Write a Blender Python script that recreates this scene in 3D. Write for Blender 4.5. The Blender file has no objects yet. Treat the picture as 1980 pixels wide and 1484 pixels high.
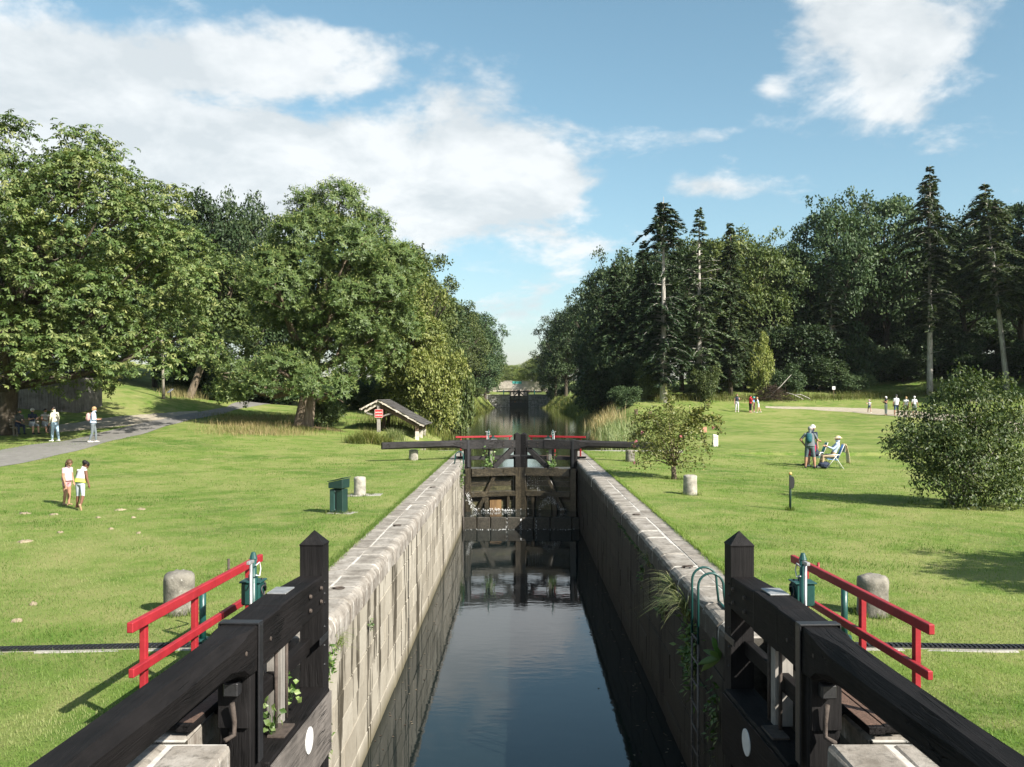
import bpy, bmesh, math, random
import numpy as np
from mathutils import Vector, Matrix

# ------------------------------------------------------------------ camera, sky, sun, exposure
SC = bpy.context.scene
COL = SC.collection
PXC, PYH, FPX = 1003.0, 765.0, 1750.0          # principal point and focal length of the photograph, in its pixels
CAMX, CAMZ = -0.08, 2.7
cam_d = bpy.data.cameras.new('camera')
cam = bpy.data.objects.new('camera', cam_d)
COL.objects.link(cam)
cam.location = (CAMX, 0, CAMZ)
cam.rotation_euler = (math.radians(90), 0, 0)
cam_d.sensor_width = 36.0
cam_d.lens = FPX / 1980 * 36.0
cam_d.shift_x = (990 - PXC) / 1980
cam_d.shift_y = (PYH - 742) / 1980
cam_d.clip_start = 0.05
cam_d.clip_end = 6000
SC.camera = cam
SC.render.resolution_x, SC.render.resolution_y = 1024, 767

SUN_AZ, SUN_EL = math.radians(131), math.radians(37)     # azimuth clockwise from +Y
world = bpy.data.worlds.new('World')
SC.world = world
world.use_nodes = True


def build_sky():
    nt = world.node_tree
    N, L = nt.nodes, nt.links
    N.clear()
    out = N.new('ShaderNodeOutputWorld')
    bg = N.new('ShaderNodeBackground')
    bg.inputs['Strength'].default_value = 0.062
    sky = N.new('ShaderNodeTexSky')
    sky.sky_type = 'NISHITA'
    sky.sun_disc = False
    sky.sun_elevation = SUN_EL
    sky.sun_rotation = SUN_AZ
    sky.air_density = 1.0
    sky.dust_density = 1.3
    sky.ozone_density = 1.6
    tc = N.new('ShaderNodeTexCoord')
    sep = N.new('ShaderNodeSeparateXYZ')
    L.new(tc.outputs['Generated'], sep.inputs[0])

    def M(op, a, b=None, c=None, clamp=False):
        m = N.new('ShaderNodeMath')
        m.operation = op
        m.use_clamp = clamp
        for i, v in enumerate((a, b, c)):
            if v is None:
                continue
            if isinstance(v, (int, float)):
                m.inputs[i].default_value = v
            else:
                L.new(v, m.inputs[i])
        return m.outputs[0]
    x, y, z = sep.outputs
    az = M('ARCTAN2', x, y)
    el = M('ARCSINE', z)

    def blob(px, py, sx, sy, amp):
        d = math.hypot(FPX, px - PXC)
        a0 = math.atan2(px - PXC, FPX)
        e0 = math.atan2(PYH - py, d)
        da = M('MULTIPLY', M('SUBTRACT', az, a0), FPX / sx)
        de = M('MULTIPLY', M('SUBTRACT', el, e0), FPX / sy)
        r2 = M('ADD', M('MULTIPLY', da, da), M('MULTIPLY', de, de))
        return M('MULTIPLY', M('EXPONENT', M('MULTIPLY', r2, -1.0)), amp)
    blobs = [(70, 175, 300, 120, .72), (430, 120, 230, 85, .42), (560, 330, 470, 105, .85), (840, 180, 170, 80, .45),
             (960, 285, 190, 75, .62), (200, 350, 400, 110, .6), (880, 415, 260, 55, .55), (640, 70, 200, 40, .36),
             (1085, 345, 90, 30, .3), (1610, 30, 190, 80, .62), (1740, 190, 95, 95, .6), (1850, 80, 110, 70, .25),
             (1490, 172, 34, 26, .42), (1325, 262, 80, 22, .36), (1420, 362, 140, 30, .6),
             (1535, 397, 26, 16, .3), (1150, 470, 150, 26, .33), (1000, 607, 150, 30, .5), (1120, 240, 50, 24, .2),
             (380, 200, 90, 34, -.45), (300, 20, 170, 50, -.5), (560, 200, 150, 30, -.4), (1260, 120, 200, 150, -.4), (760, 20, 120, 30, -.3), (1180, 330, 90, 60, -.25), (1330, 190, 120, 60, -.25)]
    mask = None
    for b in blobs:
        o = blob(*b)
        mask = o if mask is None else M('ADD', mask, o)
    # the rest of the sky outside the photograph: scattered clouds of the same kind
    comb = N.new('ShaderNodeCombineXYZ')
    zz = M('ADD', M('MAXIMUM', z, 0.0), 0.34)
    L.new(M('DIVIDE', x, zz), comb.inputs[0])
    L.new(M('DIVIDE', y, zz), comb.inputs[1])
    comb.inputs[2].default_value = 3.1

    def noise(scale, detail, rough, vec, dist=0.0):
        n = N.new('ShaderNodeTexNoise')
        n.inputs['Scale'].default_value = scale
        n.inputs['Detail'].default_value = detail
        n.inputs['Roughness'].default_value = rough
        n.inputs['Distortion'].default_value = dist
        L.new(vec, n.inputs['Vector'])
        return n.outputs['Fac']
    big = noise(0.55, 3, .5, comb.outputs[0])
    fine = noise(3.6, 9, .6, comb.outputs[0], .25)
    wisp = noise(12, 8, .62, comb.outputs[0], .2)
    front = M('SMOOTH_MIN', M('MULTIPLY', M('MAXIMUM', M('SUBTRACT', y, 0.68), 0.0), 6.0), 1.0, 0.2)
    outside = M('MULTIPLY', M('SUBTRACT', 1.0, front), M('MULTIPLY', M('SUBTRACT', big, .42), 1.7))
    dens = M('ADD', M('ADD', mask, outside), M('MULTIPLY', M('SUBTRACT', fine, .5), 2.1))
    dens = M('ADD', dens, M('MULTIPLY', M('SUBTRACT', wisp, .5), .5))
    mr = N.new('ShaderNodeMapRange')
    mr.interpolation_type = 'SMOOTHSTEP'
    mr.inputs['From Min'].default_value = .16
    mr.inputs['From Max'].default_value = .58
    L.new(dens, mr.inputs['Value'])
    cov = M('MULTIPLY', mr.outputs[0], .9)
    # thick parts a little greyer underneath
    comb2 = N.new('ShaderNodeVectorMath')
    comb2.operation = 'ADD'
    comb2.inputs[1].default_value = (.04, -.085, 0)
    L.new(comb.outputs[0], comb2.inputs[0])
    off = noise(3.6, 8, .57, comb2.outputs[0], .25)
    shade = M('ADD', .80, M('MULTIPLY', M('SUBTRACT', fine, off), 1.7), clamp=False)
    shade = M('MINIMUM', M('MAXIMUM', shade, .62), 1.0)
    ccol = N.new('ShaderNodeMixRGB')
    ccol.inputs[1].default_value = (4.7, 5.05, 5.25, 1)
    ccol.inputs[2].default_value = (6.7, 6.85, 6.9, 1)
    L.new(M('MULTIPLY', M('SUBTRACT', shade, .55), 2.3, clamp=True), ccol.inputs[0])
    mix = N.new('ShaderNodeMixRGB')
    L.new(cov, mix.inputs[0])
    hs = N.new('ShaderNodeHueSaturation')
    hs.inputs['Saturation'].default_value = 1.0
    hs.inputs['Value'].default_value = 1.15
    hs.inputs['Hue'].default_value = .474
    L.new(sky.outputs[0], hs.inputs['Color'])
    L.new(hs.outputs[0], mix.inputs[1])
    L.new(ccol.outputs[0], mix.inputs[2])
    L.new(mix.outputs[0], bg.inputs['Color'])
    L.new(bg.outputs[0], out.inputs[0])


build_sky()
sun_d = bpy.data.lights.new('sun', 'SUN')
sun_d.energy = 5.0
sun_d.angle = math.radians(0.53)
sun_d.color = (1.0, .95, .86)
sun = bpy.data.objects.new('sun', sun_d)
COL.objects.link(sun)
to_sun = Vector((math.sin(SUN_AZ) * math.cos(SUN_EL), math.cos(SUN_AZ) * math.cos(SUN_EL), math.sin(SUN_EL)))
sun.rotation_euler = to_sun.to_track_quat('Z', 'Y').to_euler()
sun.location = to_sun * 60
SC.view_settings.view_transform = 'Standard'
SC.view_settings.look = 'None'
SC.view_settings.exposure = 1.3
SC.view_settings.gamma = 1.0
SC.view_settings.use_curve_mapping = False
SC.render.engine = 'CYCLES'
cy = SC.cycles
cy.use_denoising = True
cy.max_bounces = 6
cy.diffuse_bounces = 3
cy.glossy_bounces = 3
cy.transmission_bounces = 3
cy.transparent_max_bounces = 6
cy.caustics_reflective = False
cy.caustics_refractive = False
cy.sample_clamp_indirect = 6.0
random.seed(7)
RNG = np.random.default_rng(11)


def world_of(px, py, Y):
    """point on the ray of a photo pixel at depth Y"""
    return Vector((CAMX + (px - PXC) * Y / FPX, Y, CAMZ - (py - PYH) * Y / FPX))


# ------------------------------------------------------------------ materials
MATS = {}


def new_mat(name):
    m = bpy.data.materials.new(name)
    m.use_nodes = True
    MATS[name] = m
    nt = m.node_tree
    return m, nt, nt.nodes['Principled BSDF'], nt.nodes['Material Output']


def node(nt, kind, **kw):
    n = nt.nodes.new(kind)
    for k, v in kw.items():
        if k in n.inputs:
            n.inputs[k].default_value = v
        else:
            setattr(n, k, v)
    return n


def pos_vec(nt, scale=(1, 1, 1), object_space=False):
    mp = nt.nodes.new('ShaderNodeMapping')
    mp.inputs['Scale'].default_value = scale
    if object_space:
        g = nt.nodes.new('ShaderNodeTexCoord')
        nt.links.new(g.outputs['Object'], mp.inputs[0])
    else:
        g = nt.nodes.new('ShaderNodeNewGeometry')
        nt.links.new(g.outputs['Position'], mp.inputs[0])
    return mp.outputs[0]


def ramp(nt, fac, stops):
    r = nt.nodes.new('ShaderNodeValToRGB')
    el = r.color_ramp.elements
    while len(el) < len(stops):
        el.new(.5)
    for e, (p, c) in zip(el, stops):
        e.position = p
        e.color = (*c, 1) if len(c) == 3 else c
    nt.links.new(fac, r.inputs[0])
    return r.outputs[0]


def mixc(nt, fac, a, b, mode='MIX'):
    m = nt.nodes.new('ShaderNodeMixRGB')
    m.blend_type = mode
    for i, v in ((0, fac), (1, a), (2, b)):
        if isinstance(v, (int, float)):
            m.inputs[i].default_value = v
        elif isinstance(v, tuple):
            m.inputs[i].default_value = (*v, 1) if len(v) == 3 else v
        else:
            nt.links.new(v, m.inputs[i])
    return m.outputs[0]


def noise_tex(nt, vec, scale, detail=5, rough=.55, dist=0.0):
    n = nt.nodes.new('ShaderNodeTexNoise')
    n.inputs['Scale'].default_value = scale
    n.inputs['Detail'].default_value = detail
    n.inputs['Roughness'].default_value = rough
    n.inputs['Distortion'].default_value = dist
    nt.links.new(vec, n.inputs['Vector'])
    return n.outputs['Fac']


def bump(nt, bsdf, height, strength=.3, dist=.02):
    b = nt.nodes.new('ShaderNodeBump')
    b.inputs['Strength'].default_value = strength
    b.inputs['Distance'].default_value = dist
    nt.links.new(height, b.inputs['Height'])
    nt.links.new(b.outputs[0], bsdf.inputs['Normal'])


def paint(name, c, rough=.5, var=.25, scale=6, metal=0.0, bstr=.15, spec=.4, wear=None, object_space=False):
    m, nt, b, o = new_mat(name)
    v = pos_vec(nt, object_space=object_space)
    n1 = noise_tex(nt, v, scale, 6, .6)
    dark = tuple(x * (1 - var) for x in c)
    light = tuple(min(1, x * (1 + var)) for x in c)
    col = ramp(nt, n1, [(.3, dark), (.7, light)])
    if wear:
        n2 = noise_tex(nt, v, scale * 3.3, 7, .7)
        f = ramp(nt, n2, [(.62, (0, 0, 0)), (.70, (1, 1, 1))])
        col = mixc(nt, f, col, wear)
    nt.links.new(col, b.inputs['Base Color'])
    b.inputs['Roughness'].default_value = rough
    b.inputs['Metallic'].default_value = metal
    b.inputs['Specular IOR Level'].default_value = spec
    bump(nt, b, noise_tex(nt, v, scale * 5, 4, .6), bstr, .01)
    return m


def wood(name, c, c2, rough=.6, axis='y', gs=1.0, bstr=.5, spec=.3, mottle=0.0):
    """timber with grain stretched along one axis (world)"""
    m, nt, b, o = new_mat(name)
    sc = {'x': (1.2, 22, 22), 'y': (22, 1.2, 22), 'z': (22, 22, 1.2)}[axis]
    v = pos_vec(nt, tuple(s * gs for s in sc))
    n1 = noise_tex(nt, v, 1.0, 6, .65, .4)
    v2 = pos_vec(nt)
    n2 = noise_tex(nt, v2, 2.2, 5, .6)
    col = mixc(nt, ramp(nt, n1, [(.35, (0, 0, 0)), (.7, (1, 1, 1))]), c, c2)
    col = mixc(nt, ramp(nt, n2, [(.4, (0, 0, 0)), (.75, (.6, .6, .6))]), col, tuple(min(1, x * 1.7) for x in c2))
    if mottle:
        nm_ = noise_tex(nt, v2, 17, 6, .75)
        col = mixc(nt, ramp(nt, nm_, [(.44, (mottle, mottle, mottle)), (.56, (0, 0, 0))]), col, (.007, .007, .004))
        col = mixc(nt, ramp(nt, nm_, [(.60, (0, 0, 0)), (.70, (mottle, mottle, mottle))]), col, (.17, .15, .10))
    # long drying cracks
    vc = pos_vec(nt, tuple((.40 if q < 5 else 19.0) for q in sc))
    nc = noise_tex(nt, vc, 1.0, 3, .5, .6)
    crack = ramp(nt, nc, [(.478, (0, 0, 0)), (.495, (1, 1, 1)), (.505, (1, 1, 1)), (.522, (0, 0, 0))])
    sparse = ramp(nt, noise_tex(nt, v2, .9, 3, .5), [(.55, (0, 0, 0)), (.62, (1, 1, 1))])
    crack = mixc(nt, 1.0, crack, sparse, 'MULTIPLY')
    col = mixc(nt, crack, col, tuple(x * .25 for x in c))
    hgt = mixc(nt, 1.0, n1, mixc(nt, 1.0, crack, (1.6, 1.6, 1.6), 'MULTIPLY'), 'SUBTRACT')
    nt.links.new(col, b.inputs['Base Color'])
    b.inputs['Roughness'].default_value = rough
    b.inputs['Specular IOR Level'].default_value = spec
    bump(nt, b, hgt, bstr, .014)
    return m


def leaf_mat(name, dark, mid, light, trans=.22, rough=.5, spec=.35):
    m, nt, b, o = new_mat(name)
    at = nt.nodes.new('ShaderNodeAttribute')
    at.attribute_name = 'rnd'
    oi = nt.nodes.new('ShaderNodeObjectInfo')
    col = ramp(nt, at.outputs['Fac'], [(0, dark), (.5, mid), (1, light)])
    hs = nt.nodes.new('ShaderNodeHueSaturation')
    mr = node(nt, 'ShaderNodeMapRange')
    mr.inputs['To Min'].default_value = .72
    mr.inputs['To Max'].default_value = 1.28
    nt.links.new(oi.outputs['Random'], mr.inputs['Value'])
    nt.links.new(mr.outputs[0], hs.inputs['Value'])
    mr2 = node(nt, 'ShaderNodeMapRange')
    mr2.inputs['To Min'].default_value = .488
    mr2.inputs['To Max'].default_value = .508
    mu = nt.nodes.new('ShaderNodeMath')
    mu.operation = 'FRACT'
    mm = nt.nodes.new('ShaderNodeMath')
    mm.operation = 'MULTIPLY'
    mm.inputs[1].default_value = 7.31
    nt.links.new(oi.outputs['Random'], mm.inputs[0])
    nt.links.new(mm.outputs[0], mu.inputs[0])
    nt.links.new(mu.outputs[0], mr2.inputs['Value'])
    nt.links.new(mr2.outputs[0], hs.inputs['Hue'])
    nt.links.new(col, hs.inputs['Color'])
    nt.links.new(hs.outputs[0], b.inputs['Base Color'])
    b.inputs['Roughness'].default_value = rough
    b.inputs['Specular IOR Level'].default_value = spec
    tr = nt.nodes.new('ShaderNodeBsdfTranslucent')
    tcol = mixc(nt, 1.0, hs.outputs[0], (1.25, 1.35, .55), 'MULTIPLY')
    nt.links.new(tcol, tr.inputs['Color'])
    ms = nt.nodes.new('ShaderNodeMixShader')
    ms.inputs[0].default_value = trans
    nt.links.new(b.outputs[0], ms.inputs[1])
    nt.links.new(tr.outputs[0], ms.inputs[2])
    nt.links.new(ms.outputs[0], o.inputs[0])
    return m


def make_materials():
    # mown lawn
    m, nt, b, o = new_mat('lawn')
    v = pos_vec(nt)
    n1 = noise_tex(nt, v, .22, 6, .6, .4)
    n2 = noise_tex(nt, v, 1.3, 7, .66, .3)
    n3 = noise_tex(nt, v, 14, 4, .7)
    col = ramp(nt, n1, [(.36, (.072, .130, .022)), (.5, (.120, .176, .036)), (.64, (.186, .212, .068))])
    col = mixc(nt, ramp(nt, n2, [(.42, (0, 0, 0)), (.72, (.75, .75, .75))]), col, (.250, .230, .100))
    col = mixc(nt, ramp(nt, n2, [(.26, (.65, .65, .65)), (.42, (0, 0, 0))]), col, (.070, .128, .020))
    col = mixc(nt, ramp(nt, n3, [(.35, (0, 0, 0)), (.65, (1, 1, 1))]), col, mixc(nt, .5, col, (.9, .9, .8), 'MULTIPLY'))
    dry = noise_tex(nt, v, .42, 7, .7)
    col = mixc(nt, ramp(nt, dry, [(.62, (0, 0, 0)), (.74, (.75, .75, .75))]), col, (.36, .29, .15))
    nt.links.new(col, b.inputs['Base Color'])
    b.inputs['Roughness'].default_value = .9
    b.inputs['Specular IOR Level'].default_value = .1
    hgt = mixc(nt, .5, noise_tex(nt, v, 26, 5, .75), noise_tex(nt, v, 7, 5, .7))
    bump(nt, b, hgt, .9, .05)
    leaf_mat('lawn_blade', (.074, .136, .022), (.134, .197, .042), (.248, .258, .112), .35, .6, .15)
    leaf_mat('dry_blade', (.19, .16, .07), (.30, .25, .115), (.42, .36, .19), .3, .7, .15)
    leaf_mat('reed_blade', (.055, .095, .030), (.135, .175, .062), (.30, .29, .15), .3, .5, .35)
    leaf_mat('rough_grass', (.060, .095, .018), (.125, .150, .035), (.25, .22, .085), .3, .6, .2)
    leaf_mat('horse_chestnut_leaf', (.028, .056, .014), (.080, .118, .034), (.215, .228, .085), .22, .5, .28)
    leaf_mat('sweet_chestnut_leaf', (.058, .110, .030), (.138, .208, .064), (.36, .43, .15), .28, .5, .3)
    leaf_mat('linden_leaf', (.085, .120, .030), (.165, .200, .055), (.30, .31, .10), .3, .5, .25)
    leaf_mat('dark_leaf', (.016, .032, .012), (.032, .056, .020), (.066, .090, .032), .18, .55, .25)
    leaf_mat('hornbeam_leaf', (.034, .056, .016), (.075, .104, .030), (.160, .180, .058), .22, .55, .25)
    leaf_mat('oak_leaf', (.022, .044, .017), (.045, .075, .030), (.088, .118, .046), .18, .55, .25)
    leaf_mat('needle', (.018, .038, .018), (.042, .070, .032), (.092, .125, .058), .12, .6, .2)
    leaf_mat('bare_needle', (.028, .050, .022), (.064, .094, .042), (.135, .160, .078), .14, .6, .2)
    leaf_mat('shrub_leaf', (.026, .054, .016), (.062, .098, .030), (.150, .180, .060), .22, .48, .28)
    leaf_mat('rose_leaf', (.060, .085, .022), (.130, .155, .042), (.25, .24, .085), .25, .45, .3)
    leaf_mat('weed_leaf', (.030, .075, .014), (.070, .135, .030), (.16, .22, .07), .25, .4, .4)
    leaf_mat('pink_petal', (.40, .12, .18), (.55, .22, .28), (.65, .35, .40), .3, .5, .2)
    leaf_mat('dead_brush', (.045, .034, .024), (.095, .075, .052), (.17, .15, .105), .0, .9, .1)

    # bark
    for nm, c1, c2 in (('bark', (.035, .028, .020), (.105, .088, .066)), ('pale_bark', (.17, .155, .135), (.44, .415, .375)),
                       ('brown_bark', (.075, .055, .038), (.23, .185, .135))):
        m, nt, b, o = new_mat(nm)
        v = pos_vec(nt, (5, 5, 1.1))
        n = noise_tex(nt, v, 1.6, 7, .7, .6)
        nt.links.new(ramp(nt, n, [(.35, c1), (.68, c2)]), b.inputs['Base Color'])
        b.inputs['Roughness'].default_value = .9
        b.inputs['Specular IOR Level'].default_value = .15
        bump(nt, b, n, .8, .06)

    # coping stone: grey beige granite with lichen and lime streaks
    for cop_name, face in (('coping_granite', 0.0), ('shade_tint_coping', .85)):
        m, nt, b, o = new_mat(cop_name)
        v = pos_vec(nt)
        vs = pos_vec(nt, (5, 5, .7))
        n1 = noise_tex(nt, v, 2.6, 7, .65)
        n2 = noise_tex(nt, v, 11, 6, .7)
        col = ramp(nt, n1, [(.34, (.135, .118, .098)), (.5, (.225, .203, .175)), (.72, (.33, .306, .274))])
        col = mixc(nt, ramp(nt, n2, [(.52, (0, 0, 0)), (.70, (.85, .85, .85))]), col, (.080, .072, .060))
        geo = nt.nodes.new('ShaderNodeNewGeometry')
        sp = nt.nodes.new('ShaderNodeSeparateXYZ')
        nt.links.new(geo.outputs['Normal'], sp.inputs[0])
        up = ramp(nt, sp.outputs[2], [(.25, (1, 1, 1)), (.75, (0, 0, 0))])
        st = noise_tex(nt, vs, 1.9, 6, .7)
        lime = mixc(nt, 1.0, ramp(nt, st, [(.56, (0, 0, 0)), (.66, (.9, .9, .9))]), up, 'MULTIPLY')
        col = mixc(nt, lime, col, (.56, .54, .50))
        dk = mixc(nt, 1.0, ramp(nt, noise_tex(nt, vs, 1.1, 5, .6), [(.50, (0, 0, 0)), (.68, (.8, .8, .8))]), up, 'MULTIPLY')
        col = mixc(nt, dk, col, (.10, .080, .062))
        if face > 0:  # shade of the unlit side painted into the upright faces
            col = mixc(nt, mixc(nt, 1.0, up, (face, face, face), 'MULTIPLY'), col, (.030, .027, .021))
        nt.links.new(col, b.inputs['Base Color'])
        b.inputs['Roughness'].default_value = .85
        b.inputs['Specular IOR Level'].default_value = .25
        bump(nt, b, mixc(nt, .5, n2, noise_tex(nt, v, 40, 4, .7)), .55, .02)

    # chamber wall: buff blocks with dark water stains running down; the other wall's copy has shade and damp darkened into its colour
    for wall_name, tone in (('wall_granite', 1.0), ('shade_damp_granite', .085)):
        m, nt, b, o = new_mat(wall_name)
        v = pos_vec(nt)
        n1 = noise_tex(nt, v, 1.9, 7, .6)
        n2 = noise_tex(nt, v, 16, 5, .7)
        oi = nt.nodes.new('ShaderNodeObjectInfo')
        col = ramp(nt, n1, [(.3, (.205, .182, .142)), (.55, (.30, .274, .224)), (.75, (.385, .356, .30))])
        col = mixc(nt, .55, col, ramp(nt, oi.outputs['Random'], [(0, (.22, .196, .155)), (.5, (.29, .264, .215)), (1, (.36, .332, .278))]))
        col = mixc(nt, ramp(nt, n2, [(.5, (0, 0, 0)), (.75, (.35, .35, .35))]), col, (.15, .125, .085))
        vs = pos_vec(nt, (2.1, 2.1, .20))
        st = noise_tex(nt, vs, 1.7, 4, .55, .3)
        vs2 = pos_vec(nt, (.55, .55, .5))
        pat = noise_tex(nt, vs2, 1.0, 4, .6)
        f = mixc(nt, 1.0, ramp(nt, st, [(.545, (0, 0, 0)), (.565, (.95, .95, .95)), (.64, (1, 1, 1))]),
                 ramp(nt, pat, [(.32, (.25, .25, .25)), (.46, (1, 1, 1))]), 'MULTIPLY')
        col = mixc(nt, f, col, (.048, .040, .027))
        g2 = nt.nodes.new('ShaderNodeNewGeometry')
        s2 = nt.nodes.new('ShaderNodeSeparateXYZ')
        nt.links.new(g2.outputs['Position'], s2.inputs[0])
        mr = nt.nodes.new('ShaderNodeMapRange')
        mr.inputs['From Min'].default_value = -2.62
        mr.inputs['From Max'].default_value = -2.35
        mr.inputs['To Min'].default_value = .8
        mr.inputs['To Max'].default_value = 0.0
        nt.links.new(s2.outputs[2], mr.inputs['Value'])
        col = mixc(nt, mr.outputs[0], col, (.10, .085, .045))
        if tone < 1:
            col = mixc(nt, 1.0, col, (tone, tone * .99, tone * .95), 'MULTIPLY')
        nt.links.new(col, b.inputs['Base Color'])
        b.inputs['Roughness'].default_value = .8
        b.inputs['Specular IOR Level'].default_value = .3
        bump(nt, b, mixc(nt, .5, n2, noise_tex(nt, v, 5, 5, .6)), .6, .03)

    paint('lime_mortar', (.42, .40, .365), .9, .25, 9)
    paint('buff_mortar', (.335, .308, .250), .9, .35, 5)
    paint('dark_stone', (.038, .034, .026), .45, .7, 16, bstr=1.0, wear=(.15, .135, .10))
    paint('bollard_stone', (.150, .138, .115), .9, .55, 7, bstr=.9, wear=(.42, .41, .37), object_space=True)
    paint('pale_bollard_stone', (.27, .25, .212), .9, .45, 7, bstr=.8, wear=(.09, .08, .06), object_space=True)
    paint('white_marker', (.66, .62, .53), .8, .2, 6, wear=(.45, .30, .18))
    paint('concrete', (.26, .245, .215), .9, .25, 5, bstr=.5)
    paint('asphalt_path', (.165, .157, .143), .92, .16, 3, bstr=.5, spec=.2)
    paint('gravel_path', (.30, .265, .205), .95, .22, 4, bstr=.7, spec=.1)
    paint('sandy_soil', (.235, .195, .13), .95, .25, 8, bstr=.6, spec=.1)
    paint('leaf_litter', (.11, .075, .045), .95, .4, 5, bstr=.8, spec=.1)
    wood('tarred_timber', (.0034, .0030, .0030), (.0085, .0073, .0072), .72, 'y', 1.0, 1.0, .14)
    wood('tarred_timber_x', (.008, .0075, .0075), (.024, .022, .0215), .66, 'x', 1.0, 1.0, .25)
    wood('tarred_post', (.0044, .0040, .0041), (.0112, .0102, .0102), .7, 'z', 1.0, .8, .16)
    wood('weathered_timber', (.045, .040, .036), (.135, .12, .108), .75, 'y', 1.0, .6)
    wood('wet_timber_x', (.010, .009, .005), (.070, .056, .036), .3, 'x', .8, .8, .5, .75)
    wood('wet_timber_z', (.010, .008, .005), (.062, .050, .032), .3, 'z', .8, .8, .5, .75)
    wood('mossy_plank', (.014, .016, .006), (.090, .082, .040), .32, 'x', .7, .8, .45, .7)
    wood('orange_plank', (.075, .042, .018), (.17, .105, .045), .4, 'z', .8, .6, .4)
    wood('grey_oak', (.10, .092, .08), (.22, .205, .185), .85, 'z', .8, .6)
    wood('brown_oak', (.050, .032, .022), (.125, .085, .060), .8, 'z', .8, .6)
    wood('pale_oak', (.28, .245, .20), (.48, .44, .38), .8, 'x', .8, .5)
    wood('hut_plank_wood', (.075, .068, .062), (.19, .178, .165), .85, 'z', .8, .8)
    wood('bench_wood', (.10, .085, .065), (.22, .19, .15), .8, 'x', .8, .5)
    wood('pole_wood', (.16, .14, .11), (.30, .27, .22), .85, 'z', .8, .6)
    paint('slate_shingle', (.095, .090, .085), .8, .45, 8, bstr=.5, wear=(.17, .165, .155))
    paint('footboard_grip', (.115, .068, .048), .8, .45, 60, bstr=1.0)
    paint('red_paint', (.255, .016, .022), .5, .2, 7, bstr=.2, spec=.35, wear=(.16, .010, .014))
    paint('green_paint', (.009, .052, .046), .38, .18, 8, bstr=.12, spec=.5)
    paint('bin_green', (.010, .030, .025), .45, .15, 6, bstr=.08, spec=.45)
    paint('bin_green_light', (.022, .056, .050), .4, .15, 6, bstr=.08, spec=.5)
    paint('black_iron', (.012, .012, .013), .5, .3, 10, bstr=.3, spec=.5)
    paint('rust_iron', (.055, .042, .034), .8, .4, 14, bstr=.5)
    paint('galvanised', (.34, .34, .34), .5, .25, 12, metal=.6, bstr=.15)
    paint('white_plate', (.56, .56, .54), .55, .12, 8, bstr=.1)
    paint('sign_red', (.70, .030, .030), .45, .08, 6, bstr=.03)
    paint('gold_ball', (.45, .29, .10), .4, .15, 20)
    paint('cable_black', (.02, .02, .02), .5, .1, 10)
    paint('terracotta', (.42, .20, .14), .85, .25, 8)
    paint('bridge_stone', (.28, .25, .21), .9, .3, 1.4, bstr=.4)
    paint('teal_panel', (.05, .30, .27), .6, .1, 1)
    paint('far_rubble', (.28, .27, .26), .9, .7, 1.6, bstr=.8, wear=(.035, .035, .035))

    # water
    for nm, c in (('chamber_water', (.007, .011, .011)), ('pool_water', (.022, .024, .010))):
        m, nt, b, o = new_mat(nm)
        b.inputs['Base Color'].default_value = (*c, 1)
        b.inputs['Roughness'].default_value = .025
        b.inputs['IOR'].default_value = 1.40
        b.inputs['Specular IOR Level'].default_value = .5
        v = pos_vec(nt, (1.0, .45, 1))
        n = noise_tex(nt, v, 1.3, 3, .5, .5)
        n2 = noise_tex(nt, pos_vec(nt, (2.5, 6, 1)), 1.0, 3, .5)
        bump(nt, b, mixc(nt, .35, n, n2), .07 if nm == 'chamber_water' else .10, .06)
    m, nt, b, o = new_mat('foam')
    b.inputs['Base Color'].default_value = (.75, .77, .77, 1)
    b.inputs['Roughness'].default_value = .5

    # people
    for nm, c in dict(skin_pale=(.42, .25, .18), skin_tan=(.32, .175, .115), skin_brown=(.135, .065, .040), hair_brown=(.075, .042, .022),
                      hair_black=(.010, .008, .008), hair_grey=(.26, .25, .24), hair_white=(.62, .61, .60), hair_blond=(.30, .20, .10),
                      pale_pink_cloth=(.43, .31, .33), pink_cloth=(.50, .25, .27), white_cloth=(.46, .46, .47), yellow_cloth=(.62, .66, .10),
                      pale_grey_cloth=(.34, .37, .41), cream_cloth=(.50, .47, .36), denim_light=(.30, .41, .50), navy_cloth=(.020, .028, .052),
                      grey_cloth=(.12, .14, .15), dark_grey_cloth=(.055, .060, .064), slate_shorts=(.075, .105, .115), pale_blue_cloth=(.42, .52, .66),
                      khaki_cloth=(.33, .25, .16), red_cloth=(.55, .035, .055), black_cloth=(.012, .012, .014), blue_cloth=(.16, .33, .60),
                      teal_cloth=(.10, .42, .40), dark_teal=(.016, .085, .10), beige_cloth=(.56, .45, .29), shoe_white=(.66, .64, .60),
                      shoe_dark=(.03, .026, .024), shoe_tan=(.30, .20, .12), crimson_cloth=(.33, .02, .07), eye_dark=(.012, .010, .010),
                      rose_bag=(.45, .27, .25), denim_blue=(.050, .085, .14), lip=(.38, .14, .11)).items():
        paint(nm, c, .75 if 'hair' not in nm else .5, .14, 18, bstr=.12, spec=.25)


make_materials()

# ------------------------------------------------------------------ mesh helpers
def link(o, parent=None):
    COL.objects.link(o)
    if parent is not None:
        o.parent = parent
    return o


def tag(o, label=None, cat=None, group=None, kind=None):
    if label:
        o['label'] = label
    if cat:
        o['category'] = cat
    if group:
        o['group'] = group
    if kind:
        o['kind'] = kind
    return o


def thing(name, label, cat, loc=(0, 0, 0), rotz=0.0, group=None):
    o = bpy.data.objects.new(name, None)
    o.empty_display_size = .2
    link(o)
    o.location = loc
    o.rotation_euler = (0, 0, rotz)
    return tag(o, label, cat, group)


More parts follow.
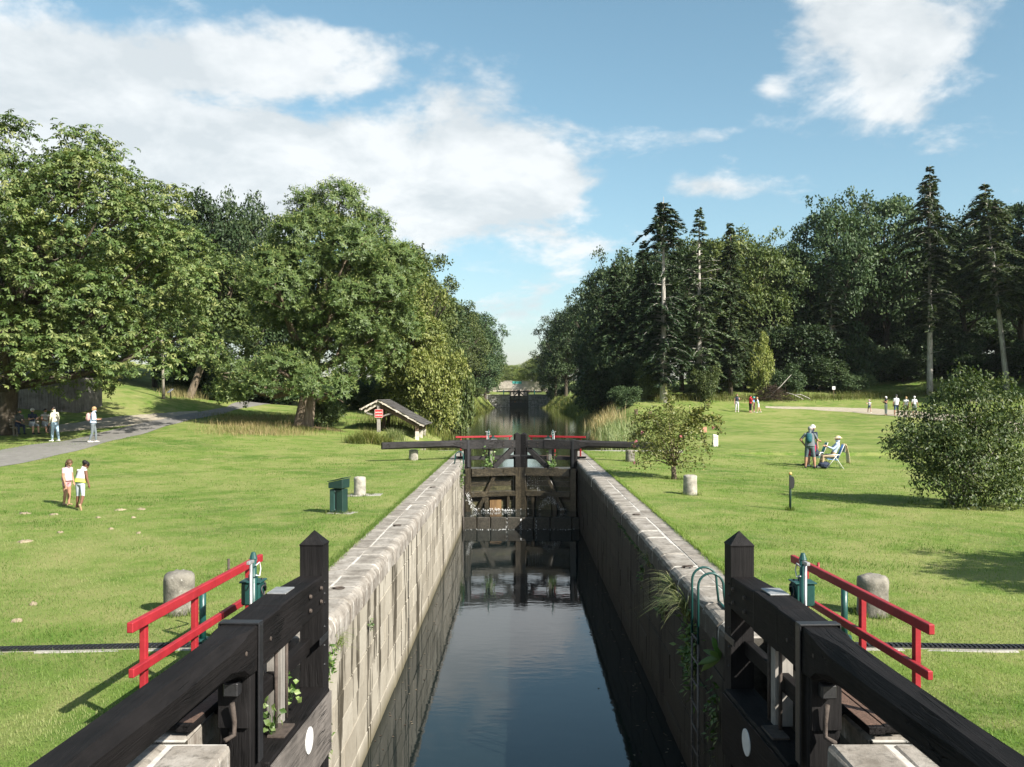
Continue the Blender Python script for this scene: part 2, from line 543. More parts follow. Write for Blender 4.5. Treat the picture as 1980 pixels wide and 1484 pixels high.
def np_mesh(name, V, F, mats, rnd=None, midx=None, smooth=False):
    """mesh straight from arrays; F is (n,3) or (n,4)"""
    V = np.asarray(V, dtype=np.float32)
    F = np.asarray(F, dtype=np.int32)
    me = bpy.data.meshes.new(name)
    k = F.shape[1]
    me.vertices.add(len(V))
    me.vertices.foreach_set('co', V.ravel())
    me.loops.add(F.size)
    me.loops.foreach_set('vertex_index', F.ravel())
    me.polygons.add(len(F))
    me.polygons.foreach_set('loop_start', np.arange(0, F.size, k, dtype=np.int32))
    if midx is not None:
        me.polygons.foreach_set('material_index', np.asarray(midx, dtype=np.int32))
    if smooth:
        me.polygons.foreach_set('use_smooth', np.ones(len(F), dtype=bool))
    for m in (mats if isinstance(mats, (list, tuple)) else [mats]):
        me.materials.append(MATS[m])
    me.update(calc_edges=True)
    if rnd is not None:
        a = me.attributes.new('rnd', 'FLOAT', 'FACE')
        a.data.foreach_set('value', np.asarray(rnd, dtype=np.float32))
    return me


def np_obj(name, V, F, mats, parent=None, **kw):
    return link(bpy.data.objects.new(name, np_mesh(name, V, F, mats, **kw)), parent)


def obj(name, bm, mat, parent=None, bevel=0.0, seg=1, smooth=False, loc=None):
    if bevel > 0:
        bmesh.ops.bevel(bm, geom=list(bm.edges), offset=bevel, segments=seg, affect='EDGES', profile=.6, clamp_overlap=True)
    me = bpy.data.meshes.new(name)
    bm.normal_update()
    bm.to_mesh(me)
    bm.free()
    for m in (mat if isinstance(mat, (list, tuple)) else [mat]):
        me.materials.append(MATS[m])
    if smooth:
        me.polygons.foreach_set('use_smooth', np.ones(len(me.polygons), dtype=bool))
    o = bpy.data.objects.new(name, me)
    if loc is not None:
        o.location = loc
    return link(o, parent)


def box(bm, c0, c1, mtx=None, mi=0):
    """axis box between two corners"""
    x0, y0, z0 = c0
    x1, y1, z1 = c1
    vs = [bm.verts.new(p) for p in ((x0, y0, z0), (x1, y0, z0), (x1, y1, z0), (x0, y1, z0),
                                    (x0, y0, z1), (x1, y0, z1), (x1, y1, z1), (x0, y1, z1))]
    fs = [bm.faces.new([vs[i] for i in q]) for q in ((3, 2, 1, 0), (4, 5, 6, 7), (0, 1, 5, 4), (1, 2, 6, 5), (2, 3, 7, 6), (3, 0, 4, 7))]
    for f in fs:
        f.material_index = mi
    if mtx is not None:
        for v in vs:
            v.co = mtx @ v.co
    return vs


def B(c0, c1):
    bm = bmesh.new()
    lo = [min(a, b) for a, b in zip(c0, c1)]
    hi = [max(a, b) for a, b in zip(c0, c1)]
    box(bm, lo, hi)
    return bm


def bar(bm, p, q, w, h, up=(0, 0, 1)):
    """square bar from p to q, w across, h along 'up'"""
    p, q = Vector(p), Vector(q)
    d = (q - p)
    L = d.length
    d.normalize()
    u = Vector(up)
    s = d.cross(u)
    if s.length < 1e-4:
        s = Vector((1, 0, 0))
    s.normalize()
    u = s.cross(d)
    vs = []
    for t in (0, L):
        for a, b in ((-1, -1), (1, -1), (1, 1), (-1, 1)):
            vs.append(bm.verts.new(p + d * t + s * a * w / 2 + u * b * h / 2))
    for q4 in ((3, 2, 1, 0), (4, 5, 6, 7), (0, 1, 5, 4), (1, 2, 6, 5), (2, 3, 7, 6), (3, 0, 4, 7)):
        bm.faces.new([vs[i] for i in q4])


def Bar(p, q, w, h, up=(0, 0, 1)):
    bm = bmesh.new()
    bar(bm, p, q, w, h, up)
    return bm


def tube_np(P, R, n=8, cap=True):
    """tapered tube along points P with radii R -> V, quads (caps as degenerate fans of quads)"""
    P = np.asarray(P, float)
    R = np.asarray(R, float)
    m = len(P)
    T = np.gradient(P, axis=0)
    T /= np.linalg.norm(T, axis=1)[:, None] + 1e-9
    ref = np.array([0, 0, 1.0]) if abs(T[0][2]) < .9 else np.array([1.0, 0, 0])
    V = []
    u = np.cross(T[0], ref)
    u /= np.linalg.norm(u)
    for i in range(m):
        u = u - T[i] * np.dot(u, T[i])
        u /= np.linalg.norm(u) + 1e-9
        w = np.cross(T[i], u)
        a = np.arange(n) * 2 * math.pi / n
        V.append(P[i] + R[i] * (np.cos(a)[:, None] * u + np.sin(a)[:, None] * w))
    V = np.concatenate(V)
    F = []
    for i in range(m - 1):
        for j in range(n):
            k = (j + 1) % n
            F.append((i * n + j, i * n + k, (i + 1) * n + k, (i + 1) * n + j))
    if cap:
        c0, c1 = len(V), len(V) + 1
        V = np.vstack([V, P[0], P[-1]])
        for j in range(0, n, 2):
            F.append((c0, (j + 2) % n, (j + 1) % n, j))
            b0 = (m - 1) * n
            F.append((c1, b0 + j, b0 + (j + 1) % n, b0 + (j + 2) % n))
    return V, np.array(F, dtype=np.int32)


class NP:
    """collects array pieces"""
    def __init__(s):
        s.V, s.F, s.R, s.M, s.n = [], [], [], [], 0

    def add(s, V, F, rnd=None, mi=0):
        V = np.asarray(V, float)
        F = np.asarray(F, dtype=np.int64)
        s.V.append(V)
        s.F.append(F + s.n)
        s.R.append(np.zeros(len(F)) if rnd is None else np.asarray(rnd, float))
        s.M.append(np.full(len(F), mi))
        s.n += len(V)

    def tube(s, P, R, n=8, mi=0):
        V, F = tube_np(P, R, n)
        s.add(V, F, None, mi)

    def out(s):
        return np.concatenate(s.V), np.concatenate(s.F), np.concatenate(s.R), np.concatenate(s.M)

    def obj(s, name, mats, parent=None, smooth=False, rnd=True):
        V, F, R, Mi = s.out()
        return np_obj(name, V, F, mats, parent, rnd=R if rnd else None, midx=Mi, smooth=smooth)


def tube_obj(name, P, R, mat, parent=None, n=10, smooth=True):
    if isinstance(R, (int, float)):
        R = [R] * len(P)
    V, F = tube_np(P, R, n)
    return np_obj(name, V, F, mat, parent, smooth=smooth)


def lathe(name, prof, mat, parent=None, n=20, loc=None, smooth=True, jitter=0.0, seed=0):
    """profile [(r,z),...] bottom to top"""
    r_ = np.random.default_rng(seed)
    V, F = [], []
    for r, z in prof:
        for j in range(n):
            a = 2 * math.pi * j / n
            rr = r * (1 + jitter * r_.normal())
            V.append((rr * math.cos(a), rr * math.sin(a), z + jitter * .3 * r_.normal() * (r > .01)))
    for i in range(len(prof) - 1):
        for j in range(n):
            k = (j + 1) % n
            F.append((i * n + j, i * n + k, (i + 1) * n + k, (i + 1) * n + j))
    o = np_obj(name, V, F, mat, parent, smooth=smooth)
    if loc is not None:
        o.location = loc
    return o


def copy_tree(o, parent=None):
    c = o.copy()
    COL.objects.link(c)
    c.parent = parent
    for ch in list(o.children):
        copy_tree(ch, c)
    return c


# ------------------------------------------------------------------ terrain
WATER_LOW, WATER_UP = -2.65, -0.36
ANCH = []
for y_, a_ in ((-8, 0), (5, 0), (15, 0), (25, 0), (35, 0), (43, 0)):
    ANCH += [(-3.2, y_, 0), (3.2, y_, 0)]
ANCH += [(-8, 5, -.04), (-8, 15, -.07), (-8, 25, -.07), (-8, 35, 0), (-8, 43, .12), (-11, 22, -.1), (-15, 8, -.1), (-15, 20, -.12),
         (-15, 32, .0), (-14, 42, .36), (-19.1, 41, .57), (-20.6, 36, .12), (-25, 20, -.1), (-25, 34, .1), (-23.6, 46, .36), (-26, 47.5, .44),
         (-20.3, 50, .95), (-22, 65, 1.4), (-24.4, 85, 2.0), (-27.3, 56, 1.55), (-25.6, 65, 2.4), (-13.2, 55, .74), (-10, 50, .38),
         (-8.7, 56, .40), (-12, 70, 1.5), (-11, 95, 2.0), (-12, 130, 2.2), (-12, 200, 2.6), (-40, 60, 3.2), (-40, 90, 5), (-40, 140, 6),
         (-60, 40, 3), (-60, 0, 0), (-100, 100, 8), (-100, 0, 1), (-32, 72, 3.6),
         (8, 5, 0), (8, 15, -.05), (8, 25, -.12), (8, 35, -.18), (8, 43, -.08), (11, 22, -.1), (12.4, 37.6, -.35), (16, 10, -.05),
         (20, 25, -.2), (20, 40, -.3), (25, 60, .1), (12, 52, -.1), (20, 85, 1.1), (32.7, 80, .9), (31, 57, .3), (14, 88, 1.9), (44, 97, 3.0),
         (20, 105, 4), (40, 115, 6), (12, 120, 2.5), (12, 200, 2.6), (60, 100, 6), (60, 60, 2), (60, 20, .5), (100, 100, 9), (100, 0, 2),
         (0, 300, 4), (0, 700, 6), (-150, 700, 12), (150, 700, 12), (-150, 300, 12), (150, 300, 12)]
ANCH = np.array(ANCH, float)


def _tps_k(d2):
    return np.where(d2 > 1e-9, .5 * d2 * np.log(d2 + 1e-12), 0.0)


def _tps_fit(A):
    n = len(A)
    d2 = ((A[:, None, :2] - A[None, :, :2]) ** 2).sum(-1)
    K = np.zeros((n + 3, n + 3))
    K[:n, :n] = _tps_k(d2) + np.eye(n) * 6.0
    K[:n, n:] = np.c_[np.ones(n), A[:, :2]]
    K[n:, :n] = K[:n, n:].T
    return np.linalg.solve(K, np.r_[A[:, 2], 0, 0, 0])


TPS = _tps_fit(ANCH)
_sy = np.array([44, 50, 56, 62, 70, 90, 130, 180, 227, 2000], float)
SHORE_L = np.array([5.6, 5.8, 5.6, 5.4, 6.2, 6.9, 7.6, 7.4, 6.0, 6.0])
SHORE_R = np.array([5.2, 5.8, 6.3, 6.6, 7.0, 7.8, 8.8, 8.2, 6.0, 6.0])


def smooth01(t):
    t = np.clip(t, 0, 1)
    return t * t * (3 - 2 * t)


def hz(X, Y):
    X = np.atleast_1d(np.asarray(X, float))
    Y = np.atleast_1d(np.asarray(Y, float))
    X, Y = np.broadcast_arrays(X, Y)
    P = np.stack([X.ravel(), Y.ravel()], 1)
    n = len(ANCH)
    out = np.empty(len(P))
    for i in range(0, len(P), 20000):
        p = P[i:i + 20000]
        d2 = ((p[:, None, :] - ANCH[None, :, :2]) ** 2).sum(-1)
        out[i:i + 20000] = _tps_k(d2) @ TPS[:n] + TPS[n] + p @ TPS[n + 1:]
    x, y = P[:, 0], P[:, 1]
    out += .018 * np.sin(x * 1.3 + .6 * np.sin(y * .9)) * np.sin(y * 1.1 + x * .35) * smooth01((np.abs(x) - 3.6) / 1.5)
    # beside the lock the ground is level with the coping
    lock = 1 - smooth01((np.abs(x) - 3.3) / 1.8)
    lock = np.where(y < 44.2, lock, 0)
    out = out * (1 - lock) + .012 * lock
    # banks of the upper pool
    sh = np.where(x < 0, np.interp(y, _sy, SHORE_L), np.interp(y, _sy, SHORE_R))
    d = np.abs(x) - sh
    bank = np.where(d < 0, WATER_UP + .45 * d, WATER_UP + .10 + .18 * d)
    t = smooth01(d / 3.2)
    pool = bank * (1 - t) + np.maximum(out, WATER_UP + .25) * t
    w = ((y > 44.2) & (y < 227)).astype(float)
    out = out * (1 - w) + pool * w
    return out


def h1(x, y):
    return float(hz(x, y)[0])


def ground_at(px, py, y0=5.0, y1=160.0):
    """where the ray of a photo pixel meets the ground"""
    Y = np.linspace(y0, y1, 900)
    X = CAMX + (px - PXC) * Y / FPX
    Z = CAMZ - (py - PYH) * Y / FPX
    d = Z - hz(X, Y)
    i = np.argmax(d < 0)
    if d[i] >= 0:
        i = len(Y) - 1
    j = max(i - 1, 0)
    t = d[j] / (d[j] - d[i] + 1e-9)
    y = Y[j] + (Y[i] - Y[j]) * t
    x = CAMX + (px - PXC) * y / FPX
    return Vector((x, y, h1(x, y)))


def build_ground():
    rows = np.concatenate([np.arange(-8, 44, .35), [44.0, 44.19, 44.22], np.arange(44.8, 64, .6), np.arange(64, 132, 1.5), [135, 142, 150, 160, 172, 185, 200, 214, 226.9, 227.2, 235, 250, 280, 320, 380, 460, 600, 900, 1500]])
    off = np.concatenate([np.arange(0, 3, .18), np.arange(3, 36, .75), 36 * 1.12 ** np.arange(0, 32)])
    off = off - off[0]
    V, F = [], []
    base = 0
    rr = np.random.default_rng(5)
    jit = rr.normal(0, .035, len(rows) * 2)
    for side in (-1, 1):
        for i, y in enumerate(rows):
            if y < 44.2:
                x0 = 3.08 + .04 * math.sin(y * 1.7 + side) + .025 * math.sin(y * 4.1) + .5 * jit[i + (side > 0) * len(rows)]
            elif y < 227:
                x0 = float(np.interp(y, _sy, SHORE_L if side < 0 else SHORE_R)) - 2.2
            else:
                x0 = 2.4
            X = side * (x0 + off)
            V.append(np.c_[X, np.full(len(X), y), hz(X, np.full(len(X), y))])
        nc = len(off)
        for i in range(len(rows) - 1):
            a = base + i * nc
            for j in range(nc - 1):
                q = (a + j, a + j + 1, a + nc + j + 1, a + nc + j)
                F.append(q if side > 0 else q[::-1])
        base += nc * len(rows)
    o = np_obj('ground', np.concatenate(V), F, 'lawn', smooth=True)
    tag(o, 'mown lawn and meadow ground on both banks of the lock', kind='structure')


def ribbon(name, left, right, mat, label, lift=.03, n=60, kind='structure'):
    """sheet between two edge polylines (lists of ground points), draped on the terrain"""
    def res(P):
        P = np.array([(p[0], p[1]) for p in P], float)
        s = np.r_[0, np.cumsum(np.linalg.norm(np.diff(P, axis=0), axis=1))]
        t = np.linspace(0, s[-1], n)
        return np.c_[np.interp(t, s, P[:, 0]), np.interp(t, s, P[:, 1])]
    A, Bq = res(left), res(right)
    m = 9
    V = []
    rr = np.random.default_rng(len(name))
    for i in range(n):
        for j in range(m):
            t = j / (m - 1)
            p = A[i] * (1 - t) + Bq[i] * t
            if j in (0, m - 1):
                d = (Bq[i] - A[i])
                p = p + d / np.linalg.norm(d) * rr.normal(0, .06)
            V.append((p[0], p[1], h1(p[0], p[1]) + (lift if 0 < j < m - 1 else lift * .35)))
    F = [(i * m + j, i * m + j + 1, (i + 1) * m + j + 1, (i + 1) * m + j) for i in range(n - 1) for j in range(m - 1)]
    o = np_obj(name, V, F, mat, smooth=True)
    return tag(o, label, kind=kind)


def sheet(name, x0, x1, y0, y1, z, mat, label, nx=2, ny=2):
    xs, ys = np.linspace(x0, x1, nx), np.linspace(y0, y1, ny)
    V = [(x, y, z) for y in ys for x in xs]
    F = [(j * nx + i, j * nx + i + 1, (j + 1) * nx + i + 1, (j + 1) * nx + i) for j in range(ny - 1) for i in range(nx - 1)]
    return tag(np_obj(name, V, F, mat), label, kind='structure')


def build_setting():
    build_ground()
    sheet('water', -2.9, 2.9, -12, 37.5, WATER_LOW, 'chamber_water', 'still dark water lying low in the lock chamber')
    sheet('water', -12, 12, 38.75, 232, WATER_UP, 'pool_water', 'dark upper pool water between wooded banks')
    lo = [ground_at(*p) for p in ((-60, 914), (0, 903), (60, 893), (120, 878), (185, 863), (240, 848), (300, 832), (380, 810), (440, 797), (505, 784))]
    up = [ground_at(*p) for p in ((-60, 880), (0, 871), (90, 857), (160, 846), (230, 829), (290, 815), (380, 797), (440, 787), (500, 776))]
    lo += [Vector((lo[-1].x - 2.0, lo[-1].y + 14, 0))]
    up += [Vector((up[-1].x - 2.0, up[-1].y + 14, 0))]
    ribbon('path', up, lo, 'asphalt_path', 'pale grey asphalt path climbing past the chestnut trees')
    g0 = [ground_at(*p) for p in ((90, 838), (150, 833), (200, 828), (260, 822), (330, 812), (385, 798))]
    g1 = [ground_at(*p) for p in ((90, 824), (150, 818), (190, 810), (250, 804), (320, 799), (380, 795))]
    ribbon('side_path', g1, g0, 'gravel_path', 'worn gravel track joining the asphalt path by the bench', lift=.022)
    c0 = [ground_at(*p) for p in ((1480, 789), (1560, 792), (1640, 797), (1700, 803), (1780, 809), (1880, 822), (1990, 842), (2120, 870))]
    c1 = [ground_at(*p) for p in ((1480, 786), (1560, 787), (1640, 789), (1700, 791), (1780, 796), (1880, 806), (1990, 820), (2120, 840))]
    ribbon('gravel_walk', c1, c0, 'gravel_path', 'pale gravel walk crossing the right hand meadow')
    t0 = [Vector((29.5, 99)), Vector((33.5, 104)), Vector((35.5, 110)), Vector((34, 118))]
    t1 = [Vector((p.x + 1.3, p.y)) for p in t0]
    ribbon('dirt_track', [Vector((p.x, p.y)) for p in t0], t1, 'leaf_litter', 'bare earth track climbing into the dark wood')


build_setting()


# ------------------------------------------------------------------ lock chamber walls
def stone_mesh(nm, lx, ly, lz, rnd_=.02, seed=0, seg=1):
    """a block centred at the origin with worn edges"""
    bm = bmesh.new()
    box(bm, (-lx / 2, -ly / 2, -lz / 2), (lx / 2, ly / 2, lz / 2))
    bmesh.ops.bevel(bm, geom=list(bm.edges), offset=rnd_, segments=seg, affect='EDGES', profile=.5, clamp_overlap=True)
    r = random.Random(seed)
    for v in bm.verts:
        v.co += Vector((r.uniform(-1, 1), r.uniform(-1, 1), r.uniform(-1, 1))) * rnd_ * .22
    return bm


def coping_profile_mesh(ly, w, th, seed, edge=.13):
    """coping stone: rounded on the chamber edge (+x side is the chamber), length ly along y, top at z=0"""
    r = random.Random(seed)
    prof = [(-w, -th), (-w, 0.0)]
    for k in range(5):
        a = math.radians(90 - 22.5 * k)
        prof.append((-edge + edge * math.cos(a), -edge + edge * math.sin(a)))
    prof += [(0, -th)]
    bm = bmesh.new()
    rings = []
    for t, ins in ((-ly / 2, .014), (-ly / 2 + .025, 0), (-ly / 6, -.002), (ly / 6, .001), (ly / 2 - .025, 0), (ly / 2, .014)):
        ring = []
        for i, (x, z) in enumerate(prof):
            ring.append(bm.verts.new((x - (ins if i > 0 else -ins) + r.uniform(-.007, .004), t + r.uniform(-.004, .004), z - ins + r.uniform(-.007, .004))))
        rings.append(ring)
    n = len(prof)
    for a, b in zip(rings[:-1], rings[1:]):
        for i in range(n):
            k = (i + 1) % n
            bm.faces.new((a[i], a[k], b[k], b[i]))
    bm.faces.new(rings[0][::-1])
    bm.faces.new(rings[-1])
    bmesh.ops.recalc_face_normals(bm, faces=bm.faces)
    return bm


def build_lock_wall(side):
    rr = random.Random(31 + side)
    nm = 'lock_wall'
    lab = ('sunlit buff stone lock wall with dark drip stains and mortar jointed coping' if side < 0 else
           'shaded lock wall with weeds and ladder under mortar jointed coping')
    W = thing(nm, lab, 'lock wall', (side * 2.35, 10.1, 0))
    XF = 2.35
    # mortar backing, 14 mm behind the block faces, and lime bed under the coping joints
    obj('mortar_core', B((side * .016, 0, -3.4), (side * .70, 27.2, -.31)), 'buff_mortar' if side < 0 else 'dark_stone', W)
    bm = bmesh.new()
    box(bm, *([(min(side * .36, side * .84), 0.0, -.30), (max(side * .36, side * .84), 33.9, -.008)]))
    obj('joint_mortar', bm, 'lime_mortar', W)
    # coping: a wide chamber row and a narrow back row
    y = 0.0
    i = 0
    while y < 26.9:
        ly = min(rr.uniform(.72, 1.12), 27.0 - y)
        bm = coping_profile_mesh(ly - .030, rr.uniform(.418, .440), .32, i * 7 + side)
        if side > 0:
            bmesh.ops.scale(bm, vec=(-1, 1, 1), verts=bm.verts)
            bmesh.ops.reverse_faces(bm, faces=bm.faces)
        o = obj('coping_stone', bm, 'coping_granite' if side < 0 else 'shade_tint_coping', W, smooth=False)
        o.location = (-side * (.038 + rr.uniform(0, .026)), y + ly / 2, rr.uniform(-.006, .007))
        o.rotation_euler = (rr.uniform(-.006, .006), rr.uniform(-.008, .008), rr.uniform(-.006, .006))
        bj = coping_profile_mesh(.06, .42, .31, 5, .13)
        if side > 0:
            bmesh.ops.scale(bj, vec=(-1, 1, 1), verts=bj.verts)
            bmesh.ops.reverse_faces(bj, faces=bj.faces)
        jo = obj('joint', bj, 'lime_mortar', W)
        jo.location = (-side * .040, y + ly, -.003)
        y += ly
        i += 1
    y = -.0
    while y < 33.8:
        ly = min(rr.uniform(.7, 1.2), 33.9 - y)
        x0 = .400
        bm = stone_mesh('c', .46, ly - .034, .25, .010, i)
        o = obj('coping_stone', bm, 'coping_granite', W)
        o.location = (side * (x0 + .23 + rr.uniform(-.009, .014)), y + ly / 2, -.126 + rr.uniform(-.003, .003))
        y += ly
        i += 1
    # chamber face: ashlar courses
    z = -.33
    hs = [.34, .44, .36, .40, .46, .34, .42, .36]
    lib = {}
    for ci, h in enumerate(hs):
        if z < -3.0:
            break
        y = -rr.uniform(.0, .6)
        while y < 27.0:
            ly = rr.choice([.62, .84, 1.05, 1.3, 1.62, 1.9])
            a, b2 = max(y, .0), min(y + ly, 27.05)
            if b2 - a > .12:
                key = (round(b2 - a, 2), ci)
                if key not in lib:
                    bm = stone_mesh('s', .24, (b2 - a) - .008, h - .009, .008, len(lib))
                    me = bpy.data.meshes.new('wall_stone')
                    bm.to_mesh(me)
                    bm.free()
                    me.materials.append(MATS['wall_granite' if side < 0 else 'shade_damp_granite'])
                    lib[key] = me
                o = link(bpy.data.objects.new('wall_stone', lib[key]), W)
                o.location = (side * (.12 + rr.uniform(-.008, .008)), (a + b2) / 2, z - h / 2 + rr.uniform(-.002, .002))
            y += ly
        z -= h
    # vertical expansion slots show as dark chases
    for yy in (8.5, 16.2, 22.6) if side < 0 else (9.6, 18.0):
        obj('chase', B((side * -.006, yy, -2.9), (side * .06, yy + .035, -.34)), 'black_iron', W)
    # recess and lock tail below the open gate
    W2 = thing('lock_tail', 'worn stone quoins of the lock tail beside the open gate on the %s bank' % ('bin' if side < 0 else 'big shrub'), 'lock wall', (side * 2.35, 10.1, 0))
    x_in = .34
    obj('recess_wall', B((side * x_in, -3.05, -3.4), (side * 1.0, -.002, -.002 - .02)), 'dark_stone', W2)
    y = -3.0
    while y < -.1:
        ly = min(rr.uniform(.7, 1.0), -y)
        o = obj('coping_stone', stone_mesh('q', .42, ly - .03, .24, .03, i), 'coping_granite', W2)
        o.location = (side * (x_in + .205), y + ly / 2, -.118)
        y += ly
        i += 1
    obj('joint_mortar', B((side * (x_in + .01), -3.0, -.2), (side * .82, 0, -.013)), 'lime_mortar', W2)
    # quoin and tail wall nearer the bridge
    y = -3.06
    while y > -9.5:
        ly = rr.uniform(.9, 1.2)
        for (xa, xb) in ((-.04, .42), (.44, .86)):
            bm = stone_mesh('q', xb - xa, ly - .03, .36, .045, i, 2)
            o = obj('quoin_stone', bm, 'coping_granite', W2)
            o.location = (side * (xa + xb) / 2, y - ly / 2, -.178 + rr.uniform(-.004, .004))
            i += 1
        y -= ly
    obj('joint_mortar', B((side * .0, -9.6, -.34), (side * .80, -3.07, -.012)), 'lime_mortar', W2)
    zc = -.38
    while zc > -3.2:
        y = -3.06
        while y > -9.0:
            ly = rr.uniform(.9, 1.4)
            o = obj('wall_stone', stone_mesh('q', .5, ly - .014, .386, .012, i), 'wall_granite' if side < 0 else 'shade_damp_granite', W2)
            o.location = (side * (.25 + rr.uniform(-.004, .004)), y - ly / 2, zc - .2)
            y -= ly
            i += 1
        zc -= .40
    # lock head beyond the chamber, up to the quay edge
    H = thing('lock_entrance', 'stone lock entrance with pale quay edge on the %s side of the closed gates' % ('wash house' if side < 0 else 'reed bed'), 'lock wall', (side * 2.35, 37.3, 0))
    y = 0.0
    k = 0
    while y < 6.6:
        ly = min(rr.uniform(.8, 1.2), 6.7 - y)
        o = obj('coping_stone', stone_mesh('h', .40, ly - .025, .30, .02, k), 'coping_granite', H)
        o.location = (side * (.20 + (.14 if y > .7 else 0)), y + ly / 2, -.149)
        y += ly
        k += 1
    obj('head_wall', B((side * .16, .003, -3.0), (side * .7, 6.68, -.305)), 'wall_granite' if side < 0 else 'shade_damp_granite', H)
    x = .0
    while x < 4.4:
        lx = rr.uniform(.8, 1.1)
        o = obj('coping_stone', stone_mesh('h', lx - .02, .42, .28, .02, k), 'concrete', H)
        o.location = (side * (.72 + .2 + x + lx / 2 - .2), 6.92, -.13)
        x += lx
        k += 1
    obj('quay_wall', B((side * .72, 6.75, -2.0), (side * (.72 + x), 7.08, -.275)), 'dark_stone', H)
    return W


build_lock_wall(-1)
build_lock_wall(1)


def build_sill():
    S = thing('lock_sill', 'dark dripping stone sill step below the closed gates', 'sill', (0, 36.2, 0))
    x = -2.36
    k = 0
    rr = random.Random(4)
    while x < 2.3:
        lx = min(rr.uniform(.5, .9), 2.36 - x)
        o = obj('sill_stone', stone_mesh('s', lx - .01, .9, .86, .035, k), 'dark_stone', S)
        o.location = (x + lx / 2, .45, -2.60)
        x += lx
        k += 1
    obj('sill_bed', B((-2.5, .9, -3.4), (2.5, 2.6, -2.22)), 'dark_stone', S)
    o = sheet('water', -2.36, 2.36, 36.22, 38.7, -2.155, 'chamber_water', 'thin sheet of water running over the sill')


build_sill()

# ------------------------------------------------------------------ lock gates
def loft_beam(secs, sv):
    """squared log lofted along u: (u, v0, v1, z0, z1, chamfer)"""
    bm = bmesh.new()
    rings = []
    r = random.Random(9)
    for (u, v0, v1, z0, z1, c) in secs:
        pts = [(v0 + c, z0), (v1 - c, z0), (v1, z0 + c), (v1, z1 - c), (v1 - c, z1), (v0 + c, z1), (v0, z1 - c), (v0, z0 + c)]
        rings.append([bm.verts.new((u, sv * v + r.uniform(-.004, .004), z + r.uniform(-.004, .004))) for v, z in pts])
    for a, b in zip(rings[:-1], rings[1:]):
        for i in range(8):
            k = (i + 1) % 8
            bm.faces.new((a[i], a[k], b[k], b[i]))
    bm.faces.new(rings[0])
    bm.faces.new(rings[-1][::-1])
    bmesh.ops.recalc_face_normals(bm, faces=bm.faces)
    return bm


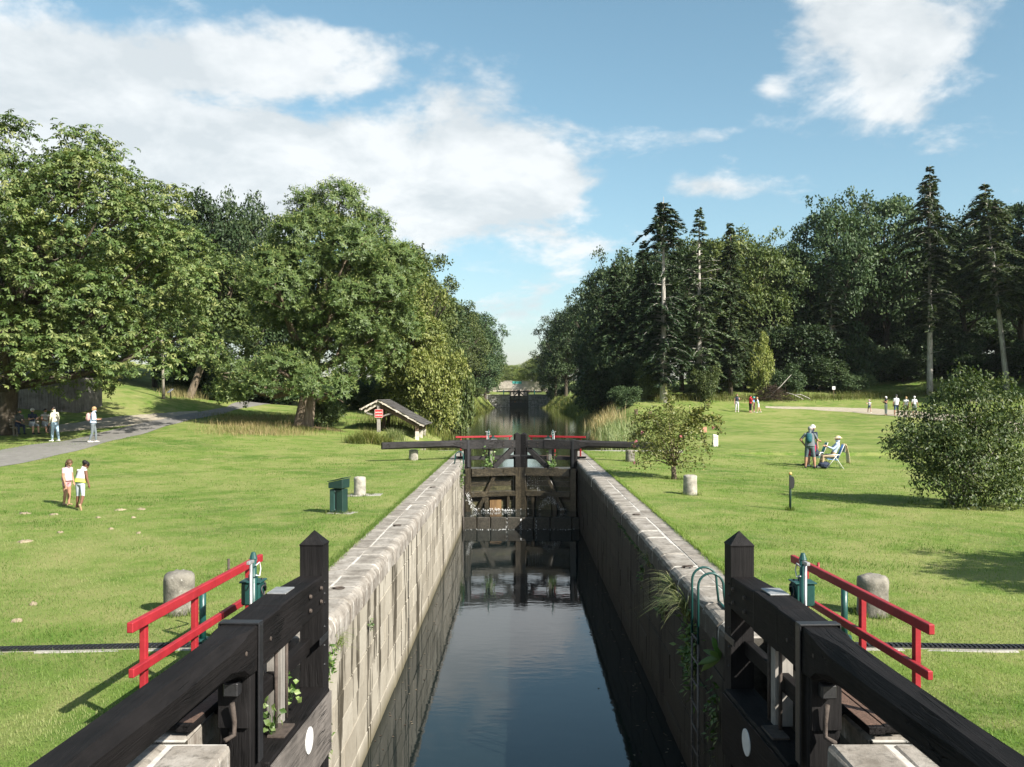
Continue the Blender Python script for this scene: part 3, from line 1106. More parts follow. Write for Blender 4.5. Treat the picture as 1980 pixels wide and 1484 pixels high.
def lock_gate(label, loc, rotz, sv, closed, tx, group):
    """one leaf; u towards the mitre, v towards the downstream face (sv mirrors it)"""
    G = thing('lock_gate', label, 'lock gate', loc, rotz, group)
    tb = 'tarred_timber_x' if tx else 'tarred_timber'
    low_z = 'wet_timber_z' if closed else 'tarred_post'
    low_x = 'wet_timber_x' if closed else 'tarred_timber'

    def bx(name, u0, u1, v0, v1, z0, z1, mat, parent=G, bev=.008):
        return obj(name, B((u0, sv * v0, z0), (u1, sv * v1, z1)), mat, parent, bevel=bev)
    top = 1.09 if closed else 1.19
    # mitre post with a pyramid head
    zs = -.37 if closed else -3.0
    bm = bmesh.new()
    u0, u1, v0, v1 = 2.09, 2.33, -.12, .125
    a = [bm.verts.new((u, sv * v, z)) for z in (zs, top - .085) for u, v in ((u0, v0), (u1, v0), (u1, v1), (u0, v1))]
    b = [bm.verts.new((u, sv * v, top - .065)) for u, v in ((u0 - .006, v0 - .006), (u1 + .006, v0 - .006), (u1 + .006, v1 + .006), (u0 - .006, v1 + .006))]
    t = bm.verts.new(((u0 + u1) / 2, sv * (v0 + v1) / 2, top + (.03 if closed else .075)))
    for i in range(4):
        k = (i + 1) % 4
        bm.faces.new((a[i], a[k], a[4 + k], a[4 + i]))
        bm.faces.new((a[4 + i], a[4 + k], b[k], b[i]))
        bm.faces.new((b[i], b[k], t))
    bm.faces.new(a[:4])
    bmesh.ops.recalc_face_normals(bm, faces=bm.faces)
    mp = obj('mitre_post', bm, 'tarred_post', G)
    if closed:
        bx('mitre_post', u0 + .002, u1 - .002, v0, v1, -2.75, -.372, low_z)
    for zz in (.72, .60, .50, .25, .05, -.15):
        for vv in (.035, .09) if zz in (.72, .5) else (.06,):
            bm = bmesh.new()
            bmesh.ops.create_uvsphere(bm, u_segments=8, v_segments=5, radius=.014)
            for v in bm.verts:
                v.co += Vector((u0 + .06 if closed else u0 + .06, sv * (.126), zz))
            obj('bolt', bm, 'black_iron', mp)
    bx('strap', u0 - .14, u0 + .20, .126, .136, .10, .17, 'black_iron', bev=.002)
    # heel post
    bx('heel_post', -.13, .13, -.13, .13, -.36 if closed else -3.0, .45, 'tarred_post', bev=.012)
    if closed:
        bx('heel_post', -.128, .128, -.128, .128, -2.75, -.362, low_z)
    # balance beam
    bm = loft_beam([(-3.62, -.13, .14, .50, .785, .04), (-2.9, -.14, .15, .505, .80, .06), (-2.0, -.15, .15, .51, .81, .075), (-1.2, -.155, .155, .52, .815, .08),
                    (-.62, -.155, .155, .525, .82, .075), (-.34, -.15, .155, .49, .82, .05), (-.22, -.15, .155, .445, .82, .02), (-.05, -.15, .155, .44, .82, .012),
                    (.55, -.15, .15, .455, .825, .012), (.62, -.15, .15, .44, .835, .012), (1.25, -.15, .15, .44, .835, .012),
                    (1.32, -.15, .13, .45, .815, .012), (2.085, -.13, .125, .46, .80, .012)], sv)
    beam = obj('balance_beam', bm, tb, G)
    for ub, zb in ((1.55, .70), (1.55, .56), (1.95, .70), (1.95, .56), (.30, .62), (-.30, .66)):
        bm = bmesh.new()
        bmesh.ops.create_cone(bm, cap_ends=True, segments=8, radius1=.022, radius2=.018, depth=.02)
        for v in bm.verts:
            v.co = Vector((ub + v.co.x, sv * (.150 + v.co.z), zb + v.co.y))
        bmesh.ops.recalc_face_normals(bm, faces=bm.faces)
        obj('bolt', bm, 'rust_iron', beam)
    # iron strap round beam and heel post
    bx('strap', -.055, .055, -.165, .172, .826, .842, 'black_iron', bev=.003)
    bx('strap', -.05, .05, .160, .174, -.30, .826, 'black_iron', bev=.003)
    bx('strap', -.05, .05, -.172, -.160, .20, .826, 'black_iron', bev=.003)
    # top rail (the ledge), lower rails
    bx('top_rail', .132, 2.088, -.13, .20, -.71, -.37, low_x, bev=.014)
    bx('mid_rail', .132, 2.088, -.10, .14, -1.58, -1.36, low_x, bev=.012)
    bx('bottom_rail', .132, 2.088, -.10, .14, -2.74, -2.42, low_x, bev=.012)
    # upstream planking, board by board
    z = -.712
    k = 0
    while z > -2.4:
        bx('plank', .133, 2.087, -.16, -.105, max(z - .215, -2.42), z - .008, ['mossy_plank', 'wet_timber_x', 'mossy_plank'][k % 3] if closed else 'tarred_timber', bev=.004)
        z -= .215
        k += 1
    if closed:
        bx('upright', .72, .90, -.10, .12, -2.42, -1.582, low_z)
        bx('upright', 1.72, 1.84, -.10, .10, -2.42, -1.582, low_z)
        bx('paddle', 1.0, 1.52, -.10, -.055, -2.40, -1.72, 'orange_plank' if sv < 0 else 'mossy_plank')
        obj('brace', Bar((2.02, 0, .44), (1.14, 0, -.36), .20, .20), tb, G, bevel=.01)
        obj('brace', Bar((1.16, sv * .03, -.70), (.30, sv * .03, -2.42), .16, .16), low_z, G, bevel=.01)
    else:
        obj('brace', Bar((1.9, sv * .05, -.72), (1.2, sv * .05, -2.5), .16, .16), 'weathered_timber', G, bevel=.01)
        bx('weather_board', .14, 2.08, .201, .222, -1.02, -.40, 'weathered_timber' if sv < 0 else 'tarred_timber', bev=.003)
    # guide rail, paddle boards and rods between beam and ledge
    bx('guide_rail', .132, 2.088, -.105, -.01, -.02, .13, 'tarred_timber_x' if tx else 'tarred_timber')
    bx('paddle_board', .98, 1.10, -.14, -.09 + .12, -.37, .44, 'grey_oak', bev=.004)
    tube_obj('paddle_rod', [(1.17, sv * .02, -.37), (1.17, sv * .02, .45)], .018, 'rust_iron', G)
    tube_obj('paddle_rod', [(.86, sv * .02, -.37), (.86, sv * .02, .45)], .018, 'rust_iron', G)
    bx('ledge_bracket', .66, .98, .0, .16, -.372, -.35, 'rust_iron', bev=.003)
    # paddle gear on the upstream side
    pg = bx('gear_box', 1.14, 1.31, -.41, -.23, .70, .915, 'green_paint', bev=.012)
    bm = bmesh.new()
    bmesh.ops.create_cone(bm, cap_ends=True, segments=16, radius1=.045, radius2=.045, depth=.05)
    for v in bm.verts:
        v.co += Vector((1.225, sv * -.32, .955))
    obj('cap', bm, 'green_paint', pg)
    bx('lid', 1.125, 1.325, -.425, -.215, .914, .929, 'green_paint', pg, bev=.004)
    ring = [(1.22 + .045 * math.cos(t_), sv * -.215 + sv * .01 * math.sin(t_ * 2), .82 + .06 * math.sin(t_)) for t_ in np.linspace(0, 5.8, 16)]
    tube_obj('cable', ring + [(1.29, sv * -.22, .88), (1.26, sv * -.25, .94)], .009, 'cable_black', pg, 6)
    for uu, rad, mt, zt in ((1.0, .031, 'green_paint', 1.18), (.935, .014, 'galvanised', 1.16)):
        tube_obj('gear_column' if rad > .025 else 'rod_column', [(uu, sv * -.24, .0), (uu, sv * -.24, zt)], rad, mt, G, 12)
    bm = Bar((.86, sv * -.24, 1.155), (1.06, sv * -.24, 1.155), .035, .03)
    obj('clamp', bm, 'galvanised', G, bevel=.004)
    bm = bmesh.new()
    bmesh.ops.create_cone(bm, cap_ends=True, segments=12, radius1=.038, radius2=.018, depth=.06)
    for v in bm.verts:
        v.co += Vector((1.0, sv * -.24, 1.205))
    obj('column_cap', bm, 'green_paint', G)
    tube_obj('cable', [(.95, sv * -.20, 1.12), (1.01, sv * -.185, 1.14), (1.06, sv * -.19, 1.07), (1.01, sv * -.185, 1.01), (.95, sv * -.2, 1.03)], .006, 'white_plate', G, 5)
    bx('cover_plate', 1.02, 1.30, -.12, .06, .838, .850, 'galvanised', bev=.002)
    # bearing plate with rod at the heel
    if not closed:
        bx('heel_bracket', -.26, -.14, -.05, .07, .30, .41, 'black_iron', bev=.01)
        tube_obj('heel_rod', [(-.24, sv * .02, .25), (-.22, sv * .03, .1), (-.20, sv * .02, -.02), (-.30, sv * -.02, -.03)], .02, 'rust_iron', G)
        bx('heel_plate', -.17, -.132, -.125, .12, .02, .44, 'tarred_post', bev=.004)
    # footboards outside the gate with grip surface
    us = (-.34, 2.25) if not closed else (-.42, 2.3)
    for k, (va, vb) in enumerate(((-.40, -.27), (-.545, -.405), (-.68, -.55))):
        p = bx('footboard', us[0] + .03 * k, us[1] - .02 * k, va, vb, .045, .105, tb, bev=.006)
        bx('grip_strip', us[0] + .05 + .03 * k, us[1] - .05 - .02 * k, va - .003 if False else va + .006, vb - .006, .1055, .109, 'footboard_grip', p, bev=0)
    bx('bearer', .3, .42, -.66, -.13, -.04, .044, tb, bev=.006)
    bx('bearer', 1.7, 1.82, -.66, -.13, -.04, .044, tb, bev=.006)
    # red railing
    vr = -.65
    posts, rl = (((-.25, .75, 2.15), (-.58, 2.42)) if not closed else ((-.1, 1.05, 2.1), (-.34, 2.2)))
    rail = obj('railing', Bar((rl[0], sv * vr, .925), (rl[1], sv * vr, .925), .05, .08), 'red_paint', G, bevel=.006)
    obj('rail', Bar((rl[0] + .02, sv * vr, .57), (rl[1], sv * vr, .57), .045, .07), 'red_paint', rail, bevel=.006)
    for up_ in posts:
        obj('rail_post', Bar((up_, sv * (vr - .045), .04), (up_, sv * (vr - .045), .88), .06, .05, (0, 1, 0)), 'red_paint', rail, bevel=.005)
    # white marker disc on the canal face
    if not closed:
        bm = bmesh.new()
        bmesh.ops.create_cone(bm, cap_ends=True, segments=28, radius1=.125, radius2=.125, depth=.008)
        for v in bm.verts:
            v.co = Vector((v.co.x + 1.22, sv * (.228 + v.co.z), -.60 + v.co.y))
        obj('marker_disc', bm, 'white_plate', G)
    return G


GG = 'lock gate leaves'
ga = math.radians(2.8)
lock_gate('open black timber lock gate whose white marker disc hangs on weathered grey boards', (-2.37, 7.45, 0), math.radians(90) - ga, -1, False, False, GG)
lock_gate('open black timber lock gate with white marker disc beside the near ladder hoops', (2.37, 7.40, 0), math.radians(90) + ga, 1, False, False, GG)
ma = math.radians(19)
lock_gate('closed lock gate leaf with balance beam pointing toward the wash house', (-2.235, 38.0, 0), ma, -1, True, True, GG)
lock_gate('closed lock gate leaf with balance beam end against the pink flowering shrub', (2.235, 38.0, 0), math.pi - ma, 1, True, True, GG)


def far_lock():
    FG = 'gates of the distant lock'
    for (lab, sx, sv, rz) in (('distant dark lock gate leaf beside the bare rubble wall', -1, -1, ma), ('distant dark lock gate leaf beside the ivy covered wall', 1, 1, math.pi - ma)):
        lock_gate(lab, (sx * 2.235, 229.5, 3.0), rz, sv, True, True, FG)
    for sx, lab in ((-1, 'mottled grey rubble wing wall of the distant lock'), (1, 'ivy hung wing wall of the distant lock')):
        W = thing('wing_wall', lab, 'lock wall', (sx * 2.35, 226.3, 0))
        rr = random.Random(77 + sx)
        z = -.7
        while z < 2.6:
            h = .42
            x = 0.0
            while x < 6.0:
                lx = rr.uniform(.5, 1.0)
                o = obj('wall_stone', stone_mesh('f', lx - .03, .6, h - .03, .05, int(x * 10)), 'far_rubble', W)
                o.location = (sx * (x + lx / 2), .3 + rr.uniform(-.05, .05), z + h / 2)
                x += lx
            z += h
        obj('wall_core', B((0.02 * sx, .25, -1), (sx * 7, 9, 2.7)), 'dark_stone', W)
        obj('coping', B((0, -.12, 2.68), (sx * 7.5, 9, 2.95)), 'concrete', W, bevel=.03)
        for xx in (.85 * 1, ):
            pass
        P = tag(tube_obj('gauge_post', [(sx * 3.85, 227.5, 2.95), (sx * 3.85, 227.5, 4.1)], .13, 'teal_panel'),
                'pale teal post standing on the %s wing wall of the distant lock' % ('rubble' if sx < 0 else 'ivy hung'), 'post')
    S = thing('lock_sill', 'black sill below the gates of the distant lock', 'sill', (0, 228.2, 0))
    obj('sill_block', B((-2.36, 0, -1.0), (2.36, 3, .85)), 'dark_stone', S, bevel=.05)
    Bd = thing('road_bridge', 'pale stone bridge parapet with teal panel beyond the distant lock', 'bridge', (0, 290, 0))
    obj('parapet', B((-9, 0, 4.8), (-2.2, .5, 7.1)), 'bridge_stone', Bd, bevel=.06)
    obj('parapet', B((.9, 0, 4.8), (9, .5, 7.1)), 'bridge_stone', Bd, bevel=.06)
    obj('coping', B((-9.1, -.1, 7.1), (-2.1, .6, 7.35)), 'bridge_stone', Bd, bevel=.05)
    obj('coping', B((.8, -.1, 7.1), (9.1, .6, 7.35)), 'bridge_stone', Bd, bevel=.05)
    obj('parapet', B((-2.2, .05, 4.8), (.9, .45, 6.4)), 'concrete', Bd, bevel=.05)
    obj('panel', B((-2.1, .1, 6.4), (.8, .4, 7.2)), 'teal_panel', Bd, bevel=.03)
    obj('deck', B((-30, .2, 2.5), (30, 7, 4.9)), 'bridge_stone', Bd)


far_lock()


# ------------------------------------------------------------------ ladders, hoops
def ladder(label, side, y0, y1, zb, xface, hoop=True, hoop_in=.0):
    x = side * xface
    Lr = thing('wall_ladder', label, 'ladder', (x, (y0 + y1) / 2, 0))
    hw = (y1 - y0) / 2
    for s in (-1, 1):
        tube_obj('stile', [(0, s * hw, zb), (0, s * hw, -.42)], .015, 'weathered_timber', Lr, 8)
    z = zb + .2
    while z < -.3:
        tube_obj('rung', [(0, -hw, z), (0, hw, z)], .011, 'weathered_timber', Lr, 8)
        z += .29
    for s in (-1, 1):
        pts = [(0, s * hw, -.42), (0, s * hw, .30)]
        for t in np.linspace(0, math.pi, 12)[1:-1]:
            pts.append((side * (.16 - .16 * math.cos(t)), s * hw, .30 + .17 * math.sin(t)))
        pts += [(side * .32, s * hw, .25), (side * .345, s * hw, .02)]
        tube_obj('hoop', pts, .0155, 'green_paint', Lr, 10)
    tube_obj('foot_bar', [(side * .345, -hw, .022), (side * .345, hw, .022)], .019, 'green_paint', Lr, 8)
    return Lr


ladder('steel wall ladder with dark green hoops beside the near gate', 1, 11.35, 11.75, -3.2, 2.17)
ladder('wall ladder with single green hoop below the closed gates', -1, 35.6, 36.0, -3.0, 2.27)


# ------------------------------------------------------------------ bollards and other lock side furniture
def bollard(label, x, y, r, h, mat, dome=.035, seed=0, slab=False):
    z = h1(x, y) - .02
    if slab:
        Bn = thing('bollard', label, 'bollard', (x, y, z), 0, 'stone bollards along the lock')
        par, loc = Bn, None
    prof = [(r * 1.02, -.05), (r * 1.04, .03), (r, h * .3), (r * .99, h * .6), (r * 1.01, h * .86), (r * .97, h * .95), (r * .80, h * .95 + dome * .9), (r * .4, h * .95 + dome * 1.4), (0.002, h * .95 + dome * 1.5)]
    if slab:
        lathe('shaft', prof, mat, Bn, 22, None, True, .013, seed)
        bm = stone_mesh('b', .95, .55, .1, .02, 3)
        o = obj('base_slab', bm, 'concrete', Bn)
        o.location = (.12, .02, -.01)
        return Bn
    o = lathe('bollard', prof, mat, None, 22, (x, y, z), True, .020, seed)
    o.rotation_euler = (0, 0, seed)
    return tag(o, label, 'bollard', 'stone bollards along the lock')


bollard('thick stone bollard behind the red railing on the litter bin side', -4.30, 11.25, .185, .52, 'bollard_stone', .035, 1)
bollard('thick stone bollard behind the red railing on the big shrub side', 4.28, 11.15, .185, .50, 'bollard_stone', .03, 2)
bollard('pale stone bollard on a slab beside the green litter bin', -4.38, 24.5, .16, .53, 'pale_bollard_stone', .02, 3, True)
bollard('white patched stone bollard next to the pink flowering shrub trunk', 4.62, 24.8, .185, .57, 'pale_bollard_stone', .015, 4)
bollard('stone bollard under the balance beam pointing to the wash house', -4.45, 37.6, .19, .46, 'pale_bollard_stone', .02, 5)
bollard('stone bollard half hidden by the flowering shrub under the balance beam', 4.50, 37.2, .19, .52, 'bollard_stone', .02, 6)


def small_post(px, py, w, h, mat, label):
    p = ground_at(px, py)
    s = p.y / FPX
    o = obj('marker_post', stone_mesh('p', w, w * .8, h, .015, px), mat)
    o.location = (p.x, p.y, p.z + h / 2 - .03)
    return tag(o, label, 'post')


small_post(1230, 803, .30, .55, 'brown_oak', 'short dark post on the meadow behind the reeds, farther from the lock')
small_post(1257, 809, .32, .60, 'brown_oak', 'short dark post on the meadow behind the reeds, nearer the flowering shrub')
small_post(1362, 836, .28, .40, 'terracotta', 'small brownish stump post behind the flowering shrub branch')


def white_marker():
    p = ground_at(1383, 864)
    Mk = thing('marker_stone', 'white painted marker stone with orange stripes on the meadow', 'marker', (p.x, p.y, p.z))
    bm = bmesh.new()
    vs = box(bm, (-.14, -.10, -.05), (.14, .10, .64))
    for v in vs[4:]:
        v.co.z += .04 * (1 if v.co.x < 0 else -.2)
    obj('block', bm, 'white_marker', Mk, bevel=.025)
    for zz in (.40, .48):
        obj('stripe', B((-.10, -.106, zz), (.12, -.1012, zz + .025)), 'terracotta', Mk)


white_marker()


def litter_bin():
    p = ground_at(655, 992)
    Bn = thing('litter_bin', 'dark green metal litter bin with sloping lid on the lawn', 'litter bin', (p.x, p.y, p.z), math.radians(-18))
    Bn.scale = (.74, .8, .92)
    obj('back_panel', B((.0, -.15, 0), (.22, .17, .60)), 'bin_green', Bn, bevel=.012)
    obj('door', B((-.22, -.17, .03), (-.05, .15, .60)), 'bin_green_light', Bn, bevel=.025, seg=2)
    obj('inner', B((-.06, -.13, .02), (.01, .14, .58)), 'black_iron', Bn)
    for zz in (.08, .54):
        o = tube_obj('hinge', [(-.035, -.165, zz - .03), (-.035, -.165, zz + .03)], .016, 'bin_green_light', Bn, 8)
    bm = bmesh.new()
    P = [(-.235, -.22, .625), (.25, -.22, .625), (.25, .22, .625), (-.235, .22, .625), (-.235, -.22, .77), (.26, -.22, .86), (.26, .22, .86), (-.235, .22, .77)]
    vs = [bm.verts.new(q) for q in P]
    for q in ((3, 2, 1, 0), (4, 5, 6, 7), (0, 1, 5, 4), (1, 2, 6, 5), (2, 3, 7, 6), (3, 0, 4, 7)):
        bm.faces.new([vs[i] for i in q])
    obj('hood', bm, 'bin_green', Bn, bevel=.012)
    bm = bmesh.new()
    vs = [bm.verts.new(q) for q in ((-.26, -.24, .782), (.28, -.24, .882), (.28, .24, .882), (-.26, .24, .782), (-.26, -.24, .800), (.28, -.24, .902), (.28, .24, .902), (-.26, .24, .800))]
    for q in ((3, 2, 1, 0), (4, 5, 6, 7), (0, 1, 5, 4), (1, 2, 6, 5), (2, 3, 7, 6), (3, 0, 4, 7)):
        bm.faces.new([vs[i] for i in q])
    obj('lid', bm, 'bin_green', Bn, bevel=.004)
    o = obj('base_slab', B((-.30, -.24, -.03), (.55, .26, .012)), 'concrete', Bn, bevel=.01)


litter_bin()


def post_sign():
    p = ground_at(1528, 987)
    S = thing('signpost', 'slim dark green post with gold ball and black hanging plate', 'post', (p.x, p.y, p.z))
    tube_obj('pole', [(0, 0, -.05), (0, 0, .84)], .028, 'bin_green', S, 12)
    bm = bmesh.new()
    bmesh.ops.create_uvsphere(bm, u_segments=16, v_segments=10, radius=.042)
    for v in bm.verts:
        v.co.z += .872
    obj('ball', bm, 'gold_ball', S, smooth=True)
    bm = bmesh.new()
    pts = [(-.02 + .0 * t, 0, 0) for t in range(0)]
    ring = []
    for t in np.linspace(-math.pi / 2, math.pi / 2, 12):
        ring.append((.015 + .075 * math.cos(t) ** .6 if math.cos(t) > 0 else .015, .665 + .15 * math.sin(t)))
    ring = [(-.03, .53), (-.03, .80)] + [(a, b) for a, b in ring[::-1]]
    f0 = [bm.verts.new((a, -.012, b)) for a, b in ring]
    f1 = [bm.verts.new((a, .012, b)) for a, b in ring]
    bm.faces.new(f0)
    bm.faces.new(f1[::-1])
    for i in range(len(ring)):
        k = (i + 1) % len(ring)
        bm.faces.new((f0[k], f0[i], f1[i], f1[k]))
    bmesh.ops.recalc_face_normals(bm, faces=bm.faces)
    for v in bm.verts:
        v.co.y -= .034
    obj('plate', bm, 'black_iron', S)


post_sign()


def winch(label, x, y, side):
    W = thing('gate_winch', label, 'winch', (x, y, h1(x, y)))
    tube_obj('pillar', [(0, 0, 0), (0, 0, .58)], .036, 'green_paint', W, 14)
    bm = bmesh.new()
    bmesh.ops.create_cone(bm, cap_ends=True, segments=18, radius1=.085, radius2=.075, depth=.05)
    for v in bm.verts:
        v.co.z += .025
    obj('flange', bm, 'green_paint', W)
    tube_obj('spindle', [(0, 0, .55), (0, 0, .64)], .016, 'red_paint', W, 8)
    d = 1 if side < 0 else -1
    tube_obj('crank', [(0, 0, .625), (.10 * d, .12, .628), (.17 * d, .24, .635), (.19 * d, .27, .645), (.195 * d, .275, .68), (.195 * d, .275, .86 if side < 0 else .80)], .014, 'red_paint' if side > 0 else 'rust_iron', W, 8)


winch('green winch pillar with rusty crank behind the railing on the girls lawn', -3.52, 9.85, -1)
winch('green winch pillar with red crank behind the railing on the big shrub side', 3.50, 9.95, 1)


def rack_strip(label, side):
    """toothed steel rack lying in a channel across the lawn"""
    y = 9.68
    R = thing('gate_rack', label, 'rack', (0, y, 0))
    xs = np.linspace(3.5, 7.4, 14)
    lift = .02
    z0 = [h1(side * x, y) + lift for x in xs]
    for x0, x1, za, zb in zip(xs[:-1], xs[1:], z0[:-1], z0[1:]):
        bm = bmesh.new()
        for yo, w_, hh in ((.055, .012, .026), (-.055, .012, .012)):
            bar(bm, (side * x0, yo, za + hh / 2 - .01), (side * x1, yo, zb + hh / 2 - .01), w_, hh)
        obj('channel', bm, 'black_iron', R)
        obj('bed', Bar((side * x0, 0, za - .022), (side * x1, 0, zb - .022), .12, .03), 'concrete', R)
    bm = bmesh.new()
    for x in np.arange(3.55, 7.4, .052):
        zz = float(np.interp(x, xs, z0))
        bar(bm, (side * x, -.05, zz), (side * x, .05, zz), .026, .03)
    o = obj('teeth', bm, 'black_iron', R)
    o['kind'] = 'stuff'
    # concrete kerb beside the rack
    for k, (x0, x1) in enumerate(((3.2, 4.0), (4.02, 5.2), (5.22, 6.4), (6.42, 7.5))):
        if side > 0 and k > 1:
            continue
        zz = h1(side * (x0 + x1) / 2, y)
        o = obj('kerb', stone_mesh('k', x1 - x0, .075, .1, .012, k), 'concrete', R)
        o.location = (side * (x0 + x1) / 2, -.108, zz - .044)


rack_strip('black toothed gate rack set in the lawn on the litter bin side', -1)
rack_strip('black toothed gate rack set in the lawn on the big shrub side', 1)


# mooring rings on the coping
for k, (side, yy) in enumerate(((-1, 12.6), (-1, 18.7), (-1, 26.5), (1, 14.2), (1, 20.4))):
    pts = [(.07 * math.cos(t), .05 * math.sin(t), .018) for t in np.linspace(0, 2 * math.pi, 14)]
    Rg = thing('mooring_ring', 'rusty iron mooring ring lying on the %s coping' % ('sunlit wall' if side < 0 else 'shaded wall'), 'ring', (side * 2.58, yy, .004), 0, 'mooring rings on the coping, %s' % ('sunlit wall' if side < 0 else 'shaded wall'))
    tube_obj('ring', pts, .011, 'rust_iron', Rg, 6)
    obj('staple', B((-.10, -.015, -.01), (-.05, .015, .022)), 'rust_iron', Rg)


# molehills and bare patches of sandy soil on the lawn
for k, (px, py, r) in enumerate(((47, 994, .22), (104, 996, .20), (48, 1048, .26), (234, 987, .22), (274, 986, .18), (190, 1002, .12), (117, 1031, .12), (258, 1002, .1),
                                 (215, 1024, .09), (65, 1170, .10), (268, 1032, .10), (33, 1202, .11))):
    p = ground_at(px, py)
    rr = np.random.default_rng(k)
    V, F = [(0, 0, .028)], []
    n = 16
    for j, (f, zz) in enumerate(((.35, .026), (.7, .018), (1.0, -.01))):
        for i in range(n):
            a = 2 * math.pi * i / n
            q = .42 * r * f * (1 + .25 * rr.normal() * (f > .5))
            V.append((q * 1.25 * math.cos(a), q * 1.3 * math.sin(a), zz + .008 * rr.normal()))
    for i in range(n):
        F.append((0, 1 + i, 1 + (i + 1) % n, 0))
    F3 = [(0, 1 + i, 1 + (i + 1) % n) for i in range(n)]
    for j in range(2):
        for i in range(n):
            a, b_ = 1 + j * n + i, 1 + j * n + (i + 1) % n
            F3 += [(a, a + n, b_ + n), (a, b_ + n, b_)]
    o = np_obj('molehill', V, F3, 'sandy_soil', smooth=True)
    o.location = (p.x, p.y, p.z + .006)
    tag(o, 'low sandy molehill on the lawn near the two girls', 'molehill', 'sandy molehills on the lawn')


# ------------------------------------------------------------------ wash house
def wash_house():
    Y0, Y1 = 56.0, 60.6
    Wh = thing('wash_house', 'open timber wash house with grey shingle roof at the water edge', 'shelter', (-7.2, Y0, 0))
    cx = -7.2

    def P(px, py, Y=Y0):
        q = world_of(px, py, Y)
        return Vector((q.x - cx, q.y - Y0, q.z))
    ridge, er, el_ = P(731, 774), P(819, 823), P(697, 791)
    D = Vector((0, Y1 - Y0, 0))
    # roof decks
    for a, b_ in ((ridge, er), (ridge, el_)):
        d = (b_ - a).normalized()
        n = Vector((-d.z, 0, d.x))
        if n.z < 0:
            n = -n
        bm = bmesh.new()
        q0 = [a, b_ + d * .05, b_ + d * .05 + D, a + D]
        vs = [bm.verts.new(p + n * t) for t in (.0, .03) for p in q0]
        for q in ((3, 2, 1, 0), (4, 5, 6, 7), (0, 1, 5, 4), (1, 2, 6, 5), (2, 3, 7, 6), (3, 0, 4, 7)):
            bm.faces.new([vs[i] for i in q])
        bmesh.ops.recalc_face_normals(bm, faces=bm.faces)
        deck = obj('roof', bm, 'brown_oak', Wh)
        # shingles laid in overlapping courses
        L = (b_ - a).length
        rows = int(L / .17)
        bm = bmesh.new()
        rr = random.Random(3)
        for r in range(rows + 1):
            s = L + .08 - r * .17
            y = -.08 - rr.uniform(0, .12)
            while y < (Y1 - Y0) + .05:
                w = rr.uniform(.13, .2)
                p0 = a + d * s + n * (.075 + rr.uniform(0, .018)) + Vector((0, y, 0))
                p1 = a + d * max(s - .24, -.02) + n * .034 + Vector((0, y, 0))
                wv = Vector((0, w - .012, 0))
                v = [bm.verts.new(q) for q in (p0, p0 + wv, p1 + wv, p1)]
                t_ = [bm.verts.new(q - n * .016) for q in (p0, p0 + wv)]
                bm.faces.new(v)
                bm.faces.new((v[1], v[0], t_[0], t_[1]))
                y += w
        bmesh.ops.recalc_face_normals(bm, faces=bm.faces)
        sh = obj('shingles', bm, 'slate_shingle', deck)
        sh['kind'] = 'stuff'
        for yy in (-.09, (Y1 - Y0) + .02):
            obj('bargeboard', Bar(a + Vector((0, yy, 0)) - n * .02, b_ + d * .06 + Vector((0, yy, 0)) - n * .02, .035, .10, n), 'pale_oak', deck)
        for t in (.12, .42, .68, .94):
            c = a + d * L * t - n * .06
            obj('purlin', Bar(c + Vector((0, -.16, 0)), c + D + Vector((0, .1, 0)), .07, .09), 'pale_oak', deck)
    # frames: main post, raking rafter and outer posts, front, middle and back
    for k, yy in enumerate((.15, 2.3, 4.4)):
        x0 = ridge.x + .02
        mat = 'grey_oak' if k == 0 else 'brown_oak'
        obj('post', Bar((x0, yy, h1(x0 + cx, Y0 + yy) - .1), (x0, yy, ridge.z - .06), .20, .20), mat, Wh, bevel=.01)
        d = (er - ridge).normalized()
        n = Vector((-d.z, 0, d.x))
        obj('rafter', Bar(ridge + d * .1 - n * .24 + Vector((0, yy, 0)), er - d * .45 - n * .24 + Vector((0, yy, 0)), .12, .18, n), 'brown_oak', Wh, bevel=.008)
        d2 = (el_ - ridge).normalized()
        n2 = Vector((d2.z, 0, -d2.x))
        obj('rafter', Bar(ridge + d2 * .1 - n2 * .2 + Vector((0, yy, 0)), el_ - d2 * .12 - n2 * .26 + Vector((0, yy, 0)), .11, .15, n2), 'pale_oak' if k == 0 else 'brown_oak', Wh, bevel=.008)
        obj('strut', Bar((x0, yy, ridge.z - 1.0), (el_.x + .35, yy, el_.z - .26), .09, .09), 'grey_oak', Wh, bevel=.006)
        obj('strut', Bar((x0, yy, ridge.z - 1.08), (x0 + .95, yy, ridge.z - .76), .09, .09), 'grey_oak', Wh, bevel=.006)
        xe = er.x - .42
        obj('post', Bar((xe, yy, WATER_UP - .2), (xe, yy, .48), .22, .22), 'pale_oak', Wh, bevel=.01)
        obj('post', Bar((xe, yy, .481), (xe, yy, er.z + .10), .20, .20), 'brown_oak', Wh, bevel=.01)
    obj('platform', B((ridge.x + .3, -.2, -.42), (er.x - .1, 4.6, -.22)), 'brown_oak', Wh, bevel=.02)
    # red notice on the front post
    c = P(732.5, 800)
    sg = obj('notice_board', B((c.x - .25, -.02, c.z - .25), (c.x + .25, .035, c.z + .25)), 'sign_red', Wh, bevel=.004)
    for x0_, x1_, z0_, z1_ in ((-.25, .25, .235, .25), (-.25, .25, -.25, -.235), (-.25, -.235, -.25, .25), (.235, .25, -.25, .25)):
        obj('notice_border', B((c.x + x0_, -.0235, c.z + z0_), (c.x + x1_, -.0205, c.z + z1_)), 'white_plate', sg)
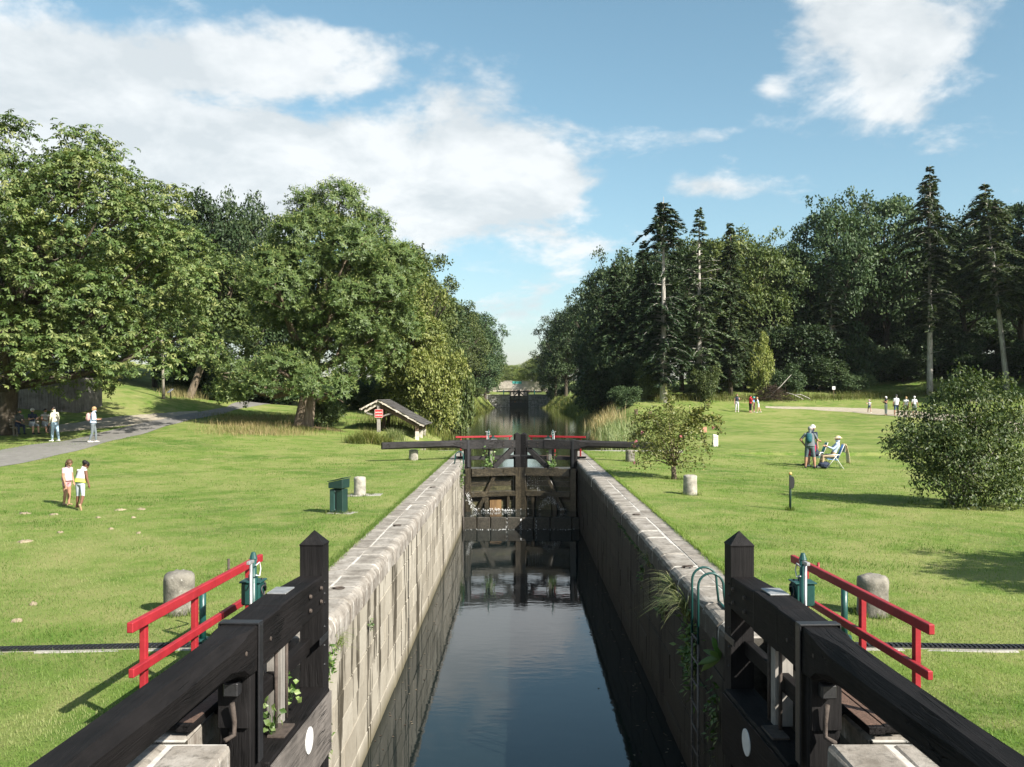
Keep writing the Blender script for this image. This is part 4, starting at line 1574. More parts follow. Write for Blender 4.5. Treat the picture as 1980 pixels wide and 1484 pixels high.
    for txt, zz in (('BAIGNADE', .07), ('INTERDITE', -.115)):
        cu = bpy.data.curves.new('lettering', 'FONT')
        cu.body = txt
        cu.align_x = 'CENTER'
        cu.align_y = 'CENTER'
        cu.size = .105
        cu.extrude = .002
        cu.offset = .004
        cu.materials.append(MATS['white_plate'])
        tmp = bpy.data.objects.new('tmp', cu)
        COL.objects.link(tmp)
        me = bpy.data.meshes.new_from_object(tmp.evaluated_get(bpy.context.evaluated_depsgraph_get()))
        bpy.data.objects.remove(tmp)
        o = bpy.data.objects.new('lettering', me)
        link(o, sg)
        o.location = (c.x, -.024, c.z + zz)
        o.rotation_euler = (math.pi / 2, 0, 0)
        o.scale = (.78, 1, 1)


wash_house()


# ------------------------------------------------------------------ hut, pole, reading board, bench
def hut():
    p = ground_at(150, 799)
    Y0 = p.y
    x1 = p.x
    Ht = thing('plank_hut', 'dark plank hut under the horse chestnut tree', 'hut', (x1, Y0, p.z))
    rr = random.Random(8)
    x = 0.0
    lib = []
    while x > -6.4:
        w = rr.uniform(.14, .2)
        o = obj('plank', B((x - w + .012, -.02 + rr.uniform(-.012, .012), -.2), (x, .03, 2.25 + rr.uniform(-.05, .05))), 'hut_plank_wood', Ht, bevel=.004)
        x -= w
    y = .03
    while y < 3.2:
        w = rr.uniform(.15, .2)
        obj('plank', B((-.02, y, -.3), (.03 + rr.uniform(-.01, .01), y + w - .012, 2.2)), 'hut_plank_wood', Ht, bevel=.004)
        y += w
    bm = bmesh.new()
    vs = [bm.verts.new(q) for q in ((.35, -.4, 2.24), (-6.8, -.4, 2.24), (-6.8, 1.6, 3.0), (.35, 1.6, 3.0), (-6.8, 3.6, 2.24), (.35, 3.6, 2.24))]
    for q in ((0, 3, 2, 1), (3, 5, 4, 2)):
        bm.faces.new([vs[i] for i in q])
    r = bmesh.ops.solidify(bm, geom=bm.faces[:], thickness=.08)
    obj('roof', bm, 'slate_shingle', Ht)
    obj('inner_wall', B((-6.3, .06, -.2), (-.05, 3.1, 2.1)), 'bark', Ht)


hut()
p = ground_at(316, 772)
po = thing('utility_pole', 'slim grey wooden pole on the grassy rise by the path', 'pole', (p.x, p.y, p.z))
tube_obj('shaft', [(0, 0, -.2), (-.04, 0, 2.4), (-.10, 0, 4.3)], [.115, .10, .085], 'pole_wood', po, 10)
tube_obj('band', [(0, 0, .25), (0, 0, .31)], .122, 'rust_iron', po, 10)


def reading_board():
    p = ground_at(330, 771)
    R = thing('reading_board', 'small tilted information board on a dark leg by the path', 'sign', (p.x, p.y, p.z))
    obj('leg', Bar((0, 0, -.05), (0, 0, .50), .09, .05), 'black_iron', R)
    obj('panel', Bar((-.02, -.22, .42), (.05, .12, .72), .42, .03), 'galvanised', R, bevel=.006)
    R.rotation_euler = (0, 0, math.radians(-35))


reading_board()


def bench(label, x, y, rz, z=None):
    Bn = thing('park_bench', label, 'bench', (x, y, h1(x, y) if z is None else z), rz)
    for k in range(4):
        obj('slat', B((-1.1, -.02 + k * .105, .42), (1.1, .075 + k * .105, .455)), 'bench_wood', Bn, bevel=.006)
    for k in range(3):
        obj('back_slat', Bar((-1.1, -.085 - k * .02, .60 + k * .12), (1.1, -.085 - k * .02, .60 + k * .12), .03, .09), 'bench_wood', Bn, bevel=.006)
    for xx in (-.9, .9):
        obj('leg', Bar((xx, .33, 0), (xx, .33, .42), .07, .07), 'bench_wood', Bn)
        obj('leg', Bar((xx, -.02, 0), (xx, -.11, .92), .07, .07), 'bench_wood', Bn)
        obj('rail', Bar((xx, -.03, .395), (xx, .38, .395), .05, .045), 'bench_wood', Bn)
    return Bn

# ------------------------------------------------------------------ vegetation
def unit(a):
    return a / (np.linalg.norm(a, axis=-1, keepdims=True) + 1e-9)


def leaf_faces(P, T, N, L, W, rnd, wide=.45, fold=.12):
    """n folded leaves: base P, direction T, normal N -> V(4n), F(2n), rnd(2n)"""
    n = len(P)
    T = unit(T)
    S = unit(np.cross(N, T))
    Nn = np.cross(T, S)
    L = np.broadcast_to(np.asarray(L, float), (n,))[:, None]
    W = np.broadcast_to(np.asarray(W, float), (n,))[:, None]
    mid = P + T * L * wide
    V = np.stack([P, mid + S * W / 2 + Nn * fold * W, P + T * L, mid - S * W / 2 + Nn * fold * W], 1).reshape(-1, 3)
    b = (np.arange(n) * 4)[:, None]
    F = np.stack([b + [0, 1, 2], b + [0, 2, 3]], 1).reshape(-1, 3)
    return V, F, np.repeat(rnd, 2)


def sphere_dirs(rng, n):
    return unit(rng.normal(size=(n, 3)))


def lobes_in(rng, c, r, k, lr, flat=.8, shell=(.5, .86)):
    """lobe centres inside an ellipsoid"""
    out = []
    for i in range(k):
        g = (i + .5) / k
        th = math.acos(1 - 2 * g) + rng.normal() * .12
        ph = i * 2.399963 + rng.normal() * .25
        d = np.array([math.sin(th) * math.cos(ph), math.sin(th) * math.sin(ph), math.cos(th)])
        s = rng.uniform(*shell)
        q = rng.uniform(*lr)
        out.append((np.array(c) + d * np.array(r) * s, np.array([q, q, q * flat])))
    return out


def foliage(rng, lobes, sub, per, L, W, spread=.28, droop=.3, palm=False, star=False, gs=1.0, inner=.15):
    """leaf clusters spread over the lobes"""
    col = NP()
    C = np.array([l[0] for l in lobes])
    R = np.array([l[1] for l in lobes])
    for i, (c, r) in enumerate(lobes):
        n = int(sub * (r[0] / R[:, 0].mean()) ** 2)
        d = sphere_dirs(rng, n)
        d[:, 2] = np.where(d[:, 2] < -.55, -d[:, 2], d[:, 2])
        rad = rng.uniform(.84, 1.08, n) + .10 * np.sin(d[:, 0] * 7 + i) * np.sin(d[:, 1] * 6 + d[:, 2] * 5)
        rad = np.where(rng.random(n) < inner, rng.uniform(.45, .8, n), rad)
        S = c + d * r * rad[:, None]
        q = ((S[:, None, :] - C[None]) / R[None])
        q2 = (q ** 2).sum(-1)
        q2[:, i] = 9
        gap = np.sin(S[:, 0] * 1.9 / gs + i) * np.sin(S[:, 1] * 2.1 / gs + 2 * i) + np.sin(S[:, 2] * 2.3 / gs + i * .7 + S[:, 0] * .8 / gs) * .8
        keep = (q2.min(1) > .52) & ((gap > -.55) | (rng.random(n) < .15) | (gs < .5))
        S, d = S[keep], d[keep]
        m = len(S)
        if not m:
            continue
        base = rng.random(m)
        P = np.repeat(S, per, 0) + rng.normal(size=(m * per, 3)) * spread * np.array([1, 1, .7])
        D = np.repeat(d, per, 0)
        rn = np.clip(.55 * np.repeat(base, per) + .45 * rng.random(m * per), 0, 1)
        k = len(P)
        if palm:
            ax = unit(D * .55 + np.array([0, 0, .75]) + rng.normal(size=(k, 3)) * .35)
            ref = unit(np.cross(ax, rng.normal(size=(k, 3))))
            oth = np.cross(ax, ref)
            for j in range(6):
                a = j * math.pi * 2 / 6 + rng.normal(0, .12, k)
                dr = np.cos(a)[:, None] * ref + np.sin(a)[:, None] * oth
                T = dr - ax * rng.uniform(.35, .95, k)[:, None]
                V, F, r_ = leaf_faces(P, T, ax + dr * .3, L * rng.uniform(.75, 1.15, k), W, np.clip(rn + rng.normal(0, .08, k), 0, 1), .66, .1)
                col.add(V, F, r_)
        elif star:
            ax = unit(D + np.array([0, 0, .3]) + rng.normal(size=(k, 3)) * .3)
            ref = unit(np.cross(ax, rng.normal(size=(k, 3))))
            oth = np.cross(ax, ref)
            for j in range(6):
                a = j * math.pi * 2 / 6 + rng.normal(0, .3, k)
                dr = np.cos(a)[:, None] * ref + np.sin(a)[:, None] * oth
                T = dr * 1.0 + ax * rng.uniform(-.1, .6, k)[:, None] - np.array([0, 0, droop])
                V, F, r_ = leaf_faces(P, T, ax, L * rng.uniform(.7, 1.15, k), W, np.clip(rn * .62 + rng.normal(0, .08, k), 0, 1), .5, .08)
                col.add(V, F, r_)
            # yellow catkins standing out of the spray
            T = ax + rng.normal(size=(k, 3)) * .35
            V, F, r_ = leaf_faces(P + ax * .05, T, ref, L * .85, W * .55, np.full(k, 1.0), .5, .3)
            col.add(V, F, r_)
        else:
            T = unit(D * .5 + rng.normal(size=(k, 3)) * .7 - np.array([0, 0, droop]))
            N = unit(D * .6 + np.array([0, 0, .6]) + rng.normal(size=(k, 3)) * .45)
            V, F, r_ = leaf_faces(P - T * L * .4, T, N, L * rng.uniform(.7, 1.25, k), W * rng.uniform(.7, 1.2, k), rn)
            col.add(V, F, r_)
    V, F, R_, M_ = col.out()
    return V, F, R_


def limbs(rng, trunk_pts, trunk_r, lobes, frac=.55, r0=.22, every=1, n=7):
    """trunk and limbs running to the lobes as one tapered branching mesh"""
    col = NP()
    P = np.array(trunk_pts, float)
    col.tube(P, trunk_r, 12)
    zs = P[:, 2]
    for i, (c, r) in enumerate(lobes[::every]):
        zb = np.clip(zs[0] + (c[2] - zs[0]) * rng.uniform(.45, .72), zs[0] + (zs[-1] - zs[0]) * .25, zs[-1])
        b = np.array([np.interp(zb, zs, P[:, k]) for k in range(3)])
        rr = float(np.interp(zb, zs, trunk_r)) * .55
        mid = (b + c) / 2 + np.array([0, 0, -.08 * np.linalg.norm(c - b)]) + rng.normal(size=3) * .25
        Q = [b + (mid - b) * 0, b * .5 + mid * .5, mid, mid * .5 + c * .5, c]
        col.tube(np.array(Q), [rr, rr * .8, rr * .6, rr * .42, rr * .2], n)
        for k in range(3):
            t = c + sphere_dirs(rng, 1)[0] * r * .85
            s = mid * .4 + c * .6
            col.tube(np.array([s, (s + t) / 2 + rng.normal(size=3) * .12, t]), [rr * .3, rr * .2, rr * .06], 5)
    V, F, R_, M_ = col.out()
    return V, F


PROTO = {}


def make_proto(key, seed, H=16.0, R=5.2, base=.12, k=30, lr=(1.5, 2.4), sub=95, per=8, L=.36, W=.22, droop=.3, shape='round', spread=.3, trunk=.34):
    rng = np.random.default_rng(seed)
    z0, z1 = H * base, H
    c = (0, 0, (z0 + z1) / 2)
    lob = lobes_in(rng, c, (R - lr[0] * .35, R - lr[0] * .35, (z1 - z0) / 2 - lr[0] * .3), k, lr)
    if shape == 'cone':
        lob = [(np.array([q[0] * (1.12 - .62 * (q[2] - z0) / (z1 - z0)), q[1] * (1.12 - .62 * (q[2] - z0) / (z1 - z0)), q[2]]), r * (1.12 - .35 * (q[2] - z0) / (z1 - z0))) for q, r in lob]
    # a few sprigs that break the outline
    for _ in range(6):
        d = sphere_dirs(rng, 1)[0]
        d[2] = abs(d[2])
        q = rng.uniform(.6, .95)
        lob.append((np.array(c) + d * np.array([R, R, (z1 - z0) / 2]) * .98, np.array([q, q, q * 1.1])))
    V, F, r_ = foliage(rng, lob, sub * 1.12, per, L, W, spread, droop, gs=H / 16)
    crown = np_mesh('crown', V, F, 'oak_leaf', rnd=r_)
    lean = rng.normal(0, .25, 2)
    pts = [(0, 0, -.6), (0, 0, .2), (lean[0] * .3, lean[1] * .3, H * .25), (lean[0], lean[1], H * .55), (lean[0] * 1.4, lean[1] * 1.4, H * .86)]
    Vt, Ft = limbs(rng, pts, [trunk * 1.25, trunk, trunk * .82, trunk * .5, trunk * .12], lob, every=2)
    tr = np_mesh('trunk', Vt, Ft, 'bark', smooth=True)
    PROTO[key] = (crown, tr, H, R)


make_proto('oak_a', 1)
make_proto('oak_b', 2, base=.2, k=26, lr=(1.4, 2.7), R=5.6)
make_proto('horn_a', 3, base=.04, k=40, lr=(1.1, 1.9), L=.32, W=.2, droop=.45, shape='cone', sub=80)
make_proto('horn_b', 4, base=.03, k=36, lr=(1.2, 2.1), L=.34, W=.22, droop=.4, shape='cone', sub=85)
make_proto('tall', 5, base=.25, R=4.2, k=24, lr=(1.2, 2.0), sub=80)
make_proto('bush', 6, H=4.0, R=2.2, base=-.05, k=18, lr=(.55, 1.0), sub=75, per=8, L=.20, W=.13, spread=.16, trunk=.12)
make_proto('bush_b', 8, H=3.2, R=2.6, base=-.1, k=20, lr=(.5, .95), sub=70, per=8, L=.22, W=.13, spread=.18, trunk=.12)


def put_tree(name, label, cat, x, y, H, R, key, leaf='oak_leaf', bark='bark', rz=None, group=None, z=None):
    crown, tr, H0, R0 = PROTO[key]
    T = thing(name, label, cat, (x, y, (h1(x, y) if z is None else z) - .05), random.uniform(0, 6.28) if rz is None else rz, group)
    T.scale = (R / R0, R / R0, H / H0)
    for nm, me, mt in (('crown', crown, leaf), ('trunk', tr, bark)):
        o = bpy.data.objects.new(nm, me)
        link(o, T)
        o.material_slots[0].link = 'OBJECT'
        o.material_slots[0].material = MATS[mt]
        if nm == 'crown':
            o['kind'] = 'stuff'
    return T


def tree_px(name, label, px, Y, ytop, wpx, key, leaf, bark='bark', group=None, cat='tree', rz=None):
    x = CAMX + (px - PXC) * Y / FPX
    zt = CAMZ + (PYH - ytop) * Y / FPX
    zb = h1(x, Y)
    return put_tree(name, label, cat, x, Y, max(zt - zb, .5), wpx * Y / FPX / 2, key, leaf, bark, rz, group)


def big_trees():
    # horse chestnut over the bench
    rng = np.random.default_rng(21)
    x, y = -25.6, 48.2
    z = h1(x, y)
    T = thing('horse_chestnut_tree', 'huge horse chestnut tree with drooping leaf fans shading the bench', 'tree', (x, y, z))
    lob = lobes_in(rng, (.9, -.2, 9.2), (7.6, 7.6, 6.4), 54, (1.7, 2.7), .82, (.55, .92))
    lob += [(np.array(q), np.array([r, r, r * .85])) for q, r in (((6.2, -2.2, 4.2), 1.9), ((4.0, -4.8, 4.0), 1.9), ((1.0, -6.0, 3.9), 2.0), ((-2.0, -5.8, 4.0), 2.0), ((7.2, .5, 5.2), 1.9),
                                                                 ((6.8, -1.0, 12.6), 1.6), ((3.5, -2.5, 15.0), 1.7), ((-1.5, -1, 16.0), 1.9), ((-4, -3.5, 14.5), 2.0), ((8.0, -1.5, 8.0), 1.8))]
    V, F, r_ = foliage(rng, lob, 136, 4, .265, .10, .27, .3, palm=True, inner=.05)
    V = V * np.array([1, 1, .95])
    o = np_obj('crown', V, F, 'horse_chestnut_leaf', T, rnd=r_)
    o['kind'] = 'stuff'
    Vt, Ft = limbs(rng, [(-2.0, .4, -.5), (-2.0, .4, .4), (-1.7, .3, 3.5), (-.6, 0, 8), (.3, 0, 12)], [.62, .5, .42, .3, .08], lob, every=2)
    np_obj('trunk', Vt, Ft, 'bark', T, smooth=True)
    # sweet chestnut by the wash house
    rng = np.random.default_rng(22)
    p = ground_at(587, 827)
    T = thing('sweet_chestnut_tree', 'big sweet chestnut with pale catkins and thick leaning trunk', 'tree', (p.x, p.y, p.z))
    s = p.y / 55.0
    lob = lobes_in(rng, (1.5, 0, 8.3), (4.6, 4.4, 5.4), 40, (1.15, 1.95), .85, (.5, .92))
    lob += [(np.array(q), np.array([r, r, r * .85])) for q, r in (((-3.4, -1.5, 3.6), 1.4), ((-2.4, -2.4, 2.6), 1.1), ((-.8, -3.0, 3.4), 1.3), ((3.4, -1.6, 3.6), 1.4), ((5.0, 0, 4.6), 1.3), ((5.6, 0, 6.2), 1.5),
                                                                 ((-4.2, -1.0, 2.6), 1.1), ((-3.6, -2.0, 1.9), .8), ((-1.6, -3.2, 2.4), 1.0), ((1.0, -3.4, 2.7), 1.1), ((2.6, -3.0, 2.2), 1.0), ((-4.6, -.5, 4.6), 1.3), ((2.3, -.4, 13.6), 1.4), ((.2, 0, 13.2), 1.3), ((4.0, 0, 12.0), 1.3))]
    V, F, r_ = foliage(rng, lob, 150, 4, .25, .078, .22, .35, star=True, inner=.05)
    o = np_obj('crown', V * s, F, 'sweet_chestnut_leaf', T, rnd=r_)
    o['kind'] = 'stuff'
    Vt, Ft = limbs(rng, [(-.06, 0, -.4), (0, 0, .15), (.22, 0, 1.6), (.5, .1, 3.2), (1.0, 0, 7), (1.5, 0, 11)], [.82, .62, .50, .42, .3, .08], lob, every=2)
    np_obj('trunk', Vt * s, Ft, 'brown_bark', T, smooth=True)
    # bare earth round its foot
    rr = np.random.default_rng(2)
    n = 28
    V = [(p.x, p.y, p.z + .05)]
    for i in range(n):
        a = 2 * math.pi * i / n
        q = 1.5 * (1 + .2 * rr.normal())
        V.append((p.x + .5 + q * 1.3 * math.cos(a), p.y + q * math.sin(a), h1(p.x + .5 + q * 1.3 * math.cos(a), p.y + q * math.sin(a)) + .015))
    tag(np_obj('bare_earth', V, [(0, 1 + i, 1 + (i + 1) % n) for i in range(n)], 'leaf_litter'), 'brown leaf litter round the sweet chestnut trunk', kind='structure')


big_trees()


def conifer(label, x, y, H, seed, bare=.25, rmax=2.6, dens=1.0, leaf='needle', bark='pale_bark', lean=(0, 0), gap=(), name='conifer_tree', droop=.25, group=None, taper=.8, r_tr=.24, dead=0):
    rng = np.random.default_rng(seed)
    T = thing(name, label, 'tree', (x, y, h1(x, y) - .05), 0, group)
    col = NP()
    col.tube(np.array([(0, 0, -.5), (lean[0] * .1, lean[1] * .1, H * .1), (lean[0] * .5, lean[1] * .5, H * .5), (lean[0], lean[1], H)]), [r_tr * 1.2, r_tr, r_tr * .62, .02], 10)
    fol = NP()
    z = H * bare
    while z < H * .99:
        f = z / H
        skip = any(a < f < b for a, b in gap)
        rl = rmax * min(1.0, ((1 - f) / (1 - taper) if f > taper else 1.0)) * (.35 + .65 * min(1, (f - bare + .08) / .2)) + .15
        n = rng.integers(4, 7)
        a0 = rng.uniform(0, 6.28)
        for k in range(n):
            if skip and rng.random() < .82:
                continue
            if rng.random() > dens * .9:
                continue
            a = a0 + 2 * math.pi * k / n + rng.normal(0, .25)
            ln = rl * rng.uniform(.4, 1.2)
            o = np.array([lean[0] * f, lean[1] * f, z + rng.normal(0, .12)])
            d = np.array([math.cos(a), math.sin(a), 0])
            rise = .28 * (1 if f > .75 else .4)
            pts = [o, o + d * ln * .4 + np.array([0, 0, ln * rise * .4]), o + d * ln * .75 + np.array([0, 0, ln * (rise * .3 - droop * .35)]), o + d * ln + np.array([0, 0, -ln * droop * .8])]
            pts = np.array(pts)
            col.tube(pts, [.045, .032, .02, .008], 5)
            # sprays of needles, flat and slightly hanging
            m = max(6, int(ln * 10))
            t = np.sort(rng.uniform(.18, 1.0, m))
            P = np.stack([np.interp(t * 3, [0, 1.2, 2.25, 3], pts[:, j]) for j in range(3)], 1)
            side = np.array([-d[1], d[0], 0])
            for sg in (-1, 1):
                w = (.30 + .42 * (1 - t)) * min(1.0, .45 + ln * .3)
                Tt = d * .6 + sg * side * 1.0 + np.array([0, 0, -.25]) + rng.normal(size=(m, 3)) * .22
                V, F, r_ = leaf_faces(P, Tt, np.tile([0, 0, 1.0], (m, 1)) + rng.normal(size=(m, 3)) * .3, w * rng.uniform(.7, 1.3, m) + .14, .20, np.clip(rng.random(m) * .8 + .1, 0, 1), .5, .15)
                fol.add(V, F, r_)
                V, F, r_ = leaf_faces(P, d * .8 + sg * side * .5 + np.array([0, 0, -.75]) + rng.normal(size=(m, 3)) * .2, np.tile(d, (m, 1)) + rng.normal(size=(m, 3)) * .3, w * .8, .15, np.clip(rng.random(m) * .7, 0, 1), .5, .15)
                fol.add(V, F, r_)
        z += rng.uniform(.34, .5) * max(.6, H / 22)
    for _ in range(dead):
        f = rng.uniform(.15, .75)
        a = rng.uniform(0, 6.28)
        o = np.array([lean[0] * f, lean[1] * f, H * f])
        d = np.array([math.cos(a), math.sin(a), rng.uniform(-.1, .5)])
        ln = rng.uniform(.8, 2.2)
        col.tube(np.array([o, o + d * ln * .5, o + d * ln + np.array([0, 0, -.2])]), [.05, .03, .01], 5)
    V, F, _, _ = col.out()
    np_obj('trunk', V, F, bark, T, smooth=True)
    V, F, r_, _ = fol.out()
    o = np_obj('boughs', V, F, leaf, T, rnd=r_)
    o['kind'] = 'stuff'
    return T


def conifer_px(label, px, Y, ytop, seed, **kw):
    x = CAMX + (px - PXC) * Y / FPX
    H = CAMZ + (PYH - ytop) * Y / FPX - h1(x, Y)
    return conifer(label, x, Y, H, seed, **kw)


ORD = ['first', 'second', 'third', 'fourth', 'fifth', 'sixth', 'seventh']


def woods():
    GL, GR, GB = 'trees of the wood behind the horse chestnut', 'trees lining the far pool on the shelter side', 'trees lining the far pool on the reed side'
    tree_px('oak_tree', 'dark oak crown showing just above the horse chestnut edge', 405, 80, 356, 190, 'oak_a', 'dark_leaf')
    tree_px('oak_tree', 'dark oak crown between horse chestnut and sweet chestnut', 478, 86, 372, 170, 'oak_b', 'oak_leaf')
    t = tree_px('maple_tree', 'mid green tree with leaning brown trunk on the grassy bank', 366, 70, 470, 190, 'tall', 'hornbeam_leaf', 'brown_bark', rz=0)
    t.rotation_euler = (0, .34, 0)
    for k, (px, Y, yt, w) in enumerate(((330, 96, 400, 220), (240, 92, 430, 220), (140, 96, 420, 230), (40, 92, 420, 230), (-70, 90, 400, 230), (-190, 80, 380, 240),
                                        (520, 100, 470, 170), (300, 78, 600, 190), (190, 80, 590, 200), (90, 76, 590, 200), (0, 74, 580, 200), (555, 88, 520, 160), (-120, 66, 560, 200))):
        tree_px('broadleaf_tree', 'dark broadleaf tree in the wood behind hut and horse chestnut', px, Y, yt, w, ('oak_a', 'oak_b', 'horn_b')[k % 3], ('dark_leaf', 'oak_leaf')[k % 2], group=GL)
    # left bank of the pool
    tree_px('linden_tree', 'yellow green linden leaning over the wash house roof', 795, 68, 520, 175, 'horn_b', 'linden_leaf')
    tree_px('linden_tree', 'tall green linden between sweet chestnut and hornbeams', 725, 79, 455, 170, 'horn_a', 'hornbeam_leaf')
    tree_px('hornbeam_tree', 'dark hornbeam rising beside the sweet chestnut crown', 782, 90, 446, 200, 'horn_a', 'hornbeam_leaf')
    def row(name, label, side, Y, yt, R, key, leaf, group, over=.95):
        sh = float(np.interp(Y, _sy, SHORE_L if side < 0 else SHORE_R))
        x = side * (sh + over * R)
        H = CAMZ + (PYH - yt) * Y / FPX - h1(x, Y)
        put_tree(name, label, 'tree', x, Y, H, R, key, leaf, 'bark', None, group)
    for k, (Y, yt, R, ov) in enumerate(((100, 476, 4.9, .95), (115, 512, 4.9, .95), (133, 548, 5, .95), (154, 572, 5, .85), (176, 584, 5.6, .65), (198, 592, 6.4, .42), (219, 614, 6.2, .32))):
        row('hornbeam_tree', '%s hornbeam of the pool row, counted from the wash house' % ORD[k], -1, Y, yt, R, ('horn_b', 'horn_a')[k % 2], 'hornbeam_leaf' if k < 5 else 'oak_leaf', GR, ov)
    for k, (px, Y, yt, w) in enumerate(((700, 100, 520, 200), (780, 118, 520, 190), (830, 145, 540, 150), (880, 190, 590, 120))):
        tree_px('broadleaf_tree', 'broadleaf tree behind the hornbeam row, shelter side', px, Y, yt, w, 'oak_a', 'dark_leaf', group='second row behind the hornbeams')
    # right bank of the pool
    for k, (Y, yt, R, ov) in enumerate(((219, 612, 6.0, .42), (200, 592, 6.2, .5), (178, 574, 5.8, .7), (156, 556, 5.6, .85), (138, 534, 5.4, .95), (123, 482, 5.4, .85))):
        row('oak_tree', '%s dark oak of the pool row, counted from the distant lock' % ORD[k], 1, Y, yt, R, ('horn_b', 'horn_a', 'oak_b')[k % 3], ('oak_leaf', 'dark_leaf')[k % 2], GB, ov)
    for k, (Y, yt, R) in enumerate(((120, 640, 3.6), (107, 630, 3.8), (150, 650, 3.6))):
        row('broadleaf_tree', 'low dark tree at the foot of the reed side row', 1, Y, yt, R, 'horn_a', 'dark_leaf', 'low trees at the pool edge', 1.15)
    conifer_px('broad dark spruce with layered boughs, canal side of the tall bare firs', 1188, 98, 510, 41, bare=.02, rmax=3.8, taper=.25, droop=.5, bark='bark', r_tr=.3)
    conifer_px('dark spruce close behind the tall bare fir', 1243, 97, 466, 42, bare=.03, rmax=3.4, taper=.35, droop=.5, bark='bark', r_tr=.3)
    conifer_px('tall fir with dark top over bare pale trunk at the meadow edge', 1283, 89, 380, 43, bare=.10, rmax=2.5, taper=.84, droop=.38, gap=((.48, .75),), leaf='needle', dead=14, r_tr=.34)
    conifer_px('thin tall larch with long pale crooked limbs', 1352, 92, 404, 44, bare=.06, rmax=2.7, taper=.6, droop=.3, leaf='bare_needle', dens=.75, dead=30, r_tr=.32)
    conifer_px('feathery olive larch right of the pale limbed one', 1412, 95, 430, 45, bare=.08, rmax=2.4, taper=.6, droop=.6, leaf='bare_needle', dens=.95, dead=10, bark='bark')
    conifer_px('slender ragged fir in front of the dark wood', 1607, 101, 520, 46, bare=.1, rmax=1.9, taper=.7, droop=.35, leaf='bare_needle', dens=.7, dead=16)
    conifer_px('tallest fir of the wood with bare mottled lower trunk', 1798, 95, 318, 47, bare=.30, rmax=3.3, taper=.70, droop=.32, leaf='bare_needle', dead=8, r_tr=.30)
    conifer_px('tall leaning fir near the big shrub with bare pale trunk', 1948, 93, 352, 48, bare=.40, rmax=3.4, taper=.80, droop=.3, leaf='bare_needle', lean=(-2.4, 0), dens=.85, dead=8, r_tr=.28)
    for k, (px, Y, yt, w, key, lf, lab) in enumerate((
            (1318, 99, 450, 150, 'horn_a', 'dark_leaf', 'dark tree filling the gap between fir and larch'),
            (1385, 103, 438, 170, 'oak_a', 'hornbeam_leaf', 'olive topped tree behind the two larches'),
            (1465, 104, 446, 170, 'oak_b', 'hornbeam_leaf', 'rounded tree right of the larches'),
            (1528, 106, 462, 160, 'oak_a', 'dark_leaf', 'dark tree left of the tall oak by the ragged fir'),
            (1606, 107, 376, 175, 'oak_b', 'oak_leaf', 'tall dark oak rising behind the slender ragged fir'),
            (1715, 110, 356, 180, 'oak_a', 'oak_leaf', 'tall oak with see through crown left of the tallest fir'),
            (1868, 108, 410, 190, 'oak_b', 'dark_leaf', 'dark oak between tallest fir and leaning fir'),
            (1975, 104, 366, 190, 'oak_a', 'oak_leaf', 'dark oak behind the leaning fir'),
            (1660, 112, 472, 160, 'oak_b', 'dark_leaf', 'dark oak filling the gap behind the climbing track'))):
        tree_px('oak_tree', lab, px, Y, yt, w, key, lf)
    n = 0
    for row, (Y, yt0, st) in enumerate(((122, 482, 85), (138, 492, 95))):
        for px in range(1250 + row * 40, 2130, st):
            n += 1
            tree_px('broadleaf_tree', 'dark broadleaf tree deep in the wood across the meadow', px, Y + random.uniform(-4, 4), yt0 + random.uniform(-25, 30), 190, ('oak_a', 'oak_b', 'horn_b')[n % 3], ('dark_leaf', 'oak_leaf')[n % 2], group='trees deep in the wood across the meadow')
    # understorey at the wood edge
    for k, (px, Y, yt, w) in enumerate(((1545, 101, 640, 130), (1640, 103, 650, 120), (1585, 99, 700, 90), (1690, 104, 670, 110), (1745, 103, 690, 100), (1850, 104, 660, 140), (1905, 99, 690, 110), (1965, 98, 680, 120),
                                        (1440, 100, 640, 110), (1390, 98, 690, 80), (1250, 95, 700, 90), (1205, 96, 690, 100), (1165, 98, 690, 100), (1520, 97, 715, 80), (2030, 92, 660, 140), (1640, 98, 722, 80), (1790, 106, 640, 130))):
        tree_px('understorey_bush', 'shaded bush at the foot of the wood across the meadow', px, Y, yt, w, ('bush', 'bush_b')[k % 2], ('dark_leaf', 'oak_leaf')[k % 2], group='understorey bushes of the wood', cat='bush')
    for k, px in enumerate(range(1545, 2090, 68)):
        tree_px('understorey_bush', 'shaded bush at the foot of the wood across the meadow', px, 119 + 3 * (k % 2), 610, 150, ('bush', 'bush_b')[k % 2], 'dark_leaf', group='understorey bushes of the wood', cat='bush')
    tree_px('elder_bush', 'bright yellow green bush at the wood edge above the brush pile', 1470, 97, 668, 56, 'bush_b', 'linden_leaf', cat='bush')
    tree_px('elder_bush', 'olive bush at the foot of the larch', 1366, 91, 708, 50, 'bush', 'hornbeam_leaf', cat='bush')
    tree_px('elder_bush', 'dull green bush hugging the foot of the tall bare fir', 1262, 91, 705, 60, 'bush', 'hornbeam_leaf', cat='bush')
    # far end of the canal
    for k, (px, Y, yt, w) in enumerate(((962, 300, 700, 60), (985, 330, 702, 60), (1008, 345, 708, 50), (1030, 315, 692, 60), (1050, 290, 680, 70), (940, 270, 690, 70))):
        tree_px('distant_tree', 'pale hazy tree closing the canal view beyond the bridge', px, Y, yt, w, 'oak_a', 'linden_leaf' if k % 2 else 'hornbeam_leaf', group='trees beyond the bridge')
